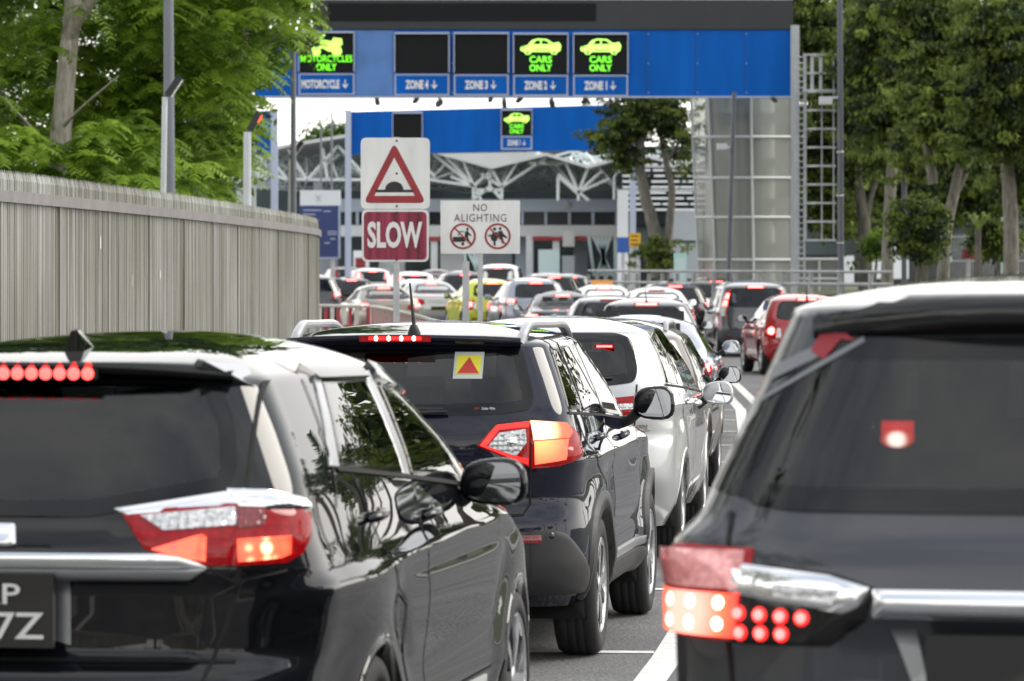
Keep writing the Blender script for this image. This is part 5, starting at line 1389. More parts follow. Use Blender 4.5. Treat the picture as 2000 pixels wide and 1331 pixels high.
    def leds(s, pts, proj, sg, r, m, parent, off=.01, n=10, name='led'):
        for u, v in pts:
            if s.p.get('xf'): u, v = s.p['xf'](proj, u, v)
            mb = MB(); l, nr_ = s.hit(proj, sg, u, v); a = Vector((1,0,0)) if abs(nr_.x) < .7 else Vector((0,1,0)); e1 = (a-nr_*a.dot(nr_)).normalized(); e2 = nr_.cross(e1)
            vs = [l+nr_*(off+r*.45)]+[l+nr_*(off+r*.25)+(e1*cos(2*pi*k/n)+e2*sin(2*pi*k/n))*r*.7 for k in range(n)]+[l+nr_*off+(e1*cos(2*pi*k/n)+e2*sin(2*pi*k/n))*r for k in range(n)]
            mb.add(vs, [(0,1+k,1+(k+1)%n) for k in range(n)]+[(1+k,1+n+k,1+n+(k+1)%n,1+(k+1)%n) for k in range(n)], 0, True)
            o = mb.build(name, m, parent)
        return o
    def rail(s, x, y0, y1, m, h=.05, foot=.0, name='roof_rail', r=.022, ends=.22):
        for sg in (1, -1):
            mb = MB(); pts = []; N = 22
            for k in range(N+1):
                y = y0+(y1-y0)*k/N; xx = x(y) if callable(x) else x; l, n = s.hit('top', 1, sg*xx, y); e = min(1, min(y-y0, y1-y)/ends); e = max(e, 0); pts.append(l+Vector((0,0,-.012+(h+.012)*(1-(1-e)**2.2))))
            vs = []; F = []
            for i, q_ in enumerate(pts):
                for a_, b_ in ((-1.1,-.9),(-.9,.35),(-.4,.8),(.4,.8),(.9,.35),(1.1,-.9)): vs.append(q_+Vector((a_*r, 0, b_*r)))
            for i in range(N):
                for k in range(6): k2 = (k+1) % 6; F.append((i*6+k, i*6+k2, (i+1)*6+k2, (i+1)*6+k))
            F += [tuple(range(6)), tuple(range(N*6+5, N*6-1, -1))]
            mb.add(vs, F, 0, True); mb.build(name, m, s.root)
    def handle(s, y, z, m, ln=.17):
        for sg in (1, -1):
            mb = MB(); pts = []
            for k in range(9):
                t = k/8; l, n = s.hit('side', sg, y-ln/2+ln*t, z+.012*t); pts.append(l+n*(.004+.034*sin(pi*t)**.5))
            mb.tube(pts, [.010,.015,.016,.016,.016,.016,.016,.015,.010], 8); l, n = s.hit('side', sg, y+ln*.62, z+.015); mb.lathe([(0,.012),(.016,.010),(.018,0)], l, n, 10)
            mb.build('door_handle', m, s.root)
    def antenna(s, y, ln=.22, x=0, tilt=25, m=None):
        l, n = s.hit('top', 1, x, y); mb = MB(); mb.lathe([(.034,-.01),(.030,.02),(.022,.04),(.016,.055),(0,.058)], l, (0,-.15,1), 12); d = Vector((-.12,-sin(radians(tilt)),cos(radians(tilt))))
        mb.tube([l+Vector((0,0,.045)), l+Vector((0,0,.045))+d*ln*.55, l+Vector((0,0,.045))+d*ln], [.010,.007,.005], 8); mb.build('antenna', m or M['plastic'], s.root)
    def fin(s, y, m, k=1.0):
        l, n = s.hit('top', 1, 0, y); mb = MB()
        vs = [l+Vector(q_)*k for q_ in ((-.035,-.075,-.01),(.035,-.075,-.01),(.03,.12,-.01),(-.03,.12,-.01),(-.012,-.075,.062),(.012,-.075,.062),(0,.12,.0),(-.006,-.03,.066),(.006,-.03,.066))]
        mb.add(vs, [(0,1,5,4),(1,2,6,8,5),(0,4,7,6,3),(4,5,8,7),(7,8,6),(0,3,2,1)], 0, False); mb.build('shark_fin_antenna', m, s.root)
    def finish(s, mats, **k): return s.body(mats, **k)
# ------------------------------------------------------------------ the four foreground cars
def car_root(name, label, X, Y, heading, cat='car', group='cars queueing towards the checkpoint', z=None):
    e = empty(name, (X, Y, rise(Y+1.5) if z is None else z), -radians(heading)); tag(e, label, cat, group); return e
def gauss(x, c, w): return math.exp(-((x-c)/w)**2)

M['brakewarm'] = lamp_mat('brake_cluster_led', (1.0,.72,.52), 3.6)
M['brakerow'] = lamp_mat('brake_row_led', (1.0,.085,.075), 2.6)
# ===== black wagon, front left
r1 = car_root('station_wagon', 'glossy black station wagon at lower left with a chrome strip across its tailgate', -1.481, 12.30, 9.0)
def disp1(y, z):
    d = 0.0
    zc = .935+.018*(y-1); d += .020*sstep(zc-.10, zc, z)*(1-sstep(zc, zc+.035, z))          # shoulder crease
    d -= .016*gauss(z, .74, .13)*sstep(.9,1.6,y)*(1-sstep(3.2,3.7,y))                        # hollow door flank
    d += .018*gauss(z, .44, .09)*sstep(.9,1.5,y)*(1-sstep(3.1,3.7,y))                        # lower door ridge
    for ya in (1.05, 3.81):
        rr = sqrt((y-ya)**2+(z-.335)**2); d += .026*gauss(rr, .40, .13)*(1 if z < .95 else max(0, 1-(z-.95)/.1))
    d += .030*gauss(y, .75, .5)*gauss(z, .86, .16)                                           # rear haunch
    return d
def rdisp1(x, z):
    d = 0.0
    if z < .98: d += .035*sstep(.98,.955,z)*sstep(.69,.74,z)*(1-sstep(.50,.60,x))            # number plate recess
    return d
def fit1(proj, u, v):
    if proj == 'rear': return (math.copysign(.0616*min(1, abs(u)/.25)+.974*abs(u), u), 1.83-(1.83-v)*.974)
    if proj == 'cyl': return (u, 1.83-(1.83-v)*.974)
    if proj == 'side': return (u+.24, 1.83-(1.83-v)*.985)
    return (u, v)
c1 = Car(dict(L=4.82, W=1.87, H=1.645, xf=fit1, z0=.21, wr=.335, axles=(1.05,3.81), seat=2.25, floor=.52, res=1.25,
    rear=[(.21,.17),(.30,.07),(.45,.02),(.60,.0),(.68,.02),(.74,.07),(.93,.07),(.97,.05),(1.05,.06),(1.11,.10),(1.22,.17),(1.40,.29),(1.52,.38)],
    front=[(.21,4.71),(.45,4.82),(.65,4.78),(.80,4.66),(.92,4.32),(1.0,3.95),(1.06,3.65),(1.30,3.2),(1.52,2.75)],
    width=[(.21,.86),(.32,.93),(.50,.965),(.70,.972),(.85,.985),(.95,.975),(1.05,.955),(1.18,.925),(1.35,.84),(1.52,.735)],
    ze=1.52, ym=2.05, tr=.085, nr=3.1, Dr=[(.21,.42),(.6,.45),(1.0,.44),(1.18,.30),(1.52,.27)], disp=disp1, rdisp=rdisp1, cyl=(.475,.52), t0=.5), r1)
rw = [(-.585,1.185),(-.20,1.112),(.20,1.112),(.585,1.185),(.605,1.25),(.575,1.39),(.48,1.545),(-.48,1.545),(-.575,1.39),(-.605,1.25)]
c1.patch('rear_window', [M['glass'], M['frit']], rw, 'rear', 1, .005, border=.045, hole=.02, rounded=.05)
wi = c1.patch('tailgate', M['blackpaint'], [(-.62,.70),(.62,.70),(.63,.95),(.30,1.02),(.27,1.085),(-.27,1.085),(-.30,1.02),(-.63,.95)], 'rear', 1, .003, rounded=.03)
for sg in (1, -1):
    m_ = lambda pts: [(sg*u, v) for u, v in pts]
    lamp = c1.patch('tail_lamp', M['redlens'], m_([(.285,1.125),(.632,1.175),(.628,.975),(.552,.972),(.37,1.02)]), 'rear', 1, .004, bulge=.008, edge=.025)
    c1.patch('chrome_trim', M['chrome'], m_([(.262,1.134),(.634,1.192),(.634,1.142),(.305,1.118)]), 'rear', 1, .008, bulge=.006, edge=.02, parent=lamp)
    c1.patch('reversing_light', M['clearlens'], m_([(.345,1.112),(.622,1.138),(.620,1.085),(.42,1.068)]), 'rear', 1, .0135, parent=lamp)
    c1.patch('brake_light', lamp_grad('inner_brake_glow', c1.hit('rear', 1, sg*.50, 1.035)[0], .02, .17, hot=(1,.10,.08), hots=1.5, cool=(.55,.01,.012), cools=.8, cells=20), m_([(.39,1.02),(.53,1.058),(.545,1.05),(.545,.985),(.50,.992)]), 'rear', 1, .0135, parent=lamp)
    lamp2 = c1.patch('tail_lamp', M['redlens'], [(27,1.135),(60,1.13),(71,1.118),(66,1.05),(57,1.0),(48,.976),(26,.972)], 'cyl', sg, .004, bulge=.009, edge=.03)
    c1.patch('chrome_trim', M['chrome'], [(27,1.192),(45,1.188),(72,1.150),(72,1.128),(27,1.142)], 'cyl', sg, .008, bulge=.006, edge=.02, parent=lamp2)
    c1.patch('reversing_light', M['reflector'], [(29,1.138),(42,1.135),(40,1.085),(29,1.075)], 'cyl', sg, .0145, parent=lamp2)
    l_ = c1.hit('cyl', sg, 38, 1.035)[0]; bl = c1.patch('brake_light', lamp_grad('brake_block', l_, .015, .11, cells=24), [(28,1.045),(50,1.052),(49,1.0),(45,.99),(28,.982)], 'cyl', sg, .0145, parent=lamp2)
cs_ = MB(); zt_ = lambda x: (.999+.014*abs(x)/.5)
seg = [(-.55,.968),(-.48,.950),(.48,.950),(.55,.968),(.47,1.008),(-.47,1.008)]
ch = c1.patch('chrome_strip', M['chrome'], [(-.55,.968),(-.47,1.008),(.47,1.008),(.55,.968)], 'rear', 1, .008, bulge=.010, edge=.025)
c1.patch('strip_underside', M['satin'], [(-.55,.966),(.55,.966),(.50,.942),(-.50,.942)], 'rear', 1, .016, bulge=.004, edge=.02, parent=ch)
np_ = c1.plate(-.20, .766, .160, .966, [], y=.045)
mb = MB(); yy = .012
put_text(mb, 'SKP', (-.022, yy, .915), UX, UZ, .185, .060, bold=.01); put_text(mb, '1447Z', (-.022, yy, .824), UX, UZ, .325, .078, bold=.01); mb.build('plate_lettering', M['white'], np_)
c1.patch('bumper_insert', M['satin'], [(.118,.75),(.160,.735),(.160,.93),(.118,.935)], 'rear', 1, .006)
c1.patch('bumper_insert', M['satin'], [(-.158,.75),(-.190,.735),(-.190,.93),(-.158,.935)], 'rear', 1, .006)
em = c1.patch('badge', M['chrome'], [(.040,1.03),(.030,1.085),(-.030,1.085),(-.040,1.03),(-.026,1.025),(.026,1.025)], 'rear', 1, .016, bulge=.006, edge=.01, rounded=.01)
# spoiler with side fins, brake light row
sp = MB(); N = 16; vs = []
for k in range(N+1):
    u = -1+2*k/N; x = .60*u; yl = .315+.10*abs(u)**2.6; z = 1.572-.030*abs(u)**2.2
    t_, n_ = c1.hit('top', 1, x*.95, .62+.05*abs(u))
    vs += [Vector((x*.95, .64, t_.z+.004)), Vector((x, yl, z)), Vector((x, yl+.012, z-.022)), Vector((x*.95, .60, t_.z-.06))]
F = []
for k in range(N):
    for j in range(3): F.append((4*k+j, 4*k+4+j, 4*k+5+j, 4*k+1+j))
F = [f[::-1] for f in F]+[(0,1,2,3), (4*N+3,4*N+2,4*N+1,4*N)]
sp.add(vs, F, 0, True); spo = sp.build('spoiler', M['blackpaint'], r1)
for sg in (1, -1):
    fb = MB(); q_ = [Vector((sg*.50,.40,1.583)), Vector((sg*.53,.36,1.578)), Vector((sg*.652,.50,1.498)), Vector((sg*.640,.56,1.505)), Vector((sg*.60,.62,1.565))]
    fb.add(q_+[v-Vector((sg*.02,-.03,.02)) for v in q_], [(0,1,2,3,4)[::sg], (5,6,7,8,9)[::-sg], (1,6,7,2)[::-sg], (0,5,6,1)[::-sg], (2,7,8,3)[::-sg]], 0, False); fb.build('spoiler_fin', M['satin'], spo)
hb_ = MB(); hb_.box((0,.335,1.540), (.44,.03,.034)); hm = hb_.build('high_mount_brake_light', M['gloss'], r1)
for k in range(10):
    lb_ = MB(); lb_.lathe([(0,-.010),(.009,-.008),(.0165,-.003),(.019,0)], (-.193+.0425*k, .318, 1.540), (0,1,0), 12); lb_.build('led', M['brakerow'], hm)
    lb_ = MB(); lb_.lathe([(0,-.006),(.010,-.004),(.012,0)], (-.193+.0425*k, .325, 1.562), (0,1,0), 10); lb_.build('led', M['redlit'], hm)  # upper row: lit discs standing in for the LED row's reflection
for sg in (1, -1):
    sd = lambda n_, poly, b_=.022, rr_=.03: c1.patch(n_, [M['sideglass'], M['frit']], poly, 'side', sg, .004, border=b_, hole=.008, rounded=rr_)
    sd('side_window', [(.64,1.235),(1.50,1.175),(1.665,1.495),(1.02,1.50)], .02, .02)
    sd('side_window', [(1.66,1.16),(2.86,1.075),(2.95,1.19),(2.55,1.42),(1.90,1.505)], .02, .03)
    c1.patch('door_pillar', M['satin'], [(1.50,1.172),(1.60,1.165),(1.80,1.505),(1.69,1.505)], 'side', sg, .006)
    c1.patch('quarter_pillar', M['satin'], [(.545,1.245),(.63,1.24),(1.0,1.508),(.93,1.515)], 'side', sg, .006)
    c1.patch('window_visor', M['gloss'], [(.93,1.497),(1.68,1.482),(1.70,1.525),(.90,1.535)], 'side', sg, .020)
    c1.patch('window_visor', M['gloss'], [(1.80,1.475),(2.52,1.385),(2.96,1.20),(3.0,1.235),(2.62,1.435),(1.88,1.525)], 'side', sg, .020)
    c1.patch('door', M['blackpaint'], [(1.28,.42),(1.62,.42),(1.62,1.135),(.78,1.195),(.95,.92),(1.25,.78)], 'side', sg, .0025, rounded=.05)
    c1.patch('door', M['blackpaint'], [(1.64,.42),(2.98,.42),(3.12,.80),(3.02,1.03),(1.64,1.133)], 'side', sg, .0025, rounded=.05)
    for pth in ([(1.27,.41),(1.24,.77),(.94,.92),(.77,1.19)], [(1.63,.40),(1.63,1.14)], [(1.27,.41),(2.99,.41),(3.13,.80),(3.03,1.04)]): c1.ribbon(pth, .009, 'side', sg, .0035)
    c1.ribbon([(.60,1.232),(1.55,1.166),(2.95,1.062)], .014, 'side', sg, .006)
    for pth in ([(.636,1.20),(.640,.97),(.60,.80),(.54,.62),(.50,.40)],): c1.ribbon([(sg*u, v) for u, v in pth], .011, 'rear', 1, .004)
    c1.ribbon([(.62,1.505),(.632,1.36),(.640,1.20)] if sg > 0 else [(-.62,1.505),(-.632,1.36),(-.640,1.20)], .011, 'rear', 1, .004)
    c1.ribbon([(48,.955),(30,.93),(24,.78)], .007, 'cyl', sg, .003)
    c1.ribbon([(.45,1.12),(.58,1.26),(.80,1.555)], .010, 'side', sg, .003)
c1.ribbon([(-.63,.69),(.63,.69)], .010, 'rear', 1, .004)
c1.patch('windscreen', [M['clearglass'], M['frit']], [(-.72,1.09),(.72,1.09),(.60,1.50),(-.60,1.50)], 'front', 1, .004, border=.03, hole=.02)
c1.arches(.375, M['blackpaint'], .028, 'wheel_arch', .006)
c1.wheel(.335, .215, rim='alloy', ns=10, two=True, rr=.74)
c1.mirror(1.005, 2.72, 1.115, .235, .165, M['blackpaint'])
for y, z in ((1.12,1.075),(2.02,1.035)): c1.handle(y, z, M['blackpaint'])
c1.fin(.95, M['blackpaint'], .92)
c1.body([M['blackpaint'], M['seam'], M['under'], M['gloss']])

# ===== dark blue compact SUV with roof rails
r2 = car_root('compact_suv', 'dark blue SUV with silver roof rails and a yellow and red triangle sticker', -.557, 19.96, 7.3, 'SUV')
def disp2(y, z):
    d = .022*sstep(.86,.965,z)*(1-sstep(.97,1.02,z))*(1-.5*sstep(1.6,2.6,y)*(1-sstep(2.9,3.2,y)))
    d -= .020*gauss(z, .70, .13)*sstep(1.0,1.5,y)*(1-sstep(2.8,3.2,y)); d += .015*gauss(z, .48, .07)*sstep(1.1,1.5,y)*(1-sstep(2.8,3.1,y))
    for ya in (.85, 3.35):
        rr = sqrt((y-ya)**2+(z-.34)**2); d += .034*gauss(rr, .41, .15)*(1 if z < .93 else max(0, 1-(z-.93)/.12))
    return d
def rdisp2(x, z):
    d = .030*gauss(z, 1.04, .10)*(1-sstep(.30,.40,x))*0
    d += -.055*sstep(.80,.66,z)*sstep(.30,.40,z)
    return d
c2 = Car(dict(L=4.17, W=1.80, H=1.60, z0=.27, wr=.34, axles=(.85,3.35), seat=2.05, floor=.58, res=1.15,
    rear=[(.27,.22),(.36,.12),(.50,.085),(.66,.09),(.74,.10),(.92,.08),(1.05,.085),(1.15,.13),(1.30,.22),(1.50,.35)],
    front=[(.27,4.02),(.45,4.15),(.70,4.17),(.88,4.05),(1.0,3.72),(1.08,3.10),(1.30,2.66),(1.50,2.25)],
    width=[(.27,.88),(.36,.94),(.52,.965),(.72,.965),(.86,.968),(.97,.962),(1.06,.935),(1.18,.905),(1.34,.835),(1.50,.755)],
    ze=1.50, ym=1.75, tr=.055, nr=3.4, Dr=[(.27,.36),(.7,.38),(1.05,.34),(1.2,.26),(1.5,.24)], disp=disp2, rdisp=rdisp2, cyl=(.45,.45), t0=.40), r2)
c2.patch('rear_window', [M['rearglass'], M['frit']], [(-.625,1.20),(-.50,1.178),(0,1.168),(.50,1.178),(.625,1.20),(.632,1.26),(.565,1.475),(.45,1.508),(-.45,1.508),(-.565,1.475),(-.632,1.26)], 'rear', 1, .005, border=.05, hole=.025, rounded=.035)
c2.patch('tailgate', M['navypaint'], [(-.615,.715),(.615,.715),(.625,.925),(.38,1.03),(.46,1.135),(.625,1.155),(-.625,1.155),(-.46,1.135),(-.38,1.03),(-.625,.925)], 'rear', 1, .003, rounded=.02)
for sg in (1, -1):
    m_ = lambda pts: [(sg*u, v) for u, v in pts]
    lamp = c2.patch('tail_lamp', M['redlens'], m_([(.385,1.033),(.468,1.128),(.628,1.146),(.628,.932),(.55,.962)]), 'rear', 1, .004, bulge=.018, edge=.03)
    c2.patch('red_reflector', M['redlit'], m_([(.40,1.033),(.475,1.118),(.618,1.135),(.618,1.112),(.485,1.098),(.43,1.03),(.56,.985),(.618,.972),(.618,.945),(.552,.972)]), 'rear', 1, .0225, parent=lamp)
    rv = c2.patch('reversing_light', M['clearlens'], m_([(.437,1.028),(.486,1.084),(.604,1.100),(.610,1.046),(.566,.985)]), 'rear', 1, .0225, parent=lamp)
    c2.leds([(sg*.545,1.048)], 'rear', 1, .026, M['chrome'], lamp, .024, 14, 'bulb')
    lamp2 = c2.patch('tail_lamp', M['redlens'], [(30,1.146),(62,1.138),(80,1.088),(76,.985),(48,.935),(30,.925)], 'cyl', sg, .004, bulge=.020, edge=.03)
    l_ = c2.hit('cyl', sg, 36, 1.10)[0]; bl = c2.patch('brake_light', lamp_grad('brake_bulb_glow', l_, .02, .20, hot=(1,.70,.40), hots=2.6, cool=(1,.06,.02), cools=1.0), [(31.5,1.138),(58,1.130),(63,1.09),(58,1.062),(31.5,1.055)], 'cyl', sg, .0245, parent=lamp2)
    c2.patch('turn_signal', lamp_grad('amber_glow', c2.hit('cyl', sg, 36, 1.07)[0], .02, .22, hot=(1,.38,.12), hots=1.8, cool=(.8,.10,.02), cools=.6), [(32,1.05),(57,1.057),(52,.965),(32,.945)], 'cyl', sg, .0245, parent=lamp2)
    c2.patch('bumper_cladding', M['plastic'], [(25,.635),(43,.638),(52,.62),(76,.475),(84,.43),(84,.335),(25,.335)], 'cyl', sg, .006, bulge=.010, edge=.03)
    rf_ = c2.patch('reflector', M['reflector'], m_([(.545,.617),(.682,.619),(.682,.580),(.545,.580)]), 'rear', 1, .020, bulge=.004, edge=.01)
    c2.leds([(sg*.725,.612)], 'rear', 1, .018, M['gloss'], r2, .012, 14, 'parking_sensor')
    sd = lambda poly, b_=.020, rr_=.03: c2.patch('side_window', [M['sideglass'], M['frit']], poly, 'side', sg, .004, border=b_, hole=.008, rounded=rr_)
    sd([(.36,1.195),(.73,1.183),(.80,1.520),(.60,1.515)], .018); sd([(.79,1.178),(1.44,1.148),(1.42,1.525),(.86,1.528)], .018); sd([(1.52,1.146),(2.46,1.10),(2.52,1.13),(2.05,1.44),(1.50,1.525)], .018)
    c2.patch('door_pillar', M['gloss'], [(1.445,1.148),(1.515,1.146),(1.495,1.528),(1.43,1.528)], 'side', sg, .006)
    c2.patch('door', M['navypaint'], [(1.20,.50),(1.46,.50),(1.47,1.125),(.52,1.165),(.78,.92),(1.12,.82)], 'side', sg, .0025, rounded=.05)
    c2.patch('door', M['navypaint'], [(1.48,.50),(2.72,.50),(2.80,.85),(2.66,1.068),(1.485,1.122)], 'side', sg, .0025, rounded=.05)
    for pth in ([(1.19,.48),(1.11,.81),(.77,.92),(.51,1.165)], [(1.47,.48),(1.475,1.13)], [(2.73,.48),(2.81,.85),(2.67,1.075)]): c2.ribbon(pth, .009, 'side', sg, .0035)
    c2.ribbon([(.33,1.180),(1.45,1.134),(2.6,1.078)], .012, 'side', sg, .006)
    c2.ribbon([(sg*.632,1.16),(sg*.634,.93),(sg*.628,.76),(sg*.60,.712),(sg*.40,.700),(0,.698)], .010, 'rear', 1, .004)
    c2.patch('sill', M['plastic'], [(1.22,.275),(2.98,.275),(2.98,.40),(1.22,.40)], 'side', sg, .016, bulge=.01, edge=.04)
    c2.patch('sill_trim', M['satin'], [(1.26,.41),(2.95,.41),(2.95,.455),(1.26,.455)], 'side', sg, .010, bulge=.006, edge=.02)
c2.patch('bumper_cladding', M['plastic'], [(-.64,.635),(.64,.635),(.64,.335),(-.64,.335)], 'rear', 1, .006, bulge=.008, edge=.03)
c2.patch('windscreen', [M['clearglass'], M['frit']], [(-.68,1.12),(.68,1.12),(.58,1.47),(-.58,1.47)], 'front', 1, .004, border=.03, hole=.02)
c2.arches(.385, M['plastic'], .075, 'wheel_arch_cladding', .020)
c2.wheel(.335, .215, x=.895, rim='alloy', ns=10, two=True, rr=.69)
c2.mirror(1.005, 2.30, 1.17, .215, .175, M['gloss'])
for y, z in ((1.05,1.03),(2.02,1.0)): c2.handle(y, z, M['navypaint'])
c2.rail(lambda y: .545+.04*sstep(.5,1.4,y)-.02*sstep(2.0,2.6,y), .42, 2.45, M['satin'], .052, r=.022, ends=.34)
c2.antenna(.55, .21, .02, -8)
hb_ = MB(); N = 14; vs = []
for k in range(N+1):
    u = -1+2*k/N; x = .56*u; yl = .245+.085*abs(u)**2.5; z = 1.548-.020*u*u; t_, n_ = c2.hit('top', 1, x*.96, .55)
    vs += [Vector((x*.96,.56,t_.z+.004)), Vector((x, yl, z)), Vector((x, yl+.012, z-.030)), Vector((x*.96,.50,t_.z-.07))]
F = []
for k in range(N):
    for j in range(3): F.append((4*k+1+j, 4*k+5+j, 4*k+4+j, 4*k+j))
hb_.add(vs, F+[(0,1,2,3),(4*N+3,4*N+2,4*N+1,4*N)], 0, True); hb_.build('spoiler', M['navypaint'], r2)
hb_ = MB(); hb_.box((-.025,.262,1.528), (.34,.035,.028)); hm = hb_.build('high_mount_brake_light', M['redlens'], r2)
for k in range(4): lb_ = MB(); lb_.lathe([(0,-.010),(.006,-.008),(.010,-.002),(.012,0)], (-.115+.06*k,.244,1.530), (0,1,0), 12); lb_.build('led', M['brakehot'], hm)
lb_ = MB(); lb_.box((-.025,.2435,1.530),(.25,.004,.016)); lb_.build('lit_strip', M['redlit'], hm)
wp = MB(); a_, n_ = c2.hit('rear', 1, .02, 1.172); pts = [c2.hit('rear',1,u,v)[0]+Vector((0,-.03,0)) for u, v in ((-.02,1.155),(.06,1.180),(.16,1.187),(.24,1.190))]
wp.tube(pts, [.020,.013,.009,.006], 8); pts = [c2.hit('rear',1,u,v)[0]+Vector((0,-.018,0)) for u, v in ((-.16,1.203),(.02,1.200),(.22,1.199))]; wp.tube(pts, .010, 6); wp.build('wiper', M['plastic'], r2)
M['stickery'] = mat('sticker_yellow', (.72,.66,.03), rough=.4); M['stickerr'] = mat('sticker_red', (.50,.03,.02), rough=.4); M['stickerw'] = mat('sticker_white', (.50,.52,.50), rough=.4)
def glass_sticker(c, name, x0, z0, x1, z1, mm, off, par): return c.patch(name, mm, rect(x0,z0,x1,z1), 'rear', 1, off, skirt=0, res=.03, parent=par)
st_ = glass_sticker(c2, 'window_sticker', .250, 1.338, .388, 1.462, M['stickerw'], .0065, None)
glass_sticker(c2, 'sticker_field', .262, 1.358, .376, 1.445, M['stickery'], .0080, st_)
c2.patch('sticker_triangle', M['stickerr'], [(.268,1.362),(.371,1.362),(.320,1.437)], 'rear', 1, .0095, skirt=0, res=.03, parent=st_)
fb = MB(); o_ = c2.hit('rear',1,.43,1.205)[0]+Vector((0,-.008,0)); put_text(fb, 'Solar Film', o_, UX, Vector((0,.5,.87)), .062, .014); fb.build('film_lettering', M['white'], r2)
fb = MB(); o_ = c2.hit('rear',1,.376,1.205)[0]+Vector((0,-.008,0)); put_text(fb, 'RS', o_, UX, Vector((0,.5,.87)), .020, .012); fb.build('film_lettering', M['stickerr'], r2)
c2.plate(-.25, .79, .25, .90, [])
c2.body([M['navypaint'], M['seam'], M['under'], M['gloss']])

# ===== silver people carrier
r3 = car_root('people_carrier', 'silver people carrier with a script badge, just ahead of the dark blue SUV', .163, 27.17, 5.5, 'car')
def disp3(y, z):
    d = .020*sstep(.90,1.0,z)*(1-sstep(1.0,1.06,z)); d -= .016*gauss(z, .72, .14)*sstep(1.0,1.6,y)*(1-sstep(3.2,3.7,y)); d += .014*gauss(z,.45,.07)*sstep(1.2,1.7,y)*(1-sstep(3.2,3.6,y))
    for ya in (.93, 3.71):
        rr = sqrt((y-ya)**2+(z-.33)**2); d += .022*gauss(rr,.40,.13)*(1 if z < .95 else 0)
    return d
c3 = Car(dict(L=4.62, W=1.775, H=1.555, z0=.22, wr=.325, axles=(.93,3.71), seat=2.35, floor=.55, res=1.0,
    rear=[(.22,.16),(.36,.05),(.55,.0),(.74,.02),(.80,.06),(.92,.055),(1.08,.09),(1.18,.15),(1.34,.27),(1.46,.37)],
    front=[(.22,4.5),(.45,4.61),(.68,4.60),(.85,4.40),(.98,3.95),(1.05,3.65),(1.28,3.05),(1.46,2.5)],
    width=[(.22,.87),(.36,.95),(.55,.985),(.80,.99),(1.0,.965),(1.12,.935),(1.30,.85),(1.46,.745)],
    ze=1.46, ym=1.95, tr=.075, nr=3.0, Dr=[(.22,.42),(.8,.42),(1.46,.38)], disp=disp3, cyl=(.44,.46), t0=.42), r3)
c3.patch('rear_window', [M['rearglass'], M['frit']], [(-.60,1.145),(-.45,1.125),(.45,1.125),(.60,1.145),(.615,1.22),(.565,1.42),(.46,1.455),(-.46,1.455),(-.565,1.42),(-.615,1.22)], 'rear', 1, .005, border=.06, hole=.025, rounded=.04)
for sg in (1, -1):
    m_ = lambda pts: [(sg*u, v) for u, v in pts]
    lamp = c3.patch('tail_lamp', M['redlens'], m_([(.30,1.02),(.44,1.045),(.60,1.06),(.60,.935),(.42,.925)]), 'rear', 1, .004, bulge=.014, edge=.03)
    c3.patch('clear_band', M['clearlens'], m_([(.36,1.000),(.59,1.01),(.59,.975),(.40,.965)]), 'rear', 1, .0185, parent=lamp)
    lamp2 = c3.patch('tail_lamp', M['redlens'], [(28,1.07),(58,1.105),(66,1.08),(66,.955),(60,.925),(28,.935)], 'cyl', sg, .004, bulge=.016, edge=.03)
    c3.patch('brake_light', M['redlit'], [(30,.965),(58,.96),(58,.945),(30,.945)], 'cyl', sg, .0205, parent=lamp2)
    c3.patch('clear_band', M['clearlens'], [(30,1.01),(60,1.02),(60,.985),(30,.975)], 'cyl', sg, .0205, parent=lamp2)
    c3.patch('reflector', M['reflector'], m_([(.60,.425),(.72,.425),(.72,.355),(.60,.355)]), 'rear', 1, .008, bulge=.004, edge=.01)
    sd = lambda poly, b_=.020, rr_=.03: c3.patch('side_window', [M['sideglass'], M['frit']], poly, 'side', sg, .004, border=b_, hole=.008, rounded=rr_)
    sd([(.40,1.14),(.95,1.115),(1.13,1.455),(.66,1.42)]); sd([(1.02,1.112),(1.93,1.075),(1.97,1.475),(1.20,1.462)]); sd([(2.02,1.072),(3.28,1.02),(3.30,1.06),(2.70,1.39),(2.06,1.475)])
    c3.patch('door', M['silverpaint'], [(1.28,.40),(1.96,.40),(1.97,1.05),(.92,1.09),(1.02,.80)], 'side', sg, .0025, rounded=.05)
    c3.patch('door', M['silverpaint'], [(1.99,.40),(3.15,.40),(3.25,.80),(3.15,1.0),(1.99,1.048)], 'side', sg, .0025, rounded=.05)
    for pth in ([(1.27,.39),(1.01,.80),(.91,1.095)], [(1.975,.39),(1.98,1.06)], [(3.16,.39),(3.26,.80),(3.16,1.01)]): c3.ribbon(pth, .010, 'side', sg, .0035)
    c3.ribbon([(sg*.615,1.13),(sg*.61,.93),(sg*.60,.84),(sg*.56,.62),(sg*.50,.55),(0,.545)], .010, 'rear', 1, .004)
    c3.ribbon([(.36,1.125),(1.95,1.06),(3.3,1.0)], .012, 'side', sg, .006)
c3.ribbon([(-.61,.915),(.61,.915)], .008, 'rear', 1, .004); 
c3.patch('windscreen', [M['clearglass'], M['frit']], [(-.70,1.07),(.70,1.07),(.57,1.43),(-.57,1.43)], 'front', 1, .004, border=.03, hole=.02)
c3.arches(.365, M['silverpaint'], .028, 'wheel_arch', .006)
c3.wheel(.325, .205, rim='alloy', ns=7, rr=.69)
c3.mirror(1.01, 2.72, 1.01, .215, .165, M['silverpaint'])
for y, z in ((1.25,.985),(2.2,.955)): c3.handle(y, z, M['silverpaint'])
hb_ = MB(); l_ = c3.hit('rear',1,.40,1.36)[0]; hb_.box(l_+Vector((0,-.004,.01)), (.13,.014,.025)); hm = hb_.build('high_mount_brake_light', M['redlens'], r3)  # off-centre lamp standing in for the brake light ahead, seen through the glass
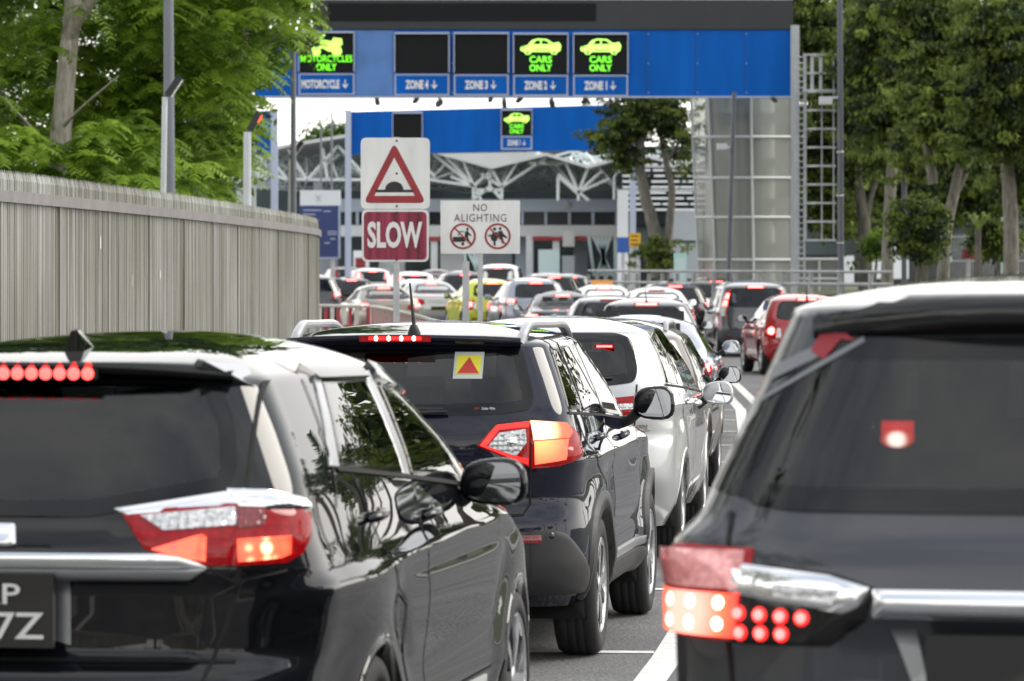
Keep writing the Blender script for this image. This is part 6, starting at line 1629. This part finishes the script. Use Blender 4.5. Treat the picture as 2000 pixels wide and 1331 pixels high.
hb_ = MB(); hb_.box(l_+Vector((0,-.013,.012)), (.10,.006,.013)); hb_.build('lit_strip', M['brake'], hm)
wp = MB(); wp.tube([c3.hit('rear',1,u,v)[0]+Vector((0,-.02,0)) for u, v in ((-.10,1.13),(.20,1.16),(.46,1.172))], [.018,.012,.007], 8); wp.build('wiper', M['plastic'], r3)
fb = MB(); o_ = c3.hit('rear',1,.62,.865)[0]+Vector((.01,-.012,0)); put_text(fb, 'V-tuning', o_, Vector((.92,.38,.02)), Vector((.08,0,1)), .125, .042); a = o_+Vector((-.05,-.012,-.034)); fb.bar(a, a+Vector((.12,.05,.008)), .004); fb.build('badge_script', M['signblack'], r3)
c3.plate(-.25, .60, .25, .71, [])
c3.body([M['silverpaint'], M['seam'], M['under'], M['gloss']])

# ===== large dark grey SUV, near right
r4 = car_root('large_suv', 'large dark grey SUV at the right edge with LED tail lamps and chrome bar', 1.20, 9.95, 11.0, 'SUV')
def disp4(y, z):
    d = .025*sstep(1.08,1.17,z)*(1-sstep(1.18,1.26,z))
    for ya in (.95, 3.70):
        rr = sqrt((y-ya)**2+(z-.39)**2); d += .03*gauss(rr,.48,.15)*(1 if z < 1.05 else 0)
    return d
def rdisp4(x, z): return .06*sstep(1.02,.99,z)*sstep(.80,.84,z)*(1-sstep(.38,.50,x))
c4 = Car(dict(L=4.79, W=1.86, H=1.835, z0=.36, wr=.385, axles=(.95,3.70), seat=2.45, floor=.72, res=1.1,
    rear=[(.36,.12),(.50,.02),(.72,.0),(.80,.03),(1.0,.03),(1.08,.04),(1.16,.06),(1.26,.12),(1.45,.26),(1.62,.38),(1.745,.46)],
    front=[(.36,4.65),(.7,4.79),(1.0,4.70),(1.12,4.3),(1.2,3.6),(1.5,3.05),(1.745,2.65)],
    width=[(.36,.90),(.55,.965),(.85,.98),(1.05,.985),(1.17,.97),(1.25,.925),(1.40,.855),(1.58,.77),(1.745,.70)],
    ze=1.745, ym=2.0, tr=.06, nr=3.2, Dr=[(.36,.40),(1.0,.42),(1.25,.40),(1.745,.36)], disp=disp4, rdisp=rdisp4, cyl=(.48,.48), t0=.40), r4)
c4.patch('rear_window', [M['glass'], M['frit']], [(-.70,1.282),(-.58,1.266),(.58,1.266),(.70,1.282),(.70,1.36),(.60,1.60),(.52,1.675),(-.52,1.675),(-.60,1.60),(-.70,1.36)], 'rear', 1, .005, border=.055, hole=.02, rounded=.04)
c4.patch('tailgate', M['greypaint'], [(-.70,.80),(.70,.80),(.72,1.225),(-.72,1.225)], 'rear', 1, .003, rounded=.04)
for sg in (1, -1):
    m_ = lambda pts: [(sg*u, v) for u, v in pts]
    lamp2 = c4.patch('tail_lamp', M['redlens'], [(27,1.178),(60,1.182),(78,1.16),(78,1.0),(70,.962),(27,.960)], 'cyl', sg, .005, bulge=.022, edge=.04)
    c4.patch('reversing_light', M['pinklens'], [(29,1.165),(70,1.165),(70,1.085),(29,1.080)], 'cyl', sg, .0275, parent=lamp2)
    bl = c4.patch('brake_light', lamp_grad('led_block', c4.hit('cyl', sg, 48, 1.022)[0], .06, .17, hot=(1,.25,.2), hots=2.2, cool=(1,.03,.03), cools=1.2), [(29,1.070),(68,1.074),(64,.975),(29,.970)], 'cyl', sg, .0275, parent=lamp2)
    ledo = [(35+11*k, 1.048-.047*j) for k in range(3) for j in range(2)]
    c4.leds(ledo, 'cyl', sg, .0235, M['brake'], lamp2, .024); c4.leds(ledo, 'cyl', sg, .0165, M['brakewarm'], lamp2, .032)
    lamp = c4.patch('tail_lamp', M['gloss'], m_([(.36,1.095),(.46,1.128),(.715,1.150),(.715,.955),(.47,.955),(.385,1.02)]), 'rear', 1, .004, bulge=.016, edge=.03)
    c4.patch('chrome_trim', M['chrome'], m_([(.375,1.092),(.47,1.118),(.708,1.142),(.708,1.072),(.44,1.036),(.40,1.05)]), 'rear', 1, .0215, bulge=.008, edge=.02, parent=lamp)
    c4.patch('reversing_light', M['clearlens'], m_([(.44,1.085),(.60,1.095),(.60,1.068),(.46,1.052)]), 'rear', 1, .031, parent=lamp)
    bk = c4.patch('lamp_housing', M['gloss'], m_([(.49,1.045),(.70,1.045),(.70,.966),(.52,.966)]), 'rear', 1, .0215, parent=lamp)
    ledp = [(sg*(.682-.050*k),1.027-.002*k) for k in range(4)]+[(sg*(.678-.049*k),.984) for k in range(3)]
    c4.leds(ledp, 'rear', 1, .0195, M['redlit'], lamp, .026); c4.leds(ledp, 'rear', 1, .0130, M['brake'], lamp, .034)
    sd = lambda poly: c4.patch('side_window', [M['sideglass'], M['frit']], poly, 'side', sg, .004, border=.03, hole=.012, rounded=.03)
    c4.patch('quarter_glass', M['frit'], [(28,1.285),(84,1.315),(84,1.66),(70,1.735),(28,1.735)], 'cyl', sg, .0035)
    sd([(.62,1.32),(1.15,1.30),(1.25,1.66),(.78,1.64)]); sd([(1.25,1.30),(2.0,1.28),(2.0,1.68),(1.34,1.665)]); sd([(2.08,1.28),(3.1,1.25),(2.75,1.56),(2.10,1.68)])
    for pth in ([(1.30,.52),(1.05,.95),(1.2,1.27)], [(2.04,.52),(2.04,1.27)], [(3.2,.52),(3.25,1.2)]): c4.ribbon(pth, .010, 'side', sg, .0035)
    c4.ribbon([(sg*.728,1.26),(sg*.726,1.0),(sg*.70,.80)], .012, 'rear', 1, .004)
    c4.patch('running_board', M['plastic'], [(1.4,.37),(3.2,.37),(3.2,.47),(1.4,.47)], 'side', sg, .03, bulge=.05, edge=.05)
c4.patch('chrome_bar', M['chrome'], [(-.368,1.090),(.368,1.090),(.368,1.030),(-.368,1.030)], 'rear', 1, .012, bulge=.022, edge=.03)
c4.plate(-.235, .86, .235, .985, [], y=.03)
for sg in (1, -1): c4.patch('plate_surround', M['satin'], [(sg*.245,.86),(sg*.27,1.0),(sg*.33,1.0),(sg*.255,.80)], 'rear', 1, .004)
hb_ = MB(); N = 16; vs = []
for k in range(N+1):
    u = -1+2*k/N; x = .565*u; yl = .345+.13*abs(u)**2.2; z = 1.762-.040*u*u; t_, n_ = c4.hit('top', 1, x*.97, .72)
    vs += [Vector((x*.97,.75,t_.z+.004)), Vector((x, yl, z)), Vector((x, yl+.035, z-.065)), Vector((x*.97,.62,t_.z-.15))]
F = []
for k in range(N):
    for j in range(3): F.append((4*k+1+j, 4*k+5+j, 4*k+4+j, 4*k+j))
hb_.add(vs, F+[(0,1,2,3),(4*N+3,4*N+2,4*N+1,4*N)], 0, True); spo4 = hb_.build('spoiler', M['gloss'], r4)
hb_ = MB(); hb_.box((.11,.312,1.722), (.26,.03,.030)); hm = hb_.build('high_mount_brake_light', M['redlens'], r4)
hb_ = MB(); hb_.box((.11,.295,1.722), (.24,.006,.018)); hb_.build('lit_strip', M['redlit'], hm)
# silver and red decals on the tinted rear window and the lamp shining through it
l_ = c4.hit('rear',1,-.338,1.435)[0]
hb_ = MB(); hb_.box(l_+Vector((0,.05,.018)), (.075,.03,.050), 0); hb_.lathe([(0,-.016),(.018,-.014),(.032,-.008),(.040,.0)], (0,0,0), (0,1,0), 24, 1)
cL = l_+Vector((0,.030,.0)); nb = 8
hb_.v = hb_.v[:nb]+[(cL.x+v[0], cL.y+v[1], cL.z+v[2]*.5) for v in hb_.v[nb:]]
hb_.build('inner_brake_light', [M['redlit'], lamp_grad('inner_lamp_glow', cL+Vector((0,-.016,0)), .014, .042, hot=(1,.8,.7), hots=4, cool=(1,.03,.03), cools=1.2)], r4)
M['decal'] = mat('silver_decal', (.20,.21,.225), rough=.4); M['decalred'] = mat('red_decal', (.30,.02,.03), rough=.4)
d1 = c4.patch('window_decal', M['decal'], [(-.700,1.508),(-.694,1.522),(-.435,1.676),(-.430,1.664)], 'rear', 1, .0065, skirt=0); c4.patch('window_decal', M['decal'], [(-.672,1.565),(-.545,1.625),(-.535,1.655),(-.558,1.652),(-.670,1.600)], 'rear', 1, .0065, skirt=0)
c4.patch('window_decal', M['decalred'], [(-.565,1.640),(-.530,1.618),(-.49,1.668),(-.45,1.664),(-.49,1.690),(-.545,1.680)], 'rear', 1, .008, skirt=0, parent=d1)
c4.patch('windscreen', [M['clearglass'], M['frit']], [(-.70,1.25),(.70,1.25),(.58,1.68),(-.58,1.68)], 'front', 1, .004, border=.03, hole=.02)
c4.arches(.44, M['greypaint'], .04, 'wheel_arch', .012)
c4.wheel(.385, .25, rim='alloy', ns=6, rr=.62)
c4.mirror(1.00, 3.05, 1.30, .20, .19, M['greypaint'])
for y, z in ((1.5,1.16),(2.4,1.14)): c4.handle(y, z, M['chrome'])
c4.body([M['greypaint'], M['seam'], M['under'], M['gloss']])
# ------------------------------------------------------------------ the rest of the queue
PRE = {
 'hatch': dict(L=4.0, W=1.72, H=1.52, rear=[(.24,.14),(.40,.03),(.58,.0),(.72,.03),(.86,.05),(1.0,.10),(1.12,.20),(1.38,.42)], front=[(.24,3.88),(.5,4.0),(.74,3.95),(.88,3.6),(1.0,3.05),(1.38,2.05)],
   width=[(.24,.88),(.36,.95),(.56,.985),(.80,.985),(.98,.95),(1.12,.90),(1.38,.745)], ze=1.38, axles=(.68,3.2), rw=(.60,.53,1.02,1.36), lamp=(.66,.93), lx=.52),
 'sedan': dict(L=4.55, W=1.77, H=1.45, rear=[(.24,.14),(.40,.02),(.60,.0),(.75,.02),(.92,.03),(.985,.06),(1.015,.30),(1.04,.55),(1.20,.88),(1.32,1.25)], front=[(.24,4.42),(.5,4.55),(.72,4.5),(.86,4.1),(.97,3.45),(1.32,2.5)],
   width=[(.24,.88),(.36,.95),(.56,.985),(.80,.985),(.95,.95),(1.05,.88),(1.32,.70)], ze=1.32, axles=(.98,3.65), rw=(.62,.50,1.055,1.31), lamp=(.72,.93), lx=.42),
 'suv': dict(L=4.45, W=1.82, H=1.66, rear=[(.30,.16),(.42,.04),(.62,.0),(.80,.03),(.98,.06),(1.10,.12),(1.25,.24),(1.50,.42)], front=[(.30,4.3),(.6,4.44),(.88,4.38),(1.02,3.9),(1.10,3.25),(1.50,2.4)],
   width=[(.30,.90),(.42,.95),(.65,.985),(.90,.985),(1.08,.95),(1.22,.90),(1.50,.76)], ze=1.50, axles=(.85,3.5), rw=(.62,.56,1.10,1.48), lamp=(.86,1.08), lx=.54),
 'mpv': dict(L=4.25, W=1.70, H=1.71, rear=[(.26,.12),(.40,.02),(.60,.0),(.85,.03),(1.05,.07),(1.25,.14),(1.55,.26)], front=[(.26,4.12),(.55,4.25),(.85,4.15),(1.0,3.85),(1.12,3.55),(1.55,2.7)],
   width=[(.26,.90),(.40,.96),(.62,.985),(.95,.985),(1.10,.96),(1.25,.93),(1.55,.83)], ze=1.55, axles=(.72,3.45), rw=(.62,.58,1.10,1.52), lamp=(.85,1.50), lx=.66),
 'van': dict(L=4.4, W=1.70, H=1.86, rear=[(.30,.08),(.45,.0),(.90,.02),(1.25,.07),(1.72,.16)], front=[(.30,4.3),(.7,4.4),(1.0,4.3),(1.15,3.9),(1.72,3.2)],
   width=[(.30,.92),(.45,.97),(.8,.99),(1.1,.98),(1.3,.95),(1.72,.87)], ze=1.72, axles=(.75,3.4), rw=(.64,.60,1.15,1.66), lamp=(.55,1.0), lx=.70),
}
def queue_car(kind, name, label, px, d, h, paintm, H=None, W=None, lit=True, rails=None, ant=None, mirrors=True, sticker=False, res=.45, glass='darkglass', lampshape=None, cat='car', mm=None, sun=None, two=None, hm=True, plate=True):
    P = dict(PRE[kind]); 
    if H:
        f = H/P['H']
        k = lambda L_: [(a*f if a > .7 else a*(1+(f-1)*a/.7), b) for a, b in L_]
        for q_ in ('rear','front','width'): P[q_] = k(P[q_])
        P['ze'] *= f; P['H'] = H; P['rw'] = (P['rw'][0], P['rw'][1], P['rw'][2]*f, P['rw'][3]*f); P['lamp'] = tuple(z*f for z in P['lamp'])
    if W: P['W'] = W
    X = (px-1000)/FPX*d; root = car_root(name, label, X, d, h, cat)
    wr = .32 if kind in ('hatch','sedan','mpv') else .345
    P.update(wr=wr, z0=P['rear'][0][0], res=res, tr=.06, nr=3.0, Dr=[(0,.40),(9,.40)], seat=2.15, floor=.55, cyl=(P['W']/2-.45, .46), t0=.45)
    def disp(y, z):
        zc = P['ze']*.66; dd = .02*sstep(zc-.1, zc, z)*(1-sstep(zc, zc+.05, z)) - .015*gauss(z, .68, .12)*sstep(1.0,1.5,y)*(1-sstep(2.8,3.2,y))
        for ya in P['axles']: dd += .025*gauss(sqrt((y-ya)**2+(z-wr)**2), wr+.07, .13)*(1 if z < .9 else 0)
        return dd
    P['disp'] = disp
    c = Car(P, root); W2 = P['W']/2; see = glass != 'darkglass'; hl = .02 if see else 0
    xb, xt, zb, zt = P['rw']
    c.patch('rear_window', [M[glass], M['frit']], [(-xb,zb+.03),(-xb*.8,zb),(xb*.8,zb),(xb,zb+.03),(xt,zt-.06),(xt*.86,zt),(-xt*.86,zt),(-xt,zt-.06)], 'rear', 1, .005, border=.03, hole=hl, rounded=.04, res=.09)
    ra, f_ = wr+.045, c.L
    belt = zb-.02; tp = P['ze']-.02; L = P['L']
    ws = ({'sedan': [[(1.15,belt+.01),(1.42,belt),(1.42,tp-.01),(1.36,tp-.03)],[(1.48,belt),(2.22,belt-.03),(2.22,tp),(1.48,tp-.01)],[(2.30,belt-.03),(3.25,belt-.08),(3.05,belt+.08),(2.62,tp-.02),(2.30,tp)]]}).get(kind,
        [[(.48,belt+.03),(.95,belt+.01),(1.0,tp),(.72,tp-.03)],[(1.02,belt+.01),(1.75,belt-.02),(1.75,tp),(1.06,tp)],[(1.83,belt-.02),(L*.71,belt-.07),(L*.655,belt+.12),(L*.545,tp-.02),(1.83,tp)]])
    for sg in (1, -1):
        for w in ws: c.patch('side_window', [M[glass if not see else 'sideglass'], M['frit']], w, 'side', sg, .004, border=.022, hole=hl*.5, rounded=.03, res=.12)
        l0, l1 = P['lamp']; lx = P['lx']; m_ = lambda pts: [(sg*u, v) for u, v in pts]
        hot = M['brakefar'] if lit else M['redlens']
        if lampshape == 'column':      # tall upright lamps beside the rear window
            lamp = c.patch('tail_lamp', M['redlens'], [(38,l0),(62,l0+.05),(60,l1),(40,l1)], 'cyl', sg, .006, bulge=.02, edge=.03, res=.06)
            for a, b in ((.42,.60),(.66,.84)): c.patch('brake_light', M['brakefar'], [(42,l0+(l1-l0)*a),(58,l0+(l1-l0)*a),(57,l0+(l1-l0)*b),(43,l0+(l1-l0)*b)], 'cyl', sg, .028, res=.06, parent=lamp)
            c.patch('reversing_light', M['clearlens'], [(41,l0+(l1-l0)*.06),(59,l0+(l1-l0)*.10),(58,l0+(l1-l0)*.36),(42,l0+(l1-l0)*.36)], 'cyl', sg, .028, res=.06, parent=lamp)
        else:
            lamp = c.patch('tail_lamp', M['redlens'], [(22,l0+.02),(45,l0),(70,l0+.05),(74,l1-.04),(60,l1),(24,l1-.02)], 'cyl', sg, .006, bulge=.02, edge=.03, res=.06)
            if lampshape == 'round':
                c.leds([(44,(l0+l1)/2+.02)], 'cyl', sg, .075, hot, lamp, .02, 14, 'brake_light'); c.patch('reversing_light', M['clearlens'], m_([(lx,l0+.03),(lx+.1,l0+.03),(lx+.1,l1-.06),(lx+.02,l1-.06)]), 'rear', 1, .01, bulge=.01, edge=.02, res=.06, parent=lamp)
            else:
                a, b = ((l0+l1)/2, l1-.02)
                c.patch('brake_light', hot, [(28,a),(56,a+.01),(60,b),(30,b-.01)], 'cyl', sg, .028, res=.06, parent=lamp)
                c.patch('turn_signal', M['clearlens'], [(28,l0+.02),(50,l0+.02),(54,a-.02),(28,a-.02)], 'cyl', sg, .028, res=.06, parent=lamp)
                if kind != 'mpv': c.patch('tail_lamp', M['redlens'], m_([(lx,l0+.04),(W2*.72,l0+.01),(W2*.72,l1-.02),(lx+.03,l1-.05)]), 'rear', 1, .006, bulge=.012, edge=.03, res=.08)
        c.ribbon([(1.80,wr+.05),(1.80,belt-.02)], .012, 'side', sg, .004, step=.1); c.ribbon([(2.9,wr+.05),(2.95,belt-.08)], .012, 'side', sg, .004, step=.1)
        c.ribbon([(sg*W2*.74,belt),(sg*W2*.73,.75),(sg*W2*.66,.62),(0,.60)], .013, 'rear', 1, .004, step=.08)
        c.patch('reflector', M['reflector'], m_([(W2*.62,.42),(W2*.78,.42),(W2*.78,.46),(W2*.62,.46)]), 'rear', 1, .008, res=.1)
    c.patch('bumper_lower', M['plastic'], [(-W2*.75,P['z0']+.03),(W2*.75,P['z0']+.03),(W2*.72,.40),(-W2*.72,.40)], 'rear', 1, .006, bulge=.01, edge=.04, res=.1)
    if hm:
        zt2 = zt+.035; l_ = c.hit('rear', 1, 0, zt2)[0]; b = MB(); b.box(l_+Vector((0,.0,0)), (.40,.06,.055)); o_ = b.build('high_mount_brake_light', M['redlens'], root)
        if lit: b = MB(); b.box(l_+Vector((0,-.032,0)), (.34,.008,.042)); b.build('lit_strip', M['brakefar'], o_)
    c.patch('windscreen', [M[glass], M['frit']], [(-W2*.80,belt+.0),(W2*.80,belt),(W2*.64,tp-.03),(-W2*.64,tp-.03)], 'front', 1, .004, border=.03, hole=hl, res=.12)
    c.arches(ra, paintm, .03, 'wheel_arch', .008); c.wheel(wr, .20, rim='alloy', ns=5, rr=.68)
    if mirrors: c.mirror(W2+.10, P['L']*.60, belt+.03, .20, .15, mm or paintm)
    if plate: c.plate(-.24, .66 if kind != 'sedan' else .60, .24, .76 if kind != 'sedan' else .70, [])
    for y in (1.25, 2.25): c.handle(y, belt-.10, paintm)
    if rails: c.rail(W2*.60, .8, 2.7, M[rails], .05, r=.022)
    if ant is not None: c.antenna(ant, .22, .0, 15)
    if sticker:
        z_ = zb+.06; l_ = c.hit('rear', 1, .36, z_+.08)[0]; s_ = c.patch('window_sticker', M['stickery'], rect(.28,z_,.46,z_+.17), 'rear', 1, .007, skirt=0)
        c.patch('sticker_triangle', M['stickerr'], [(.31,z_+.02),(.43,z_+.02),(.37,z_+.14)], 'rear', 1, .009, skirt=0, parent=s_)
    c.body([paintm, M['seam'], M['under'], M['gloss']], inner=see)
    return root, c
A = queue_car
A('suv','station_wagon','bronze wagon with roof rails just ahead of the silver people carrier', 1158, 33.8, 5, M['bronze'], H=1.47, W=1.76, rails='satin', res=.8, glass='glass', mm=M['gloss'])
A('sedan','sedan_car','blue grey sedan in line ahead of the bronze wagon', 1232, 45.5, 4.5, M['bluegrey'], H=1.39, res=.7, glass='glass')
A('hatch','hatchback_car','dark grey hatchback with a wide lit brake bar and a yellow window sticker', 1262, 69, 2.5, M['greypaint'], H=1.47, W=1.78, sticker=True, res=.7, glass='clearglass', ant=.5)
A('hatch','hatchback_car','bright red hatchback in the right lane with a lit round tail lamp', 1583, 78, -4.2, M['redpaint'], H=1.50, W=1.70, lampshape='round', mm=M['gloss'], res=.7, glass='glass', ant=.45)
A('mpv','people_carrier','dark grey tall people carrier with column tail lamps, left of the red hatchback', 1478, 95, -3.0, M['gunpaint'], lampshape='column', res=.6)
A('suv','compact_suv','black SUV partly hidden behind the tall dark grey people carrier', 1402, 121, -3.0, M['blackpaint'], H=1.62, ant=.4)
A('hatch','hatchback_car','black car whose left flank shows beside the large dark grey SUV at right', 1748, 60, -1.0, M['blackpaint'], H=1.46, res=.6)
A('sedan','sedan_car','dark grey sedan just beyond the roof of the dark blue SUV', 1105, 98, -2.5, M['gunpaint'], H=1.44, res=.55, glass='clearglass')
A('hatch','hatchback_car','grey hatchback mostly hidden left of the dark grey one with the wide brake bar', 1196, 84, -3.0, M['gunpaint'], H=1.43, lit=False)
A('suv','compact_suv','blue grey SUV with a dark rear window, right of the lime hatchback', 1052, 116, -8.5, M['bluegrey'], H=1.64, rails='satin', res=.55)
A('suv','large_suv','black SUV with a bright roof, rising behind the blue grey SUV', 1088, 129, -9, M['blackpaint'], H=1.70)
A('sedan','taxi','white sedan with a small orange roof box, in front of the guard rail', 1187, 112, -3, M['whitepaint'], H=1.50)
A('sedan','sedan_car','white sedan seen mostly as a roof, left of the black SUV', 1290, 104, -2, M['whitepaint'], H=1.50, lit=False)
A('hatch','hatchback_car','lime green hatchback with a lit tail lamp, behind the sign posts', 968, 121, -11, M['limepaint'], H=1.58, W=1.70, lampshape='round', mm=M['gloss'])
A('van','panel_van','white van at the back of the queue beyond the lime hatchback', 972, 166, 3.5, M['whitepaint'], H=1.82)
A('sedan','sedan_car','silver sedan with red tail lamps left of the lime hatchback', 858, 127, -12, M['silverpaint'], H=1.49, mm=M['gloss'])
A('hatch','hatchback_car','white hatchback just right of the SLOW sign post', 820, 134, -6.5, M['whitepaint'], H=1.47, mm=M['gloss'])
A('mpv','people_carrier','white people carrier behind the white hatchback near the SLOW sign post', 812, 160, -8, M['whitepaint'], H=1.56)
A('sedan','sedan_car','champagne sedan with one lit lamp left of the SLOW sign post', 766, 117, -12, M['champagne'], H=1.45, mm=M['gloss'])
A('hatch','hatchback_car','black hatchback with a bright lamp above the red and white railing', 690, 146, -8, M['blackpaint'], H=1.44)
A('mpv','people_carrier','silver people carrier behind the black hatchback at far left of the queue', 730, 172, -10, M['silverpaint'], H=1.64)
A('mpv','people_carrier','dark grey people carrier farthest back on the left', 682, 195, -10, M['gunpaint'], H=1.60, lit=False)
A('suv','large_suv','dark SUV half hidden by the end of the grey fence', 614, 131, -9, M['greypaint'], H=1.66)
A('sedan','sedan_car','dark sedan far behind the white people carrier', 862, 188, -9, M['greypaint'], H=1.50, lit=False)
A('sedan','sedan_car','distant white sedan between the silver sedan and the lime hatchback', 912, 180, -9, M['whitepaint'], H=1.48, lit=False)
A('suv','compact_suv','dark blue SUV between the silver sedan and the white van far back', 912, 151, -9, M['navypaint'], H=1.62)
A('suv','compact_suv','black SUV ahead of the white sedan that shows mostly as a roof', 1322, 110.5, -3, M['blackpaint'], H=1.58)
A('hatch','hatchback_car','dark hatchback tucked behind the black SUV with the bright roof', 1120, 147, -9, M['greypaint'], H=1.55)
A('sedan','sedan_car','blue sedan waiting behind the camera in the right lane, outside the picture', 1000, 1, 5, M['bluepaint'], H=1.48, lit=False)
bl = [o for o in bpy.data.objects if o.get('label', '').startswith('blue sedan')][0]; bl.location = (4.9, 6.3, 0)
tx = [o for o in bpy.data.objects if o.get('category') == 'car' and 'orange roof box' in o.get('label', '')][0]; tx['category'] = 'taxi'
b = MB(); b.box((0, 2.0, 1.535), (.55,.20,.13)); M['taxiorange'] = mat('taxi_sign_orange', (.75,.33,.08), rough=.4); b.build('roof_sign', M['taxiorange'], tx)
